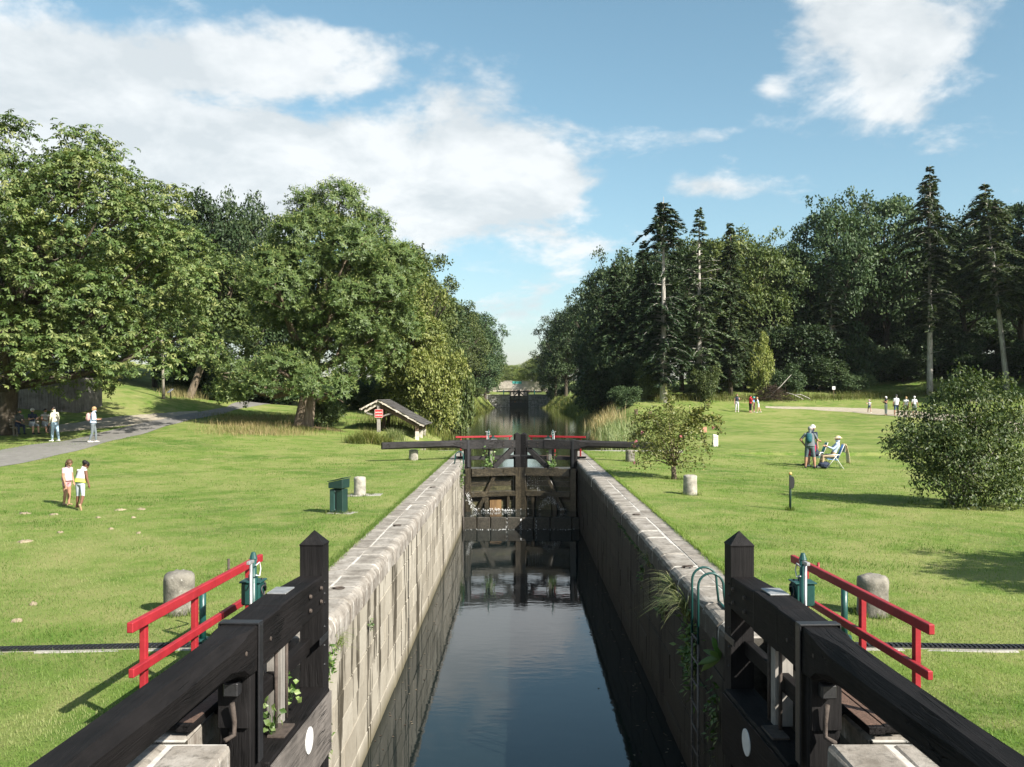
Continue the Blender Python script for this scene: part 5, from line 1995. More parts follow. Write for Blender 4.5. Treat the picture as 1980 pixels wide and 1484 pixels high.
    for k, (x, y, yt, R) in enumerate(((-8.6, 252, 688, 5.0), (8.9, 250, 684, 5.0), (-9, 268, 680, 5.5), (10, 272, 676, 5.5))):
        put_tree('canal_side_tree', 'dark tree beside the canal just past the distant lock', 'tree', x, y, CAMZ + (PYH - yt) * y / FPX - h1(x, y), R, ('horn_a', 'horn_b')[k % 2], ('hornbeam_leaf', 'oak_leaf')[k % 2], group='trees just past the distant lock')
    tree_px('hedge_bush', 'whitish flowering bush on the distant lock bank', 1068, 224, 745, 26, 'bush_b', 'oak_leaf', cat='bush')
    # shrubs on the left bank
    tree_px('willow_bush', 'silvery green willow bush on the bank beside the wash house', 846, 65, 688, 105, 'bush', 'linden_leaf', cat='bush')
    tree_px('willow_bush', 'grey green willow bush behind the silvery one', 880, 76, 700, 90, 'bush_b', 'hornbeam_leaf', cat='bush')
    tree_px('laurel_bush', 'dark glossy bush right beside the sweet chestnut trunk', 628, 57.5, 764, 70, 'bush_b', 'shrub_leaf', cat='bush')
    tree_px('bank_bush', 'green scrub bush behind the wash house roof', 760, 72, 735, 120, 'bush', 'linden_leaf', cat='bush')
    tree_px('bank_bush', 'dark scrub bush under the linden', 690, 72, 730, 120, 'bush_b', 'oak_leaf', cat='bush')
    for k, (px, Y, yt, w) in enumerate(((560, 82, 700, 120), (505, 84, 690, 110), (455, 78, 700, 110), (395, 78, 690, 100), (340, 76, 690, 90), (420, 72, 735, 60))):
        tree_px('wood_edge_bush', '%s green bush along the wood edge above the path, counted from the sweet chestnut' % ORD[k], px, Y, yt, w, ('bush', 'bush_b')[k % 2], ('oak_leaf', 'dark_leaf')[k % 2], group='bushes along the wood edge above the path', cat='bush')
    for k, (Y, w, H) in enumerate(((84, 1.4, 1.9), (108, 1.5, 2.0), (135, 1.6, 2.2), (165, 1.7, 2.4), (200, 1.6, 2.2))):
        for side, grp in ((-1, 'bank bushes along the pool, shelter side'), (1, 'bank bushes along the pool, reed side')):
            sh = float(np.interp(Y, _sy, SHORE_L if side < 0 else SHORE_R)) + 2.6
            put_tree('bank_bush', '%s low bush on the pool bank, %s side, counted from the closed gates' % (ORD[k], 'shelter' if side < 0 else 'reed'), 'bush', side * sh, Y + 2 * side, H, w, ('bush', 'bush_b')[k % 2], 'hornbeam_leaf' if side < 0 else 'oak_leaf', group=grp)
    # trees standing to the right of the view whose shade falls into it
    for k, (x, y, H, R) in enumerate(((56, 84, 19, 6), (60, 96, 21, 6), (66, 82, 20, 6), (70, 92, 22, 6))):
        put_tree('meadow_oak', 'oak on the far right edge of the meadow', 'tree', x, y, H, R, ('oak_a', 'oak_b')[k % 2], 'oak_leaf', group='oaks on the right edge of the meadow')
    put_tree('meadow_tree', 'small tree on the lawn right of the near gate', 'tree', 13.6, 9.4, 6.2, 2.7, 'oak_b', 'oak_leaf')


woods()


def big_shrub():
    rng = np.random.default_rng(33)
    p = ground_at(1862, 978)
    S = thing('laurel_shrub', 'big rounded glossy shrub with yellowish stems alone on the lawn', 'shrub', (p.x, p.y, p.z))
    lob = lobes_in(rng, (.05, 0, 1.45), (1.25, 1.2, 1.25), 22, (.42, .72), .9, (.55, .95))
    lob += [(np.array(q), np.array([r, r, r])) for q, r in (((-1.55, -.2, 1.75), .42), ((-1.75, -.1, 1.45), .34), ((.35, 0, 2.95), .45), ((.1, -.2, 2.75), .42), ((.7, 0, 2.75), .42), ((1.5, 0, 1.9), .5), ((1.6, 0, .9), .5), ((-1.3, .2, 2.3), .26), ((-.5, -.4, 3.0), .22), ((.05, .1, 3.3), .24), ((1.0, -.2, 3.05), .24), ((1.35, .1, 2.6), .28), ((1.95, -.1, 1.3), .26), ((-1.0, -.5, .6), .5), ((-.4, -.9, .35), .45), ((.5, -.9, .35), .5), ((1.1, -.6, .4), .5))]
    V, F, r_ = foliage(rng, lob, 165, 5, .105, .05, .10, .75, inner=.2, gs=.35)
    o = np_obj('foliage', V, F, 'shrub_leaf', S, rnd=r_)
    o['kind'] = 'stuff'
    col = NP()
    for k in range(26):
        a = rng.uniform(0, 6.28)
        q = lob[k % len(lob)][0]
        b = np.array([.25 * math.cos(a), .25 * math.sin(a), -.05])
        col.tube(np.array([b, b * .6 + q * .4 + np.array([0, 0, .3]), q]), [.024, .017, .006], 5)
    Vt, Ft, _, _ = col.out()
    np_obj('stems', Vt, Ft, 'pale_bark', S, smooth=True)


big_shrub()


def flower_shrub():
    rng = np.random.default_rng(34)
    p = ground_at(1303, 927)
    S = thing('flowering_shrub', 'loose olive shrub with arching sprays and pink flowers by the lock', 'shrub', (p.x, p.y, p.z))
    S.scale = (1.12, 1.1, 1.08)
    lob = lobes_in(rng, (-.2, 0, 1.25), (.95, .9, .72), 18, (.28, .5), .9, (.4, .95))
    lob += [(np.array(q), np.array([r, r, r])) for q, r in (((-.9, -.2, .55), .32), ((-.75, -.3, .8), .35), ((.55, -.2, .55), .3), ((.1, -.3, .45), .25), ((-.2, 0, 2.1), .28), ((.3, 0, 1.9), .3))]
    V, F, r_ = foliage(rng, lob, 62, 5, .085, .048, .15, .3, inner=.2, gs=.3)
    col = NP()
    col.add(V, F, r_)
    st = NP()
    st.tube(np.array([(.02, 0, -.1), (.0, 0, .15), (-.02, 0, .55)]), [.10, .075, .06], 8)
    for q, r in lob:
        st.tube(np.array([(0, 0, .4), np.array([0, 0, .4]) * .5 + q * .5 + np.array([0, 0, .1]), q]), [.03, .018, .006], 5)
    fl = NP()
    # long arching sprays
    for (tip, rise) in (((1.05, -.1, 2.35), .2), ((1.42, 0, 1.75), .5), ((1.35, -.2, 1.45), .6), ((.95, -.3, .75), 1.0), ((.75, -.2, 2.1), .3), ((1.0, 0, .95), .8), ((-.2, 0, 2.75), .1), ((-1.3, -.1, 1.2), .5), ((-1.2, 0, 1.75), .5)):
        t = np.linspace(0, 1, 14)
        a, e = np.array([.05, 0, .9]), np.array(tip)
        Q = a + (e - a) * t[:, None] + np.array([0, 0, 1])[None] * (rise * np.sin(t * math.pi))[:, None]
        st.tube(Q, np.linspace(.016, .004, 14), 5)
        m = 260
        tt = rng.uniform(.25, 1, m)
        P = np.stack([np.interp(tt, t, Q[:, k]) for k in range(3)], 1) + rng.normal(size=(m, 3)) * .06
        V, F, r_ = leaf_faces(P, rng.normal(size=(m, 3)), np.tile([0, 0, 1.0], (m, 1)) + rng.normal(size=(m, 3)) * .5, .10, .06, np.clip(rng.random(m), 0, 1))
        col.add(V, F, r_)
    Vt, Ft, _, _ = st.out()
    np_obj('stems', Vt, Ft, 'brown_bark', S, smooth=True)
    V, F, r_, _ = col.out()
    o = np_obj('foliage', V, F, 'rose_leaf', S, rnd=r_)
    o['kind'] = 'stuff'
    for q in ((-1.15, -.35, 1.15), (-1.22, -.3, 1.02), (-.98, -.4, 1.45), (.05, -.95, 1.35), (-1.2, -.35, .55), (1.1, -.2, 1.6)):
        f = NP()
        for k in range(3):
            c = np.array(q) + rng.normal(size=3) * .018
            d = sphere_dirs(rng, 9)
            V, F, r_ = leaf_faces(np.tile(c, (9, 1)), d, sphere_dirs(rng, 9), .045, .045, rng.random(9))
            f.add(V, F, r_)
        f.obj('flower', 'pink_petal', S)


flower_shrub()


# ------------------------------------------------------------------ grasses
def blades(P, h, w, lean, rng, rnd, seg=3, droop=.35, az=None):
    """curved blades: V, quads, rnd"""
    n = len(P)
    az = rng.uniform(0, 2 * math.pi, n) if az is None else az
    d = np.stack([np.cos(az), np.sin(az), np.zeros(n)], 1)
    s = np.stack([-np.sin(az), np.cos(az), np.zeros(n)], 1)
    h = np.broadcast_to(h, (n,))
    ln = np.broadcast_to(lean, (n,))
    V = []
    for k in range(seg + 1):
        t = k / seg
        c = P + d * (h * ln * t ** 1.6)[:, None] + np.array([0, 0, 1.0]) * (h * (t - droop * ln * t ** 2.6))[:, None]
        ww = (w * (1 - .92 * t ** 1.5)) if np.isscalar(w) else w * (1 - .92 * t ** 1.5)
        ww = np.broadcast_to(ww, (n,))
        V += [c - s * ww[:, None] / 2, c + s * ww[:, None] / 2]
    V = np.stack(V, 1).reshape(-1, 3)
    m = 2 * (seg + 1)
    b = (np.arange(n) * m)[:, None]
    F = np.concatenate([np.stack([b + 2 * k, b + 2 * k + 1, b + 2 * k + 3, b + 2 * k + 2], -1).reshape(-1, 4) for k in range(seg)])
    return V, F, np.tile(rnd, seg)


def lawn_blades():
    rng = np.random.default_rng(55)
    for side, cat in ((-1, 'litter bin side'), (1, 'big shrub side')):
        n = 150000
        u = rng.random(n)
        Y = 5.6 * (46 / 5.6) ** u
        lim = .60 * Y + .5
        X = side * (2.98 + rng.random(n) * np.maximum(lim - 2.98, .05))
        k = (np.abs(X) < lim)
        wgt = np.clip((lim - 2.98) / (.60 * Y), .03, 1)
        k &= rng.random(n) < wgt
        X, Y = X[k], Y[k]
        dk = np.abs(Y - 9.68) > .085
        X, Y = X[dk], Y[dk]
        n = len(X)
        Z = hz(X, Y) - .004
        h = rng.uniform(.018, .045, n) * (1 + .012 * Y)
        edge = np.abs(X) < 3.16
        h = np.where(edge, h * 1.25, h)
        w = .0035 * (1 + Y * .09)
        f = np.zeros(n)
        wr = np.random.default_rng(8)
        for q in range(26):
            k_ = wr.uniform(.4, 7.0)
            a_ = wr.uniform(0, 6.28)
            f += np.sin(X * k_ * math.cos(a_) + Y * k_ * math.sin(a_) + wr.uniform(0, 6.28)) / (1 + .25 * k_)
        f /= f.std()
        rnd = np.clip(.45 + .24 * f + rng.normal(0, .2, n), 0, 1)
        h = h * np.clip(1 + .35 * np.roll(f, 0) * (f < 0) * -1, .7, 2.0)
        # a ragged fringe leaning over the coping
        m = 16000
        Ye = 5.6 * (44 / 5.6) ** rng.random(m)
        Xe = side * (3.08 + np.abs(rng.normal(0, .05, m)) - .05 * rng.random(m))
        X, Y = np.r_[X, Xe], np.r_[Y, Ye]
        Z = np.r_[Z, hz(Xe, Ye) - .01]
        h = np.r_[h, rng.uniform(.03, .085, m)]
        w = np.r_[w, .004 * (1 + Ye * .1)]
        rnd = np.r_[rnd, np.clip(rng.normal(.4, .3, m), 0, 1)]
        az = rng.uniform(0, 2 * math.pi, len(X))
        az[n:] = (math.pi if side > 0 else 0) + rng.normal(0, .9, m)
        n = len(X)
        V, F, r_ = blades(np.stack([X, Y, Z], 1), h, w, rng.uniform(.2, .9, n), rng, rnd, 1, .35, az)
        o = np_obj('lawn_grass', V, F, 'lawn_blade', rnd=r_)
        tag(o, 'short mown grass blades on the %s' % cat, 'grass', kind='stuff')


lawn_blades()


def grass_patch(name, label, pts, mat, h, w, n, spread, seed, lean=(.15, .7), cat='grass', kind='stuff', seg=3):
    rng = np.random.default_rng(seed)
    pts = np.array([(q[0], q[1]) for q in pts])
    i = rng.integers(0, len(pts), n)
    P = pts[i] + rng.normal(size=(n, 2)) * spread
    z = hz(P[:, 0], P[:, 1]) - .03
    Pz = np.c_[P, z]
    V, F, r_ = blades(Pz, rng.uniform(h[0], h[1], n), w, rng.uniform(*lean, n), rng, np.clip(rng.normal(.5, .25, n), 0, 1), seg)
    o = np_obj(name, V, F, mat, rnd=r_)
    return tag(o, label, cat, kind=kind)


def line_pts(a, b, n, jx=0.0):
    return [(a[0] + (b[0] - a[0]) * t, a[1] + (b[1] - a[1]) * t) for t in np.linspace(0, 1, n)]


def shore_pts(side, y0, y1, n, off):
    ys = np.linspace(y0, y1, n)
    sh = np.interp(ys, _sy, SHORE_L if side < 0 else SHORE_R)
    return [(side * (s + off), y) for s, y in zip(sh, ys)]


grass_patch('reed_bed', 'bright green and straw reed bed along the pool on the meadow side', shore_pts(1, 50, 118, 80, .15), 'reed_blade', (.6, 1.25), .04, 6500, .6, 61, (.15, .6))
grass_patch('reed_bed', 'straw coloured tall reeds behind the green reed bed', shore_pts(1, 74, 104, 30, .2), 'dry_blade', (.9, 1.7), .04, 1800, .6, 62, (.1, .5))
grass_patch('bank_grass', 'rough bank grass along the pool on the shelter side', shore_pts(-1, 62, 215, 120, .5), 'rough_grass', (.5, 1.1), .05, 5000, .8, 63)
grass_patch('bank_grass', 'rough bank grass along the pool beyond the reeds', shore_pts(1, 100, 220, 90, .6), 'rough_grass', (.5, 1.1), .06, 4000, .9, 64)
grass_patch('dry_grass', 'straw coloured tall grass in front of the sweet chestnut', [(ground_at(px, py).x, ground_at(px, py).y) for px in range(440, 580, 14) for py in (812, 826, 838)], 'dry_blade', (.12, .55), .016, 5200, .85, 65)
grass_patch('rough_grass', 'green rough grass mixed in the straw coloured patch', [(ground_at(px, py).x, ground_at(px, py).y) for px in range(430, 640, 14) for py in (806, 820, 834)], 'rough_grass', (.12, .45), .015, 6500, .9, 66)
grass_patch('dry_grass', 'tall dry grass bank beside the reading board', [(ground_at(px, py).x, ground_at(px, py).y) for px in range(335, 400, 9) for py in (752, 760, 768)], 'dry_blade', (.4, .9), .02, 2600, .7, 67)
grass_patch('rough_grass', 'rough green growth on the bank above the asphalt path', [(ground_at(px, py).x, ground_at(px, py).y) for px in range(370, 480, 10) for py in (755, 764)], 'rough_grass', (.3, .7), .025, 2600, .8, 68)
grass_patch('wood_edge_grass', 'long grass fringe along the foot of the wood across the meadow', [(x, 91 + .02 * x + (x - 12) * .12) for x in np.linspace(10, 46, 70)], 'rough_grass', (.4, 1.0), .035, 5200, .8, 69)
grass_patch('wood_edge_grass', 'rough grass behind the wash house', [(x, y) for x in np.linspace(-10, -7, 6) for y in (60, 63, 66, 70)], 'rough_grass', (.3, .8), .03, 2600, .8, 70)
for k, (px, py, n, r, h, lab) in enumerate(((712, 856, 800, .35, (.5, 1.05), 'large arching grass clump at the balance beam tip'), (690, 858, 420, .25, (.35, .75), 'smaller grass clump left of the arching one'),
                                            (765, 850, 420, .28, (.5, .9), 'dark green sedge clump below the wash house'), (745, 862, 420, .25, (.4, .85), 'yellow green sedge clump behind the balance beam'))):
    p = ground_at(px, py)
    grass_patch('grass_clump', lab, [(p.x, p.y)], ('rough_grass', 'rough_grass', 'reed_blade', 'rough_grass')[k], h, .022, n, r, 80 + k, (.3, 1.1), 'grass clump', 'thing', 4)


def brush_pile():
    rng = np.random.default_rng(90)
    p = ground_at(1492, 778, 60, 110)
    x, y = CAMX + (1492 - PXC) * 92 / FPX, 92.0
    z = h1(x, y)
    T = thing('brush_pile', 'brown heap of cut branches at the wood edge', 'brush pile', (x, y, z))
    col = NP()
    for k in range(420):
        a = rng.uniform(0, 6.28)
        r = rng.uniform(0, 2.1)
        hh = 1.6 * (1 - (r / 2.3) ** 2) * rng.uniform(.2, 1)
        c = np.array([r * math.cos(a), r * .6 * math.sin(a), hh])
        d = rng.normal(size=3) * np.array([1, .7, .35])
        d /= np.linalg.norm(d)
        ln = rng.uniform(.4, 1.3)
        col.tube(np.array([c - d * ln / 2, c + d * ln / 2 + rng.normal(size=3) * .08]), [.022, .008], 4)
    V, F, _, _ = col.out()
    o = np_obj('branches', V, F, 'dead_brush', T)
    o['kind'] = 'stuff'
    tube_obj('pole', [(-.5, -.3, .3), (.9, 0, 1.5), (2.0, 0, 2.7)], [.05, .045, .02], 'pale_bark', T, 6)
    for k, (px, py) in enumerate(((1537, 762), (1552, 764))):
        q = world_of(px, py, 93)
        q.z = h1(q.x, q.y)
        Lg = thing('fallen_branch', 'pale bleached fallen branch at the wood edge', 'branch', (q.x, q.y, q.z), 0, 'bleached branches at the wood edge')
        tube_obj('limb', [(-.9, 0, .75 - .2 * k), (-.2, 0, .55), (.6, .1, .2), (.9, .1, .0)], [.03, .05, .06, .06], 'pale_bark', Lg, 6)
    q = world_of(1612, 752, 94)
    q.z = h1(q.x, q.y)
    Sg = thing('small_notice', 'tiny white notice on a stake at the wood edge', 'sign', (q.x, q.y, q.z))
    obj('stake', B((-.03, -.02, 0), (.03, .02, 1.1)), 'brown_oak', Sg)
    obj('plate', B((-.16, -.035, .95), (.16, -.022, 1.3)), 'white_plate', Sg)


brush_pile()


def rooted(V, F, r_, root):
    """thin stalks joining every leaf to the plant's root"""
    n = len(V) // 4
    b = V[0::4]
    V2 = np.concatenate([V, b + np.array([.003, .003, 0]), [root]])
    k = len(V)
    F2 = np.stack([np.full(n, k + n), np.arange(n) * 4, k + np.arange(n)], 1)
    return V2, np.concatenate([F, F2]), np.concatenate([r_, np.full(n, .2)])


def wall_weeds():
    rng = np.random.default_rng(99)

    def grass_tuft(label, x, y, z, n, h, w, mat, facing, seed):
        r = np.random.default_rng(seed)
        P = np.array([x, y, z]) + r.normal(size=(n, 3)) * np.array([.02, .12, .05])
        az = np.where(r.random(n) < .8, (0 if facing > 0 else math.pi) + r.normal(0, .7, n), r.uniform(0, 6.28, n))
        V, F, r_ = blades(P, r.uniform(h[0], h[1], n), w, r.uniform(.6, 1.3, n), r, np.clip(r.normal(.55, .25, n), 0, 1), 4, .75, az)
        tag(np_obj('wall_grass', V, F, mat, rnd=r_), label, 'weed')

    def leafy(label, x, y, z, n, L, W, spread, facing, seed, name='wall_weed', mat='weed_leaf'):
        r = np.random.default_rng(seed)
        P = np.array([x, y, z]) + r.normal(size=(n, 3)) * np.array(spread)
        P[:, 0] = np.where(facing > 0, np.maximum(P[:, 0], x), np.minimum(P[:, 0], x)) + facing * .015
        T = np.array([facing * .6, 0, -.3]) + r.normal(size=(n, 3)) * .6
        V, F, r_ = leaf_faces(P, T, np.array([facing * .8, 0, .6]) + r.normal(size=(n, 3)) * .4, L, W, r.random(n))
        V, F, r_ = rooted(V, F, r_, (x, y, z + .03))
        tag(np_obj(name, V, F, mat, rnd=r_), label, 'weed')
    # right (shaded) wall
    grass_tuft('long hanging grass tuft growing from the shaded wall near the ladder', 2.33, 12.9, -.42, 130, (.35, .75), .014, 'reed_blade', -1, 1)
    grass_tuft('pale grass tuft on the shaded wall above the leafy weeds', 2.33, 13.9, -.36, 90, (.3, .6), .013, 'reed_blade', -1, 2)
    grass_tuft('short grass tuft under the coping of the shaded wall farther from the ladder', 2.33, 16.6, -.36, 70, (.15, .35), .012, 'reed_blade', -1, 3)
    leafy('grey green leafy weed hanging below the grass on the shaded wall', 2.33, 12.5, -.85, 240, .11, .05, (.06, .22, .22), -1, 4)
    leafy('small grey weed on the shaded wall beyond the grass tufts', 2.33, 14.9, -.75, 40, .13, .06, (.05, .1, .1), -1, 5)
    leafy('tiny weed low on the shaded wall', 2.33, 17.4, -.75, 30, .1, .05, (.05, .1, .1), -1, 6)
    leafy('weed by the ladder stile on the shaded wall', 2.33, 11.0, -1.15, 90, .08, .04, (.05, .15, .3), -1, 7)
    leafy('moss and weed fringe along the coping joint of the shaded wall', 2.35, 19.0, -.36, 260, .06, .03, (.02, 1.6, .03), -1, 8)
    # left wall
    grass_tuft('bright grass tuft sprouting under the coping of the sunlit wall', -2.33, 11.2, -.40, 60, (.12, .3), .01, 'lawn_blade', 1, 9)
    leafy('yellow green weed beside the tuft on the sunlit wall', -2.33, 10.75, -.42, 60, .06, .035, (.03, .1, .09), 1, 10)
    leafy('tiny weed half way up the sunlit wall', -2.33, 13.6, -.75, 26, .06, .03, (.03, .06, .06), 1, 11)
    leafy('small weed low on the sunlit wall near the open gate', -2.33, 10.5, -1.35, 30, .06, .03, (.03, .06, .1), 1, 12)
    leafy('trailing weed beside the far wall ladder', -2.33, 35.0, -.5, 90, .12, .06, (.04, .3, .3), 1, 13)
    # weeds on the gates
    for k, (x, y, z, n, s, lab) in enumerate(((-2.30, 8.15, -.34, 26, .05, 'bright vine leaves on the ledge of the weathered gate'), (-2.34, 8.75, -.30, 30, .06, 'ivy leaves behind the ledge of the weathered gate'),
                                              (-1.35, 38.2, -.30, 70, .14, 'leafy weed growing on the ledge of the closed gate toward the wash house'), (1.35, 38.2, -.32, 60, .10, 'feathery weed on the ledge of the closed gate toward the reeds'))):
        r = np.random.default_rng(200 + k)
        P = np.array([x, y, z]) + np.abs(r.normal(size=(n, 3))) * np.array([s, s, s * 2.2]) * np.sign(r.normal(size=(n, 3)) * np.array([1, 1, 0]) + np.array([0, 0, 1]))
        V, F, r_ = leaf_faces(P, r.normal(size=(n, 3)), np.array([0, -.6, .7]) + r.normal(size=(n, 3)) * .4, .075 + .05 * (k > 1), .06 + .03 * (k > 1), np.clip(r.random(n) + .2, 0, 1))
        V, F, r_ = rooted(V, F, r_, (x, y, z - .03))
        tag(np_obj('gate_weed', V, F, 'weed_leaf', rnd=r_), lab, 'weed')
    # dock plant with big leaves
    D = thing('dock_plant', 'dock plant with broad green leaves on the shaded wall above the ladder', 'plant', (2.33, 10.85, -.45))
    for k, (tx, ty, tz, L, W) in enumerate(((-.10, .05, .42, .34, .085), (.02, -.05, .40, .28, .07), (-.42, .1, -.05, .26, .08), (-.30, .15, .22, .24, .07), (-.28, -.15, .30, .22, .06), (-.35, .2, -.22, .26, .085))):
        n = 7
        T = np.array([tx, ty, tz])
        T = T / np.linalg.norm(T)
        S = np.cross(T, [0.2, -1, .3])
        S /= np.linalg.norm(S)
        V, F = [], []
        for i in range(n):
            t = i / (n - 1)
            c = T * L * t + np.array([0, 0, -.12 * L * t * t * 2])
            ww = W * math.sin(math.pi * min(1, t * .93 + .07)) ** .7 + .004
            V += [c - S * ww / 2, c + np.array([0, -.012, -.01]), c + S * ww / 2]
        for i in range(n - 1):
            for j in (0, 1):
                F.append((i * 3 + j, i * 3 + j + 1, i * 3 + 4 + j, i * 3 + 3 + j))
        np_obj('leaf', V, F, 'weed_leaf', D, rnd=np.full(len(F), .35 + .1 * k), smooth=True)


wall_weeds()


# ------------------------------------------------------------------ leaking water at the closed gates
def leaks():
    rng = np.random.default_rng(17)

    def drops(name, label, P, r):
        n = len(P)
        oc = np.array([(1, 0, 0), (-1, 0, 0), (0, 1, 0), (0, -1, 0), (0, 0, 1), (0, 0, -1)], float)
        fc = np.array([(0, 2, 4), (2, 1, 4), (1, 3, 4), (3, 0, 4), (2, 0, 5), (1, 2, 5), (3, 1, 5), (0, 3, 5)])
        R = np.broadcast_to(r, (n,))
        st = np.stack([np.ones(n), np.ones(n), rng.uniform(1, 2.5, n)], 1)
        V = (P[:, None, :] + oc[None] * R[:, None, None] * st[:, None, :]).reshape(-1, 3)
        F = (np.arange(n) * 6)[:, None, None] + fc[None]
        tag(np_obj(name, V, F.reshape(-1, 3), 'foam', smooth=True), label, 'water spray', kind='stuff')
    # jet on the right
    n = 230
    t = rng.random(n)
    x0 = .75 + 1.1 * t
    P = np.stack([x0 + rng.normal(0, .05, n), 37.75 + rng.normal(0, .12, n), -2.12 + .62 * np.sin(np.clip(t * 1.2, 0, 1) * math.pi * .92 + .1) * rng.uniform(.3, 1, n) ** .6], 1)
    drops('water_jet', 'white fan of water spurting from the closed gate, reed side', P, rng.uniform(.004, .010, n))
    n = 170
    t = rng.random(n)
    P = np.stack([-2.22 + .34 * t ** 1.5 + rng.normal(0, .05, n), 37.8 + rng.normal(0, .08, n), -2.12 + .75 * (1 - t) ** 1.2 + rng.normal(0, .03, n)], 1)
    drops('water_jet', 'white trickle pouring down at the heel of the closed gate, wash house side', P, rng.uniform(.005, .013, n))
    n = 150
    P = np.stack([rng.uniform(.22, 1.0, n) ** 1.0, 38.55 + rng.normal(0, .02, n), rng.uniform(-1.7, -.5, n)], 1)
    P[:, 0] = np.round(P[:, 0] * 14) / 14 + rng.normal(0, .008, n)
    drops('water_drips', 'thin drips falling from the ledge of the closed gates', P, rng.uniform(.004, .008, n))
    n = 130
    P = np.stack([rng.normal(-.95, .45, n), 37.9 + rng.normal(0, .10, n), -2.14 + np.abs(rng.normal(0, .05, n))], 1)
    drops('foam', 'foam churning on the sill under the closed gates', P, rng.uniform(.006, .016, n))
    n = 110
    xx = rng.uniform(-2.2, 2.2, n)
    P = np.stack([xx, 36.16 - .12 * np.abs(np.sin(xx * 1.1)) + rng.normal(0, .09, n), np.full(n, WATER_LOW + .004)], 1)
    drops('foam', 'line of foam drifting below the sill step', P, rng.uniform(.005, .012, n))
    n = 70
    P = np.stack([rng.choice([-.55, .0, .02, .62], n) + rng.normal(0, .02, n), 36.14 + rng.normal(0, .01, n), rng.uniform(-2.62, -2.18, n)], 1)
    drops('water_drips', 'thin water threads running over the sill step', P, rng.uniform(.005, .012, n))


leaks()


def floating_leaves():
    rng = np.random.default_rng(71)
    n = 260
    side = np.where(rng.random(n) < .5, -1, 1)
    X = side * (2.3 - np.abs(rng.normal(0, .35, n)))
    Y = rng.uniform(9, 36, n)
    P = np.stack([X, Y, np.full(n, WATER_LOW + .004)], 1)
    T = np.stack([rng.normal(size=n), rng.normal(size=n), np.zeros(n)], 1)
    V, F, r_ = leaf_faces(P, T, np.tile([0, 0, 1.0], (n, 1)), rng.uniform(.03, .07, n), .035, rng.random(n), .5, .05)
    tag(np_obj('floating_leaves', V, F, 'dead_brush', rnd=r_), 'dead leaves floating along the chamber walls', 'leaves', kind='stuff')


floating_leaves()


def foot_tufts():
    """longer grass left uncut round bollards, posts and stones"""
    spots = [(-4.30, 11.25, .2), (4.28, 11.15, .2), (-4.38, 24.5, .3), (4.62, 24.8, .2), (-4.45, 37.6, .22), (4.5, 37.2, .22)]
    for px, py, r in ((1528, 987, .05), (655, 992, .25), (1383, 864, .2), (1303, 927, .25), (1862, 978, 1.2), (1230, 803, .2), (1257, 809, .2)):
        q = ground_at(px, py)
        spots.append((q.x, q.y, r))
    rng = np.random.default_rng(72)
    P = []
    for x, y, r in spots:
        m = int(160 + 260 * r)
        a = rng.uniform(0, 6.28, m)
        d = r + np.abs(rng.normal(0, .05, m))
        P.append(np.stack([x + d * np.cos(a), y + d * np.sin(a)], 1))
    P = np.concatenate(P)
    Pz = np.c_[P, hz(P[:, 0], P[:, 1]) - .01]
    n = len(Pz)
    V, F, r_ = blades(Pz, rng.uniform(.06, .16, n), .008, rng.uniform(.2, .8, n), rng, np.clip(rng.normal(.35, .25, n), 0, 1), 2)
    tag(np_obj('uncut_grass', V, F, 'lawn_blade', rnd=r_), 'uncut grass round the feet of bollards, posts and shrubs', 'grass', kind='stuff')


foot_tufts()

# ------------------------------------------------------------------ people
def striped():
    m, nt, b, o = new_mat('striped_cloth')
    v = pos_vec(nt, (0, 0, 1))
    w = nt.nodes.new('ShaderNodeTexWave')
    w.bands_direction = 'Z'
    w.inputs['Scale'].default_value = 4.2
    nt.links.new(v, w.inputs['Vector'])
    nt.links.new(ramp(nt, w.outputs['Fac'], [(.46, (.02, .02, .03)), (.54, (.55, .55, .55))]), b.inputs['Base Color'])
    b.inputs['Roughness'].default_value = .8


striped()


def capsule(a, b, ra, rb, n=12):
    a, b = np.array(a, float), np.array(b, float)
    d = b - a
    L = np.linalg.norm(d) + 1e-9
    d /= L
    P, R = [], []
    for s in np.linspace(-1, -.15, 4):
        P.append(a + d * ra * s)
        R.append(ra * math.sqrt(max(1 - s * s, .001)))
    for t in np.linspace(0, 1, 5):
        P.append(a + (b - a) * t)
        R.append(ra + (rb - ra) * t)
    for s in np.linspace(.15, 1, 4):
        P.append(b + d * rb * s)
        R.append(rb * math.sqrt(max(1 - s * s, .001)))
    return tube_np(P, R, n)


def ellipsoid(c, r, M3=None, nu=14, nv=9):
    V = [(0, 0, -1)]
    for i in range(1, nv):
        t = math.pi * i / nv - math.pi / 2
        for j in range(nu):
            p = 2 * math.pi * j / nu
            V.append((math.cos(t) * math.cos(p), math.cos(t) * math.sin(p), math.sin(t)))
    V.append((0, 0, 1))
    V = np.array(V) * np.array(r)
    if M3 is not None:
        V = V @ np.array(M3).T
    V = V + np.array(c)
    F = []
    top = len(V) - 1
    for j in range(nu):
        k = (j + 1) % nu
        F.append((0, 1 + k, 1 + j, 1 + j))
        F.append((top, 1 + (nv - 2) * nu + j, 1 + (nv - 2) * nu + k, 1 + (nv - 2) * nu + k))
        for i in range(nv - 2):
            F.append((1 + i * nu + j, 1 + i * nu + k, 1 + (i + 1) * nu + k, 1 + (i + 1) * nu + j))
    return V, F


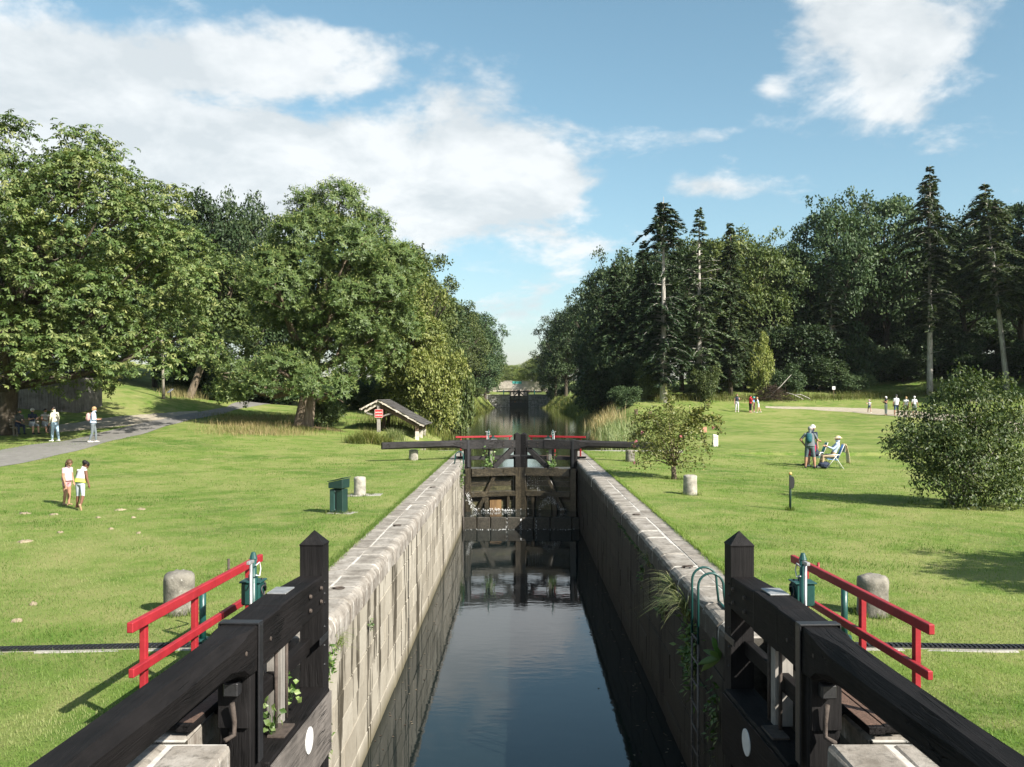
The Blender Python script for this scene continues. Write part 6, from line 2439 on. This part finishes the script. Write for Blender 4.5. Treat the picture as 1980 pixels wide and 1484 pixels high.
def loft_rings(rings, n=20):
    """rings: (centre, side vec*halfwidth, fwd vec*halfdepth)"""
    V, F = [], []
    a = np.arange(n) * 2 * math.pi / n
    for c, s, f in rings:
        ca, sa = np.cos(a), np.sin(a)
        ca = np.sign(ca) * np.abs(ca) ** .85
        V.append(np.array(c) + ca[:, None] * np.array(s) + sa[:, None] * np.array(f))
    m = len(rings)
    V = np.concatenate(V)
    for i in range(m - 1):
        for j in range(n):
            k = (j + 1) % n
            F.append((i * n + j, i * n + k, (i + 1) * n + k, (i + 1) * n + j))
    c0 = len(V)
    V = np.vstack([V, rings[0][0], rings[-1][0]])
    for j in range(n):
        k = (j + 1) % n
        F.append((c0, k, j, j))
        F.append((c0 + 1, (m - 1) * n + j, (m - 1) * n + k, (m - 1) * n + k))
    return V, F


def remesh(parts, voxel, name):
    bm = bmesh.new()
    for V, F in parts:
        vs = [bm.verts.new(v) for v in V]
        for f in F:
            q = []
            for i in f:
                if vs[i] not in q:
                    q.append(vs[i])
            if len(q) > 2:
                try:
                    bm.faces.new(q)
                except ValueError:
                    pass
    bmesh.ops.recalc_face_normals(bm, faces=bm.faces)
    me = bpy.data.meshes.new(name + '_src')
    bm.to_mesh(me)
    bm.free()
    o = bpy.data.objects.new(name + '_src', me)
    COL.objects.link(o)
    md = o.modifiers.new('r', 'REMESH')
    md.mode = 'VOXEL'
    md.voxel_size = voxel
    md.use_smooth_shade = True
    sm = o.modifiers.new('s', 'SMOOTH')
    sm.factor = .5
    sm.iterations = 2
    dg = bpy.context.evaluated_depsgraph_get()
    out = bpy.data.meshes.new_from_object(o.evaluated_get(dg))
    bpy.data.objects.remove(o)
    bpy.data.meshes.remove(me)
    out.name = name
    return out


def rot(ax, a):
    return np.array(Matrix.Rotation(a, 3, ax))


def person(label, x, y, face, H, voxel=.013, z=None, lean=0.0, sway=0.0, twist=0.0, legs=None, arms=None, head=(0, 0), build=1.0, child=False,
           shirt='white_cloth', sleeve=.55, pants='denim_blue', plen=2.0, shoe='shoe_dark', skin='skin_pale', hair='hair_brown', hstyle='short',
           seat=None, hem=.30, hemmat=None, hat=None, glasses=False, foot_dir=((0, 1, 0), (0, 1, 0)), flare=0.0, group=None, barefoot=None):
    if legs is None:
        legs = (((.06, .02, -1), (.02, -.02, -1)), ((.06, -.02, -1), (.02, -.05, -1)))
    if arms is None:
        arms = (((.16, 0, -1), (.05, .18, -1)), ((.16, 0, -1), (.05, .18, -1)))
    hh = H / (6.3 if child else 7.4)
    segs, parts = [], []

    def cap(a, b_, ra, rb, tg, n=12):
        segs.append((np.array(a, float), np.array(b_, float), ra, rb, tg))
        parts.append(capsule(a, b_, ra, rb, n))
    Rl = rot('Y', sway) @ rot('X', -lean)
    hipz = .50 * H
    pel = np.array([0, 0, hipz])
    sideV = np.array([1.0, 0, 0])
    upv = Rl @ np.array([0, 0, 1.0])
    fwd = Rl @ np.array([0, 1.0, 0])
    Rt = Rl @ rot('Z', twist)
    sideT = Rt @ np.array([1.0, 0, 0])
    fwdT = Rt @ np.array([0, 1.0, 0])
    bw = H * build
    tl = H * (.84 - .50) - (0.02 * H if child else 0)

    def ring(t, w, d, blend):
        s = sideV * (1 - blend) + sideT * blend
        f = fwd * (1 - blend) + fwdT * blend
        return (pel + upv * tl * t, s / np.linalg.norm(s) * w * bw, f / np.linalg.norm(f) * d * bw)
    rings = [ring(-.10, .070, .055, 0), ring(.0, .092, .066, 0), ring(.12, .096, .068, 0), ring(.30, .086, .060, .3), ring(.45, .082, .057, .5), ring(.65, .094, .064, .8),
             ring(.82, .103, .064, 1), ring(.93, .092, .052, 1), ring(1.0, .052, .042, 1)]
    parts.append(loft_rings(rings))
    segs.append((pel - upv * tl * .1, pel + upv * tl * .97, .085 * bw, .085 * bw, 'torso'))
    if flare:
        fr = [ring(.86, .098, .062, 1), ring(.6, .098 + flare * .3, .07 + flare * .3, .8), ring(.3, .10 + flare * .8, .075 + flare * .8, .3), ring(hem + .02, .104 + flare, .078 + flare, 0), ring(hem, .103 + flare, .077 + flare, 0)]
        parts.append(loft_rings(fr[::-1]))
    nb = pel + upv * tl
    # head
    hy, hp = head
    Rh = Rl @ rot('Z', hy) @ rot('X', -hp)
    hc = nb + upv * hh * .22 + Rh @ np.array([0, hh * .06, hh * .50])
    cap(nb - upv * .02 * H, hc - Rh @ np.array([0, .02 * H, .25 * hh]), .032 * bw, .030 * bw, 'neck', 10)
    parts.append(ellipsoid(hc + Rh @ np.array([0, -.02 * hh, .08 * hh]), (.385 * hh, .47 * hh, .43 * hh), Rh))
    parts.append(ellipsoid(hc + Rh @ np.array([0, .08 * hh, -.20 * hh]), (.30 * hh, .34 * hh, .31 * hh), Rh))
    parts.append(capsule(hc + Rh @ np.array([0, .43 * hh, .03 * hh]), hc + Rh @ np.array([0, .50 * hh, -.10 * hh]), .035 * hh, .06 * hh, 8))
    parts.append(ellipsoid(hc + Rh @ np.array([0, .36 * hh, -.40 * hh]), (.13 * hh, .10 * hh, .09 * hh), Rh))
    for s in (-1, 1):
        parts.append(ellipsoid(hc + Rh @ np.array([s * .39 * hh, -.04 * hh, -.05 * hh]), (.05 * hh, .10 * hh, .14 * hh), Rh, 8, 6))
    segs.append((hc - Rh @ np.array([0, 0, .3 * hh]), hc + Rh @ np.array([0, 0, .25 * hh]), .38 * hh, .40 * hh, 'head'))
    feet_z = []
    # legs: index 0 is the left leg (-x)
    for i, s in enumerate((-1, 1)):
        th, sh = [np.array([v[0] * s, v[1], v[2]], float) for v in legs[i]]
        th /= np.linalg.norm(th)
        sh /= np.linalg.norm(sh)
        hip = pel + sideV * s * .052 * bw - np.array([0, 0, .01 * H])
        kn = hip + th * .235 * H
        an = kn + sh * .232 * H
        cap(hip, kn, .056 * bw, .037 * bw, 'thigh')
        cap(kn, kn + sh * .09 * H, .037 * bw, .036 * bw, 'shinu')
        cap(kn + sh * .09 * H, an, .036 * bw, .021 * bw, 'shin')
        fd = np.array(foot_dir[i], float)
        fd /= np.linalg.norm(fd)
        heel = an - fd * .018 * H + np.array([0, 0, -.015 * H])
        dn = sh - fd * np.dot(sh, fd)
        dn /= np.linalg.norm(dn) + 1e-9
        toe = an + fd * .095 * H + dn * .022 * H
        cap(an + dn * .012 * H - fd * .02 * H, toe, .026 * bw, .021 * bw, 'foot%d' % i)
        feet_z.append(min((an + dn * .012 * H - fd * .02 * H)[2] - .026 * bw, toe[2] - .021 * bw))
    # arms
    for i, s in enumerate((-1, 1)):
        u_, f_ = arms[i][0], arms[i][1]
        ua = Rt @ np.array([u_[0] * s, u_[1], u_[2]], float)
        fa = Rt @ np.array([f_[0] * s, f_[1], f_[2]], float)
        ua /= np.linalg.norm(ua)
        fa /= np.linalg.norm(fa)
        sho = pel + upv * tl * .90 + sideT * s * .103 * bw
        el_ = sho + ua * .165 * H
        wr = el_ + fa * .145 * H
        cap(sho, el_, .034 * bw, .025 * bw, 'uarm')
        cap(el_, wr, .0255 * bw, .017 * bw, 'farm')
        # hand: palm and five bent fingers
        pn = np.cross(fa, sideT * s)
        pn /= np.linalg.norm(pn) + 1e-9
        lat = np.cross(pn, fa)
        palm = wr + fa * .042 * H
        cap(wr, palm, .017 * bw, .019 * bw, 'hand', 8)
        fr = max(.0062 * H, voxel * .62)
        for q in range(4):
            b0 = palm + lat * (q - 1.5) * .0105 * H
            l0 = (.026, .031, .029, .022)[q] * H
            k1 = b0 + (fa * .95 + pn * .28) * l0
            k2 = k1 + (fa * .75 + pn * .65) * l0 * .75
            cap(b0, k1, fr, fr * .95, 'hand', 6)
            cap(k1, k2, fr * .95, fr * .8, 'hand', 6)
        b0 = wr + fa * .014 * H - lat * .014 * H
        k1 = b0 + (fa * .7 - lat * .6 + pn * .25) * .028 * H
        cap(b0, k1, fr * 1.1, fr, 'hand', 6)
        cap(k1, k1 + (fa * .95 + pn * .3) * .02 * H, fr, fr * .85, 'hand', 6)
    me = remesh(parts, voxel, 'person')
    nv = len(me.vertices)
    co = np.empty(nv * 3, np.float32)
    me.vertices.foreach_get('co', co)
    co = co.reshape(-1, 3)
    dz = -min(feet_z) if seat is None else seat - (hipz - .07 * bw)
    # materials by nearest limb
    npoly = len(me.polygons)
    cen = np.empty(npoly * 3, np.float32)
    me.polygons.foreach_get('center', cen)
    cen = cen.reshape(-1, 3).astype(float)
    best = np.full(npoly, 1e9)
    bt = np.zeros(npoly)
    bi = np.zeros(npoly, int)
    for k, (a, b_, ra, rb, tg) in enumerate(segs):
        d = b_ - a
        t = np.clip(((cen - a) @ d) / (d @ d), 0, 1)
        dist = np.linalg.norm(cen - a - t[:, None] * d, axis=1) - (ra + (rb - ra) * t)
        if tg == 'torso':
            dist -= .01 * H
        m = dist < best
        best[m], bt[m], bi[m] = dist[m], t[m], k
    mats = [skin, shirt, pants, shoe, 'eye_dark', 'lip', hemmat or shirt]
    mi = np.zeros(npoly, int)
    tags = np.array([s[4] for s in segs])[bi]
    along = ((cen - pel) @ upv) / tl
    tor = tags == 'torso'
    mi[tor] = np.where(along[tor] > hem, 1, 2)
    if flare:
        thg = (tags == 'thigh') & (along > hem - .005)
        mi[thg] = 1
    if hemmat:
        mi[(mi == 1) & (along < hem + .28) & tor] = 6
    u = tags == 'uarm'
    mi[u] = np.where(bt[u] <= sleeve, 1, 0)
    f = tags == 'farm'
    mi[f] = np.where(1 + bt[f] <= sleeve, 1, 0)
    t_ = tags == 'thigh'
    mi[t_ & (mi != 1)] = np.where(bt[t_ & (mi != 1)] <= plen, 2, 0)
    s_ = tags == 'shinu'
    mi[s_] = np.where(1 + bt[s_] * .39 <= plen, 2, 0)
    s_ = tags == 'shin'
    mi[s_] = np.where(1 + .39 + bt[s_] * .61 <= plen, 2, 0)
    for i in (0, 1):
        mi[tags == 'foot%d' % i] = 0 if barefoot == i else 3
    nk = tags == 'neck'
    mi[nk & (along < .98)] = 1
    hd = tags == 'head'
    loc = (cen - hc) @ Rh
    for s in (-1, 1):
        e = hd & (np.linalg.norm((loc - np.array([s * .16 * hh, .40 * hh, .04 * hh])) / np.array([1.3, 2.2, 1]), axis=1) < .062 * hh)
        mi[e] = 4
    e = hd & (np.linalg.norm((loc - np.array([0, .40 * hh, -.25 * hh])) / np.array([2.6, 3, 1]), axis=1) < .04 * hh)
    mi[e] = 5
    me.materials.clear()
    for m in mats:
        me.materials.append(MATS[m])
    me.polygons.foreach_set('material_index', mi.astype(np.int32))
    me.polygons.foreach_set('use_smooth', np.ones(npoly, dtype=bool))
    co[:, 2] += dz
    me.vertices.foreach_set('co', co.ravel())
    me.update()
    o = bpy.data.objects.new('person', me)
    link(o)
    o.location = (x, y, (h1(x, y) if z is None else z) - .012)
    o.rotation_euler = (0, 0, math.radians(face))
    tag(o, label, 'person', group)
    up = np.array([0, 0, dz])
    # hair
    hp_ = NP()
    hparts = [ellipsoid(hc + Rh @ np.array([0, -.06 * hh, .13 * hh]) + up, (.43 * hh, .485 * hh, .44 * hh), Rh)]
    if hstyle in ('bob', 'long', 'tail'):
        hparts.append(ellipsoid(hc + Rh @ np.array([0, -.20 * hh, -.10 * hh]) + up, (.40 * hh, .34 * hh, .42 * hh), Rh))
    if hstyle == 'tail':
        b0 = hc + Rh @ np.array([0, -.42 * hh, .02 * hh]) + up
        q = [b0, b0 + np.array([0, -.28 * hh, -.35 * hh]), b0 + np.array([0, -.42 * hh, -1.1 * hh]), b0 + np.array([0, -.38 * hh, -1.7 * hh])]
        hparts.append(tube_np(np.array(q), [.13 * hh, .17 * hh, .13 * hh, .03 * hh], 10))
    if hstyle == 'bun':
        hparts.append(ellipsoid(hc + Rh @ np.array([.0, -.42 * hh, .18 * hh]) + up, (.34 * hh, .30 * hh, .30 * hh), Rh))
        b0 = hc + Rh @ np.array([.30 * hh, -.25 * hh, .05 * hh]) + up
        hparts.append(tube_np(np.array([b0, b0 + Rh @ np.array([.32 * hh, -.1 * hh, -.08 * hh]), b0 + Rh @ np.array([.62 * hh, 0, -.06 * hh])]), [.16 * hh, .12 * hh, .02 * hh], 8))
    hm = remesh(hparts, max(voxel, .012), 'hair')
    hm.materials.clear()
    hm.materials.append(MATS[hair])
    hm.polygons.foreach_set('use_smooth', np.ones(len(hm.polygons), dtype=bool))
    link(bpy.data.objects.new('hair', hm), o)
    if hstyle == 'bun':
        q = [tuple(hc + up + Rh @ np.array([-.16 * hh + .13 * hh * math.cos(t), -.42 * hh + .05 * hh * math.sin(t), .40 * hh + .08 * hh * math.sin(t)])) for t in np.linspace(0, 6.28, 12)]
        tube_obj('hair_band', q, .05 * hh, 'white_cloth', o, 6)
    if hat:
        kind, hmt = hat
        top = ellipsoid(hc + Rh @ np.array([0, -.04 * hh, .24 * hh]) + up, (.47 * hh, .53 * hh, .36 * hh), Rh)
        ps = [top]
        if kind == 'brim':
            ps.append(ellipsoid(hc + Rh @ np.array([0, 0, .17 * hh]) + up, (.80 * hh, .86 * hh, .07 * hh), Rh))
        else:
            ps.append(ellipsoid(hc + Rh @ np.array([0, .52 * hh, .17 * hh]) + up, (.34 * hh, .32 * hh, .06 * hh), Rh))
        hm = remesh(ps, max(voxel, .012), 'hat')
        hm.materials.clear()
        hm.materials.append(MATS[hmt])
        link(bpy.data.objects.new('hat', hm), o)
    if glasses:
        g = NP()
        for s in (-1, 1):
            V, F = ellipsoid(hc + Rh @ np.array([s * .18 * hh, .43 * hh, .05 * hh]) + up, (.15 * hh, .05 * hh, .11 * hh), Rh, 10, 6)
            g.add(V, F)
        g.obj('sunglasses', 'eye_dark', o, smooth=True, rnd=False)
    # where the upper back is, in world space (for bags)
    c, s = math.cos(math.radians(face)), math.sin(math.radians(face))
    bk = pel + upv * tl * .62 - fwdT * .085 * bw + up
    o_back = Vector((x + c * bk[0] - s * bk[1], y + s * bk[0] + c * bk[1], o.location.z + bk[2]))
    return o, o_back


def backpack(label, p, face, w, h, d, mat, lean=0.0):
    Bk = thing('backpack', label, 'backpack', p, math.radians(face))
    Bk.rotation_euler = (-lean, 0, math.radians(face))
    V, F = ellipsoid((0, -d * .45, 0), (w / 2, d * .62, h / 2), None, 16, 12)
    V[:, 0] = np.sign(V[:, 0]) * (np.abs(V[:, 0]) / (w / 2)) ** .6 * (w / 2)
    V[:, 2] = np.sign(V[:, 2]) * (np.abs(V[:, 2]) / (h / 2)) ** .7 * (h / 2)
    F3 = [tuple(dict.fromkeys(f)) for f in F]
    me = bpy.data.meshes.new('bag')
    me.from_pydata([tuple(v) for v in V], [], F3)
    me.materials.append(MATS[mat])
    me.polygons.foreach_set('use_smooth', np.ones(len(me.polygons), dtype=bool))
    link(bpy.data.objects.new('bag', me), Bk)
    V, F = ellipsoid((0, -d * .95, -h * .14), (w * .36, d * .28, h * .26), None, 14, 8)
    F3 = [tuple(dict.fromkeys(f)) for f in F]
    me = bpy.data.meshes.new('pocket')
    me.from_pydata([tuple(v) for v in V], [], F3)
    me.materials.append(MATS[mat])
    link(bpy.data.objects.new('pocket', me), Bk)
    for s in (-1, 1):
        tube_obj('strap', [(s * w * .3, -d * .1, h * .42), (s * w * .36, d * .55, h * .52), (s * w * .38, d * 1.25, h * .30), (s * w * .40, d * 1.0, -h * .2), (s * w * .36, 0, -h * .36)], .014, mat, Bk, 6)


def people():
    A = math.radians
    # two girls on the lawn
    p = ground_at(129, 977)
    person('girl in pale pink tee and pink shorts looking down, long brown ponytail', p.x, p.y, -112, 1.17, .0085, child=True, lean=.06, head=(A(-8), A(38)), shirt='pale_pink_cloth', sleeve=.55, pants='pink_cloth', plen=.32,
           hem=.10, flare=.022, shoe='shoe_tan', skin='skin_tan', hair='hair_brown', hstyle='tail', legs=(((.03, .02, -1), (.0, -.05, -1)), ((.03, .10, -1), (.0, -.16, -1))),
           arms=(((.10, .12, -1), (-.02, .45, -1)), ((.10, .10, -1), (-.05, .42, -1))))
    p = ground_at(155, 986)
    person('girl with dark bun in white and yellow top and grey leggings stepping forward', p.x, p.y, -12, 1.16, .0085, child=True, lean=.20, twist=A(-10), head=(A(-38), A(40)), shirt='white_cloth', sleeve=.02, pants='pale_grey_cloth', plen=1.05,
           hem=.10, flare=.026, hemmat='yellow_cloth', shoe='shoe_tan', skin='skin_brown', hair='hair_black', hstyle='bun', legs=(((.10, .14, -1), (.14, .02, -1)), ((.16, -.12, -1), (.16, -.62, -1))),
           arms=(((.18, .05, -1), (.0, .3, -1)), ((.30, .12, -1), (.35, .2, -1))), foot_dir=((0, 1, 0), (.1, .38, -1)), barefoot=0)
    # woman on the path
    p = ground_at(180, 856)
    o, bk = person('woman in pale blue top and sunglasses with folded arms on the asphalt path', p.x, p.y, -78, 1.64, .012, lean=.04, head=(A(8), A(6)), shirt='pale_blue_cloth', sleeve=1.5, pants='grey_cloth', plen=1.96, shoe='shoe_white', hem=.12, flare=.01,
                   hair='hair_blond', hstyle='bob', glasses=True, skin='skin_tan', legs=(((.04, .24, -1), (.02, .02, -1)), ((.04, -.05, -1), (.02, -.34, -1))), arms=(((.14, .12, -1), (-.55, 1, .12)), ((.14, .12, -1), (-.55, 1, .05))))
    backpack('dusty pink backpack on the woman on the path', bk, -78, .26, .38, .16, 'rose_bag')
    # under the chestnut
    p = ground_at(106, 854)
    person('man in cream shirt and pale jeans standing in the shade by the bench', p.x, p.y, 72, 1.74, .013, lean=.05, head=(A(25), A(15)), shirt='cream_cloth', sleeve=1.9, pants='denim_light', hem=.16, skin='skin_tan', hair='hair_black',
           shoe='shoe_white', legs=(((.09, .06, -1), (.05, -.02, -1)), ((.12, -.08, -1), (.06, -.12, -1))), arms=(((.18, .1, -1), (-.1, .45, -1)), ((.2, -.05, -1), (.0, .2, -1))), build=1.06)
    bx_, by_ = ground_at(62, 842).x, ground_at(62, 842).y
    bz = h1(bx_, by_)
    rz = math.radians(-127)
    bench('wooden slatted bench in the deep shade of the horse chestnut', bx_ - .05, by_ + .05, rz, bz)
    ux, uy = math.cos(rz), math.sin(rz)
    fx, fy = -math.sin(rz), math.cos(rz)
    sit = (((.10, 1, -.06), (.02, .08, -1)), ((.12, 1, -.06), (.02, .02, -1)))
    lap = (((.12, .42, -1), (-.35, 1, -.1)), ((.12, .40, -1), (-.35, 1, -.05)))

    def on_bench(t, label, **kw):
        return person(label, bx_ - .05 + ux * t + fx * .10, by_ + .05 + uy * t + fy * .10, math.degrees(rz), kw.pop('H'), .014, z=bz + .012, seat=.455, legs=kw.pop('legs', sit), arms=kw.pop('arms', lap), **kw)
    on_bench(.74, 'person in dark grey top sitting at the near end of the bench', H=1.68, lean=.22, head=(A(-20), A(10)), shirt='dark_grey_cloth', sleeve=1.2, pants='navy_cloth', hair='hair_black', hstyle='bob', skin='skin_tan')
    on_bench(.02, 'person in navy top with white cap sitting mid bench', H=1.70, lean=.02, head=(0, 0), shirt='navy_cloth', sleeve=.7, pants='pale_grey_cloth', plen=1.1, hair='hair_white', hat=('cap', 'white_cloth'), skin='skin_pale', shoe='shoe_dark',
             arms=(((.2, .5, -1), (-.2, 1, .4)), ((.2, .5, -1), (-.3, 1, .25))))
    on_bench(-.66, 'person in striped top with leg stretched out on the bench', H=1.66, lean=-.02, head=(A(10), A(5)), shirt='striped_cloth', sleeve=.3, pants='pale_grey_cloth', plen=1.2, hair='hair_black', skin='skin_tan', shoe='shoe_tan',
             legs=(((.10, 1, -.1), (.05, .75, -1)), ((.2, 1, -.1), (.05, .45, -1))), arms=(((.15, .35, -1), (-.1, .8, 1)), ((.2, .3, -1), (-.3, .9, -.2))))
    # group on the meadow
    p = ground_at(1566, 906)
    o, bk = person('grey haired man in grey tee and shorts with hand on hip, seen from behind', p.x, p.y, -18, 1.72, .012, lean=.10, twist=A(-12), head=(A(-28), A(12)), shirt='grey_cloth', sleeve=.75, pants='slate_shorts', plen=.98, hem=.05, flare=.008, hair='hair_grey',
                   shoe='shoe_dark', skin='skin_tan', build=1.08, legs=(((.14, .02, -1), (.05, -.02, -1)), ((.16, -.03, -1), (.08, -.05, -1))), arms=(((.85, -.15, -1), (-.62, .25, -.9)), ((.45, .55, -1), (.12, 1, -.05))))
    backpack('teal backpack worn by the grey haired man on the meadow', bk, -18, .25, .40, .15, 'dark_teal', .1)
    xg, yg, gz = p.x, p.y, p.z
    person('white haired man in navy tee and crimson shorts beside the folding chairs', xg + .30, yg + .72, -40, 1.76, .013, lean=.10, head=(A(-20), A(15)), shirt='navy_cloth', sleeve=.7, pants='crimson_cloth', plen=1.0, hem=.06, hair='hair_white', shoe='shoe_white', skin='skin_pale')

    def folding_chair(label, x, y, face, fab):
        c = thing('folding_chair', label, 'chair', (x, y, h1(x, y)), math.radians(face))
        w = .27
        for s in (-1, 1):
            tube_obj('leg', [(s * w, .34, 0), (s * w, -.12, .60)], .013, 'white_plate', c, 6)
            tube_obj('leg', [(s * w, -.38, 0), (s * w, .02, .60)], .013, 'white_plate', c, 6)
            tube_obj('armrest', [(s * w, -.20, .60), (s * w, .28, .60)], .02, 'white_plate', c, 6)
            tube_obj('back_tube', [(s * (w - .03), -.14, .38), (s * (w - .03), -.40, 1.02)], .013, 'white_plate', c, 6)
        tube_obj('back_bar', [(-w + .03, -.40, 1.02), (w - .03, -.40, 1.02)], .013, 'white_plate', c, 6)
        obj('seat', Bar((0, -.18, .37), (0, .28, .42), .48, .02), fab, c, bevel=.004)
        obj('backrest', Bar((0, -.16, .43), (0, -.395, 1.0), .46, .02, (0, 1, .2)), fab, c, bevel=.004)
        return c
    cx_, cy_ = xg + 1.02, yg + .15
    folding_chair('white framed folding chair with blue seat and jacket over its back', cx_, cy_, 82, 'blue_cloth')
    person('man in pale blue shirt and straw hat leaning back in the folding chair', cx_ - .02, cy_, 82, 1.72, .013, seat=.425, lean=-.36, head=(0, A(22)), shirt='pale_blue_cloth', sleeve=1.9, pants='khaki_cloth', plen=1.9, hair='hair_grey', hat=('brim', 'beige_cloth'),
           legs=(((.12, 1, -.02), (.05, .15, -1)), ((.12, 1, .02), (.05, .25, -1))), arms=(((.16, .55, -1), (-.2, 1, .05)), ((.16, .55, -1), (-.25, 1, .0))), shoe='shoe_white', z=h1(cx_, cy_))
    # jacket over the chair back
    J = NP()
    rng = np.random.default_rng(3)
    V, F = [], []
    nx, nz = 7, 9
    for side_ in (0, 1):
        for i in range(nz):
            for j in range(nx):
                t, q = i / (nz - 1), j / (nx - 1) - .5
                V.append((.10 * math.sin(t * 3) * .3 + (.05 + .16 * t) * (1 if side_ else 0) + .02 * math.sin(q * 14 + t * 3), q * (.46 - .1 * t) + .03 * t, 1.05 - (.82 if side_ else .35) * t - .04 * abs(q)))
    for side_ in (0, 1):
        b0 = side_ * nx * nz
        for i in range(nz - 1):
            for j in range(nx - 1):
                a = b0 + i * nx + j
                F.append((a, a + 1, a + nx + 1, a + nx))
    V = np.array(V) + np.array([cx_ + .42, cy_, h1(cx_, cy_)])
    jk = np_obj('jacket', V, F, 'beige_cloth', smooth=True)
    sd = jk.modifiers.new('t', 'SOLIDIFY')
    sd.thickness = .012
    tag(jk, 'beige jacket hanging over the back of the folding chair', 'jacket')
    c2x, c2y = xg + .66, yg + 1.1
    folding_chair('teal folding chair behind the reclining man', c2x, c2y, 84, 'teal_cloth')
    person('dark haired person in navy top bent forward on the teal chair', c2x - .02, c2y, 84, 1.66, .014, seat=.425, lean=.28, head=(0, A(25)), shirt='navy_cloth', sleeve=1.8, pants='navy_cloth', hair='hair_black', hstyle='bob', legs=sit, arms=lap, skin='skin_tan', z=h1(c2x, c2y))
    bag = ellipsoid((0, 0, .14), (.26, .18, .15), None, 14, 9)
    me = bpy.data.meshes.new('shopping_bag')
    V = bag[0] + np.random.default_rng(1).normal(0, .008, bag[0].shape)
    me.from_pydata([tuple(v) for v in V], [], [tuple(dict.fromkeys(f)) for f in bag[1]])
    me.materials.append(MATS['navy_cloth'])
    bo = thing('carry_bag', 'dark soft bag on the grass under the folding chair', 'bag', (xg + .62, yg + .1, gz))
    link(bpy.data.objects.new('bag', me), bo)
    tube_obj('handle', [(-.12, 0, .26), (-.06, 0, .36), (.06, 0, .36), (.12, 0, .26)], .012, 'crimson_cloth', bo, 6)
    # far group near the wood
    p = ground_at(1425, 797.5)
    person('woman in navy vest and white trousers facing the canal across the meadow', p.x, p.y, 170, 1.68, .02, shirt='navy_cloth', sleeve=.1, pants='white_cloth', plen=1.8, hair='hair_brown', arms=(((.3, .3, -1), (.35, 1, .5)), ((.16, 0, -1), (.05, .18, -1))), skin='skin_pale', shoe='shoe_white')
    p = ground_at(1451, 798.5)
    person('woman in red tee and black trousers in the group of three', p.x, p.y, -75, 1.62, .02, shirt='red_cloth', sleeve=.7, pants='black_cloth', plen=1.6, hair='hair_black', build=1.15, hem=.12, arms=(((.15, .3, -1), (.0, .8, -.6)), ((.15, .3, -1), (.0, .8, -.6))), shoe='shoe_tan')
    person('child in blue tee and teal cap in the group of three', p.x + .42, p.y + .35, 60, 1.42, .02, child=True, shirt='blue_cloth', sleeve=.7, pants='pink_cloth', plen=.9, hat=('cap', 'teal_cloth'), shoe='shoe_white')
    person('child in white and aqua top leaning in the group of three', p.x + .78, p.y + .1, 70, 1.45, .02, child=True, lean=.2, shirt='white_cloth', sleeve=.8, pants='white_cloth', plen=.6, hemmat='teal_cloth', hair='hair_blond', legs=(((.05, .15, -1), (.0, .1, -1)), ((.1, -.25, -1), (.05, -.4, -1))), shoe='shoe_white')
    # walkers on the gravel walk
    p = ground_at(1681, 799)
    person('little girl in white sun hat and denim shorts on the gravel walk', p.x, p.y, 150, 1.20, .018, child=True, shirt='white_cloth', sleeve=.3, pants='denim_blue', plen=.6, hat=('brim', 'pale_pink_cloth'), arms=(((.1, .1, -1), (0, .2, -1)), ((.35, .5, -.6), (.2, .6, .9))), shoe='shoe_white', hair='hair_blond',
           legs=(((.2, .1, -1), (.1, 0, -1)), ((.2, -.1, -1), (.1, -.1, -1))))
    p = ground_at(1713, 803.5)
    person('white haired woman in navy sleeveless top and white trousers on the gravel walk', p.x, p.y, 100, 1.66, .018, shirt='navy_cloth', sleeve=.05, pants='white_cloth', plen=1.85, hair='hair_white', hstyle='bob', arms=(((.1, .3, -1), (-.1, .9, .9)), ((.12, .3, -1), (-.1, .9, .8))), skin='skin_tan', shoe='shoe_tan')
    p = ground_at(1733, 804)
    person('man in white shirt, navy shorts and dark cap walking on the gravel walk', p.x, p.y, 5, 1.80, .018, shirt='white_cloth', sleeve=.8, pants='denim_blue', plen=.95, hem=.02, flare=.012, hat=('cap', 'dark_grey_cloth'), build=1.08, legs=(((.06, .1, -1), (.02, .0, -1)), ((.04, -.12, -1), (.02, -.2, -1))), skin='skin_tan', shoe='shoe_tan')
    p = ground_at(1752, 804.5)
    person('woman in white top and red shorts walking on the gravel walk', p.x, p.y, -5, 1.66, .018, shirt='white_cloth', sleeve=.5, pants='red_cloth', plen=.45, hem=.10, hair='hair_blond', hstyle='bob', shoe='shoe_tan', skin='skin_tan', legs=(((.05, .1, -1), (.02, 0, -1)), ((.05, -.1, -1), (.02, -.2, -1))))
    p = ground_at(1768, 805)
    person('white haired man in white shirt half hidden by the big shrub', p.x, p.y, 0, 1.72, .018, shirt='white_cloth', sleeve=.7, pants='grey_cloth', plen=1.0, hair='hair_white', skin='skin_tan', arms=(((.2, 0, -1), (.1, .2, -1)), ((.35, 0, -1), (.3, .2, -1))))


people()


# ------------------------------------------------------------------ air
def haze():
    m = bpy.data.materials.new('haze_air')
    m.use_nodes = True
    nt = m.node_tree
    nt.nodes.clear()
    out = nt.nodes.new('ShaderNodeOutputMaterial')
    pv = nt.nodes.new('ShaderNodeVolumePrincipled')
    pv.inputs['Color'].default_value = (.86, .92, 1.0, 1)
    pv.inputs['Density'].default_value = .00007
    pv.inputs['Anisotropy'].default_value = .2
    nt.links.new(pv.outputs[0], out.inputs['Volume'])
    MATS['haze_air'] = m
    o = obj('haze', B((-1300, -60, -14), (1300, 1560, 60)), 'haze_air')
    tag(o, 'thin summer haze over the canal valley', kind='stuff')


haze()
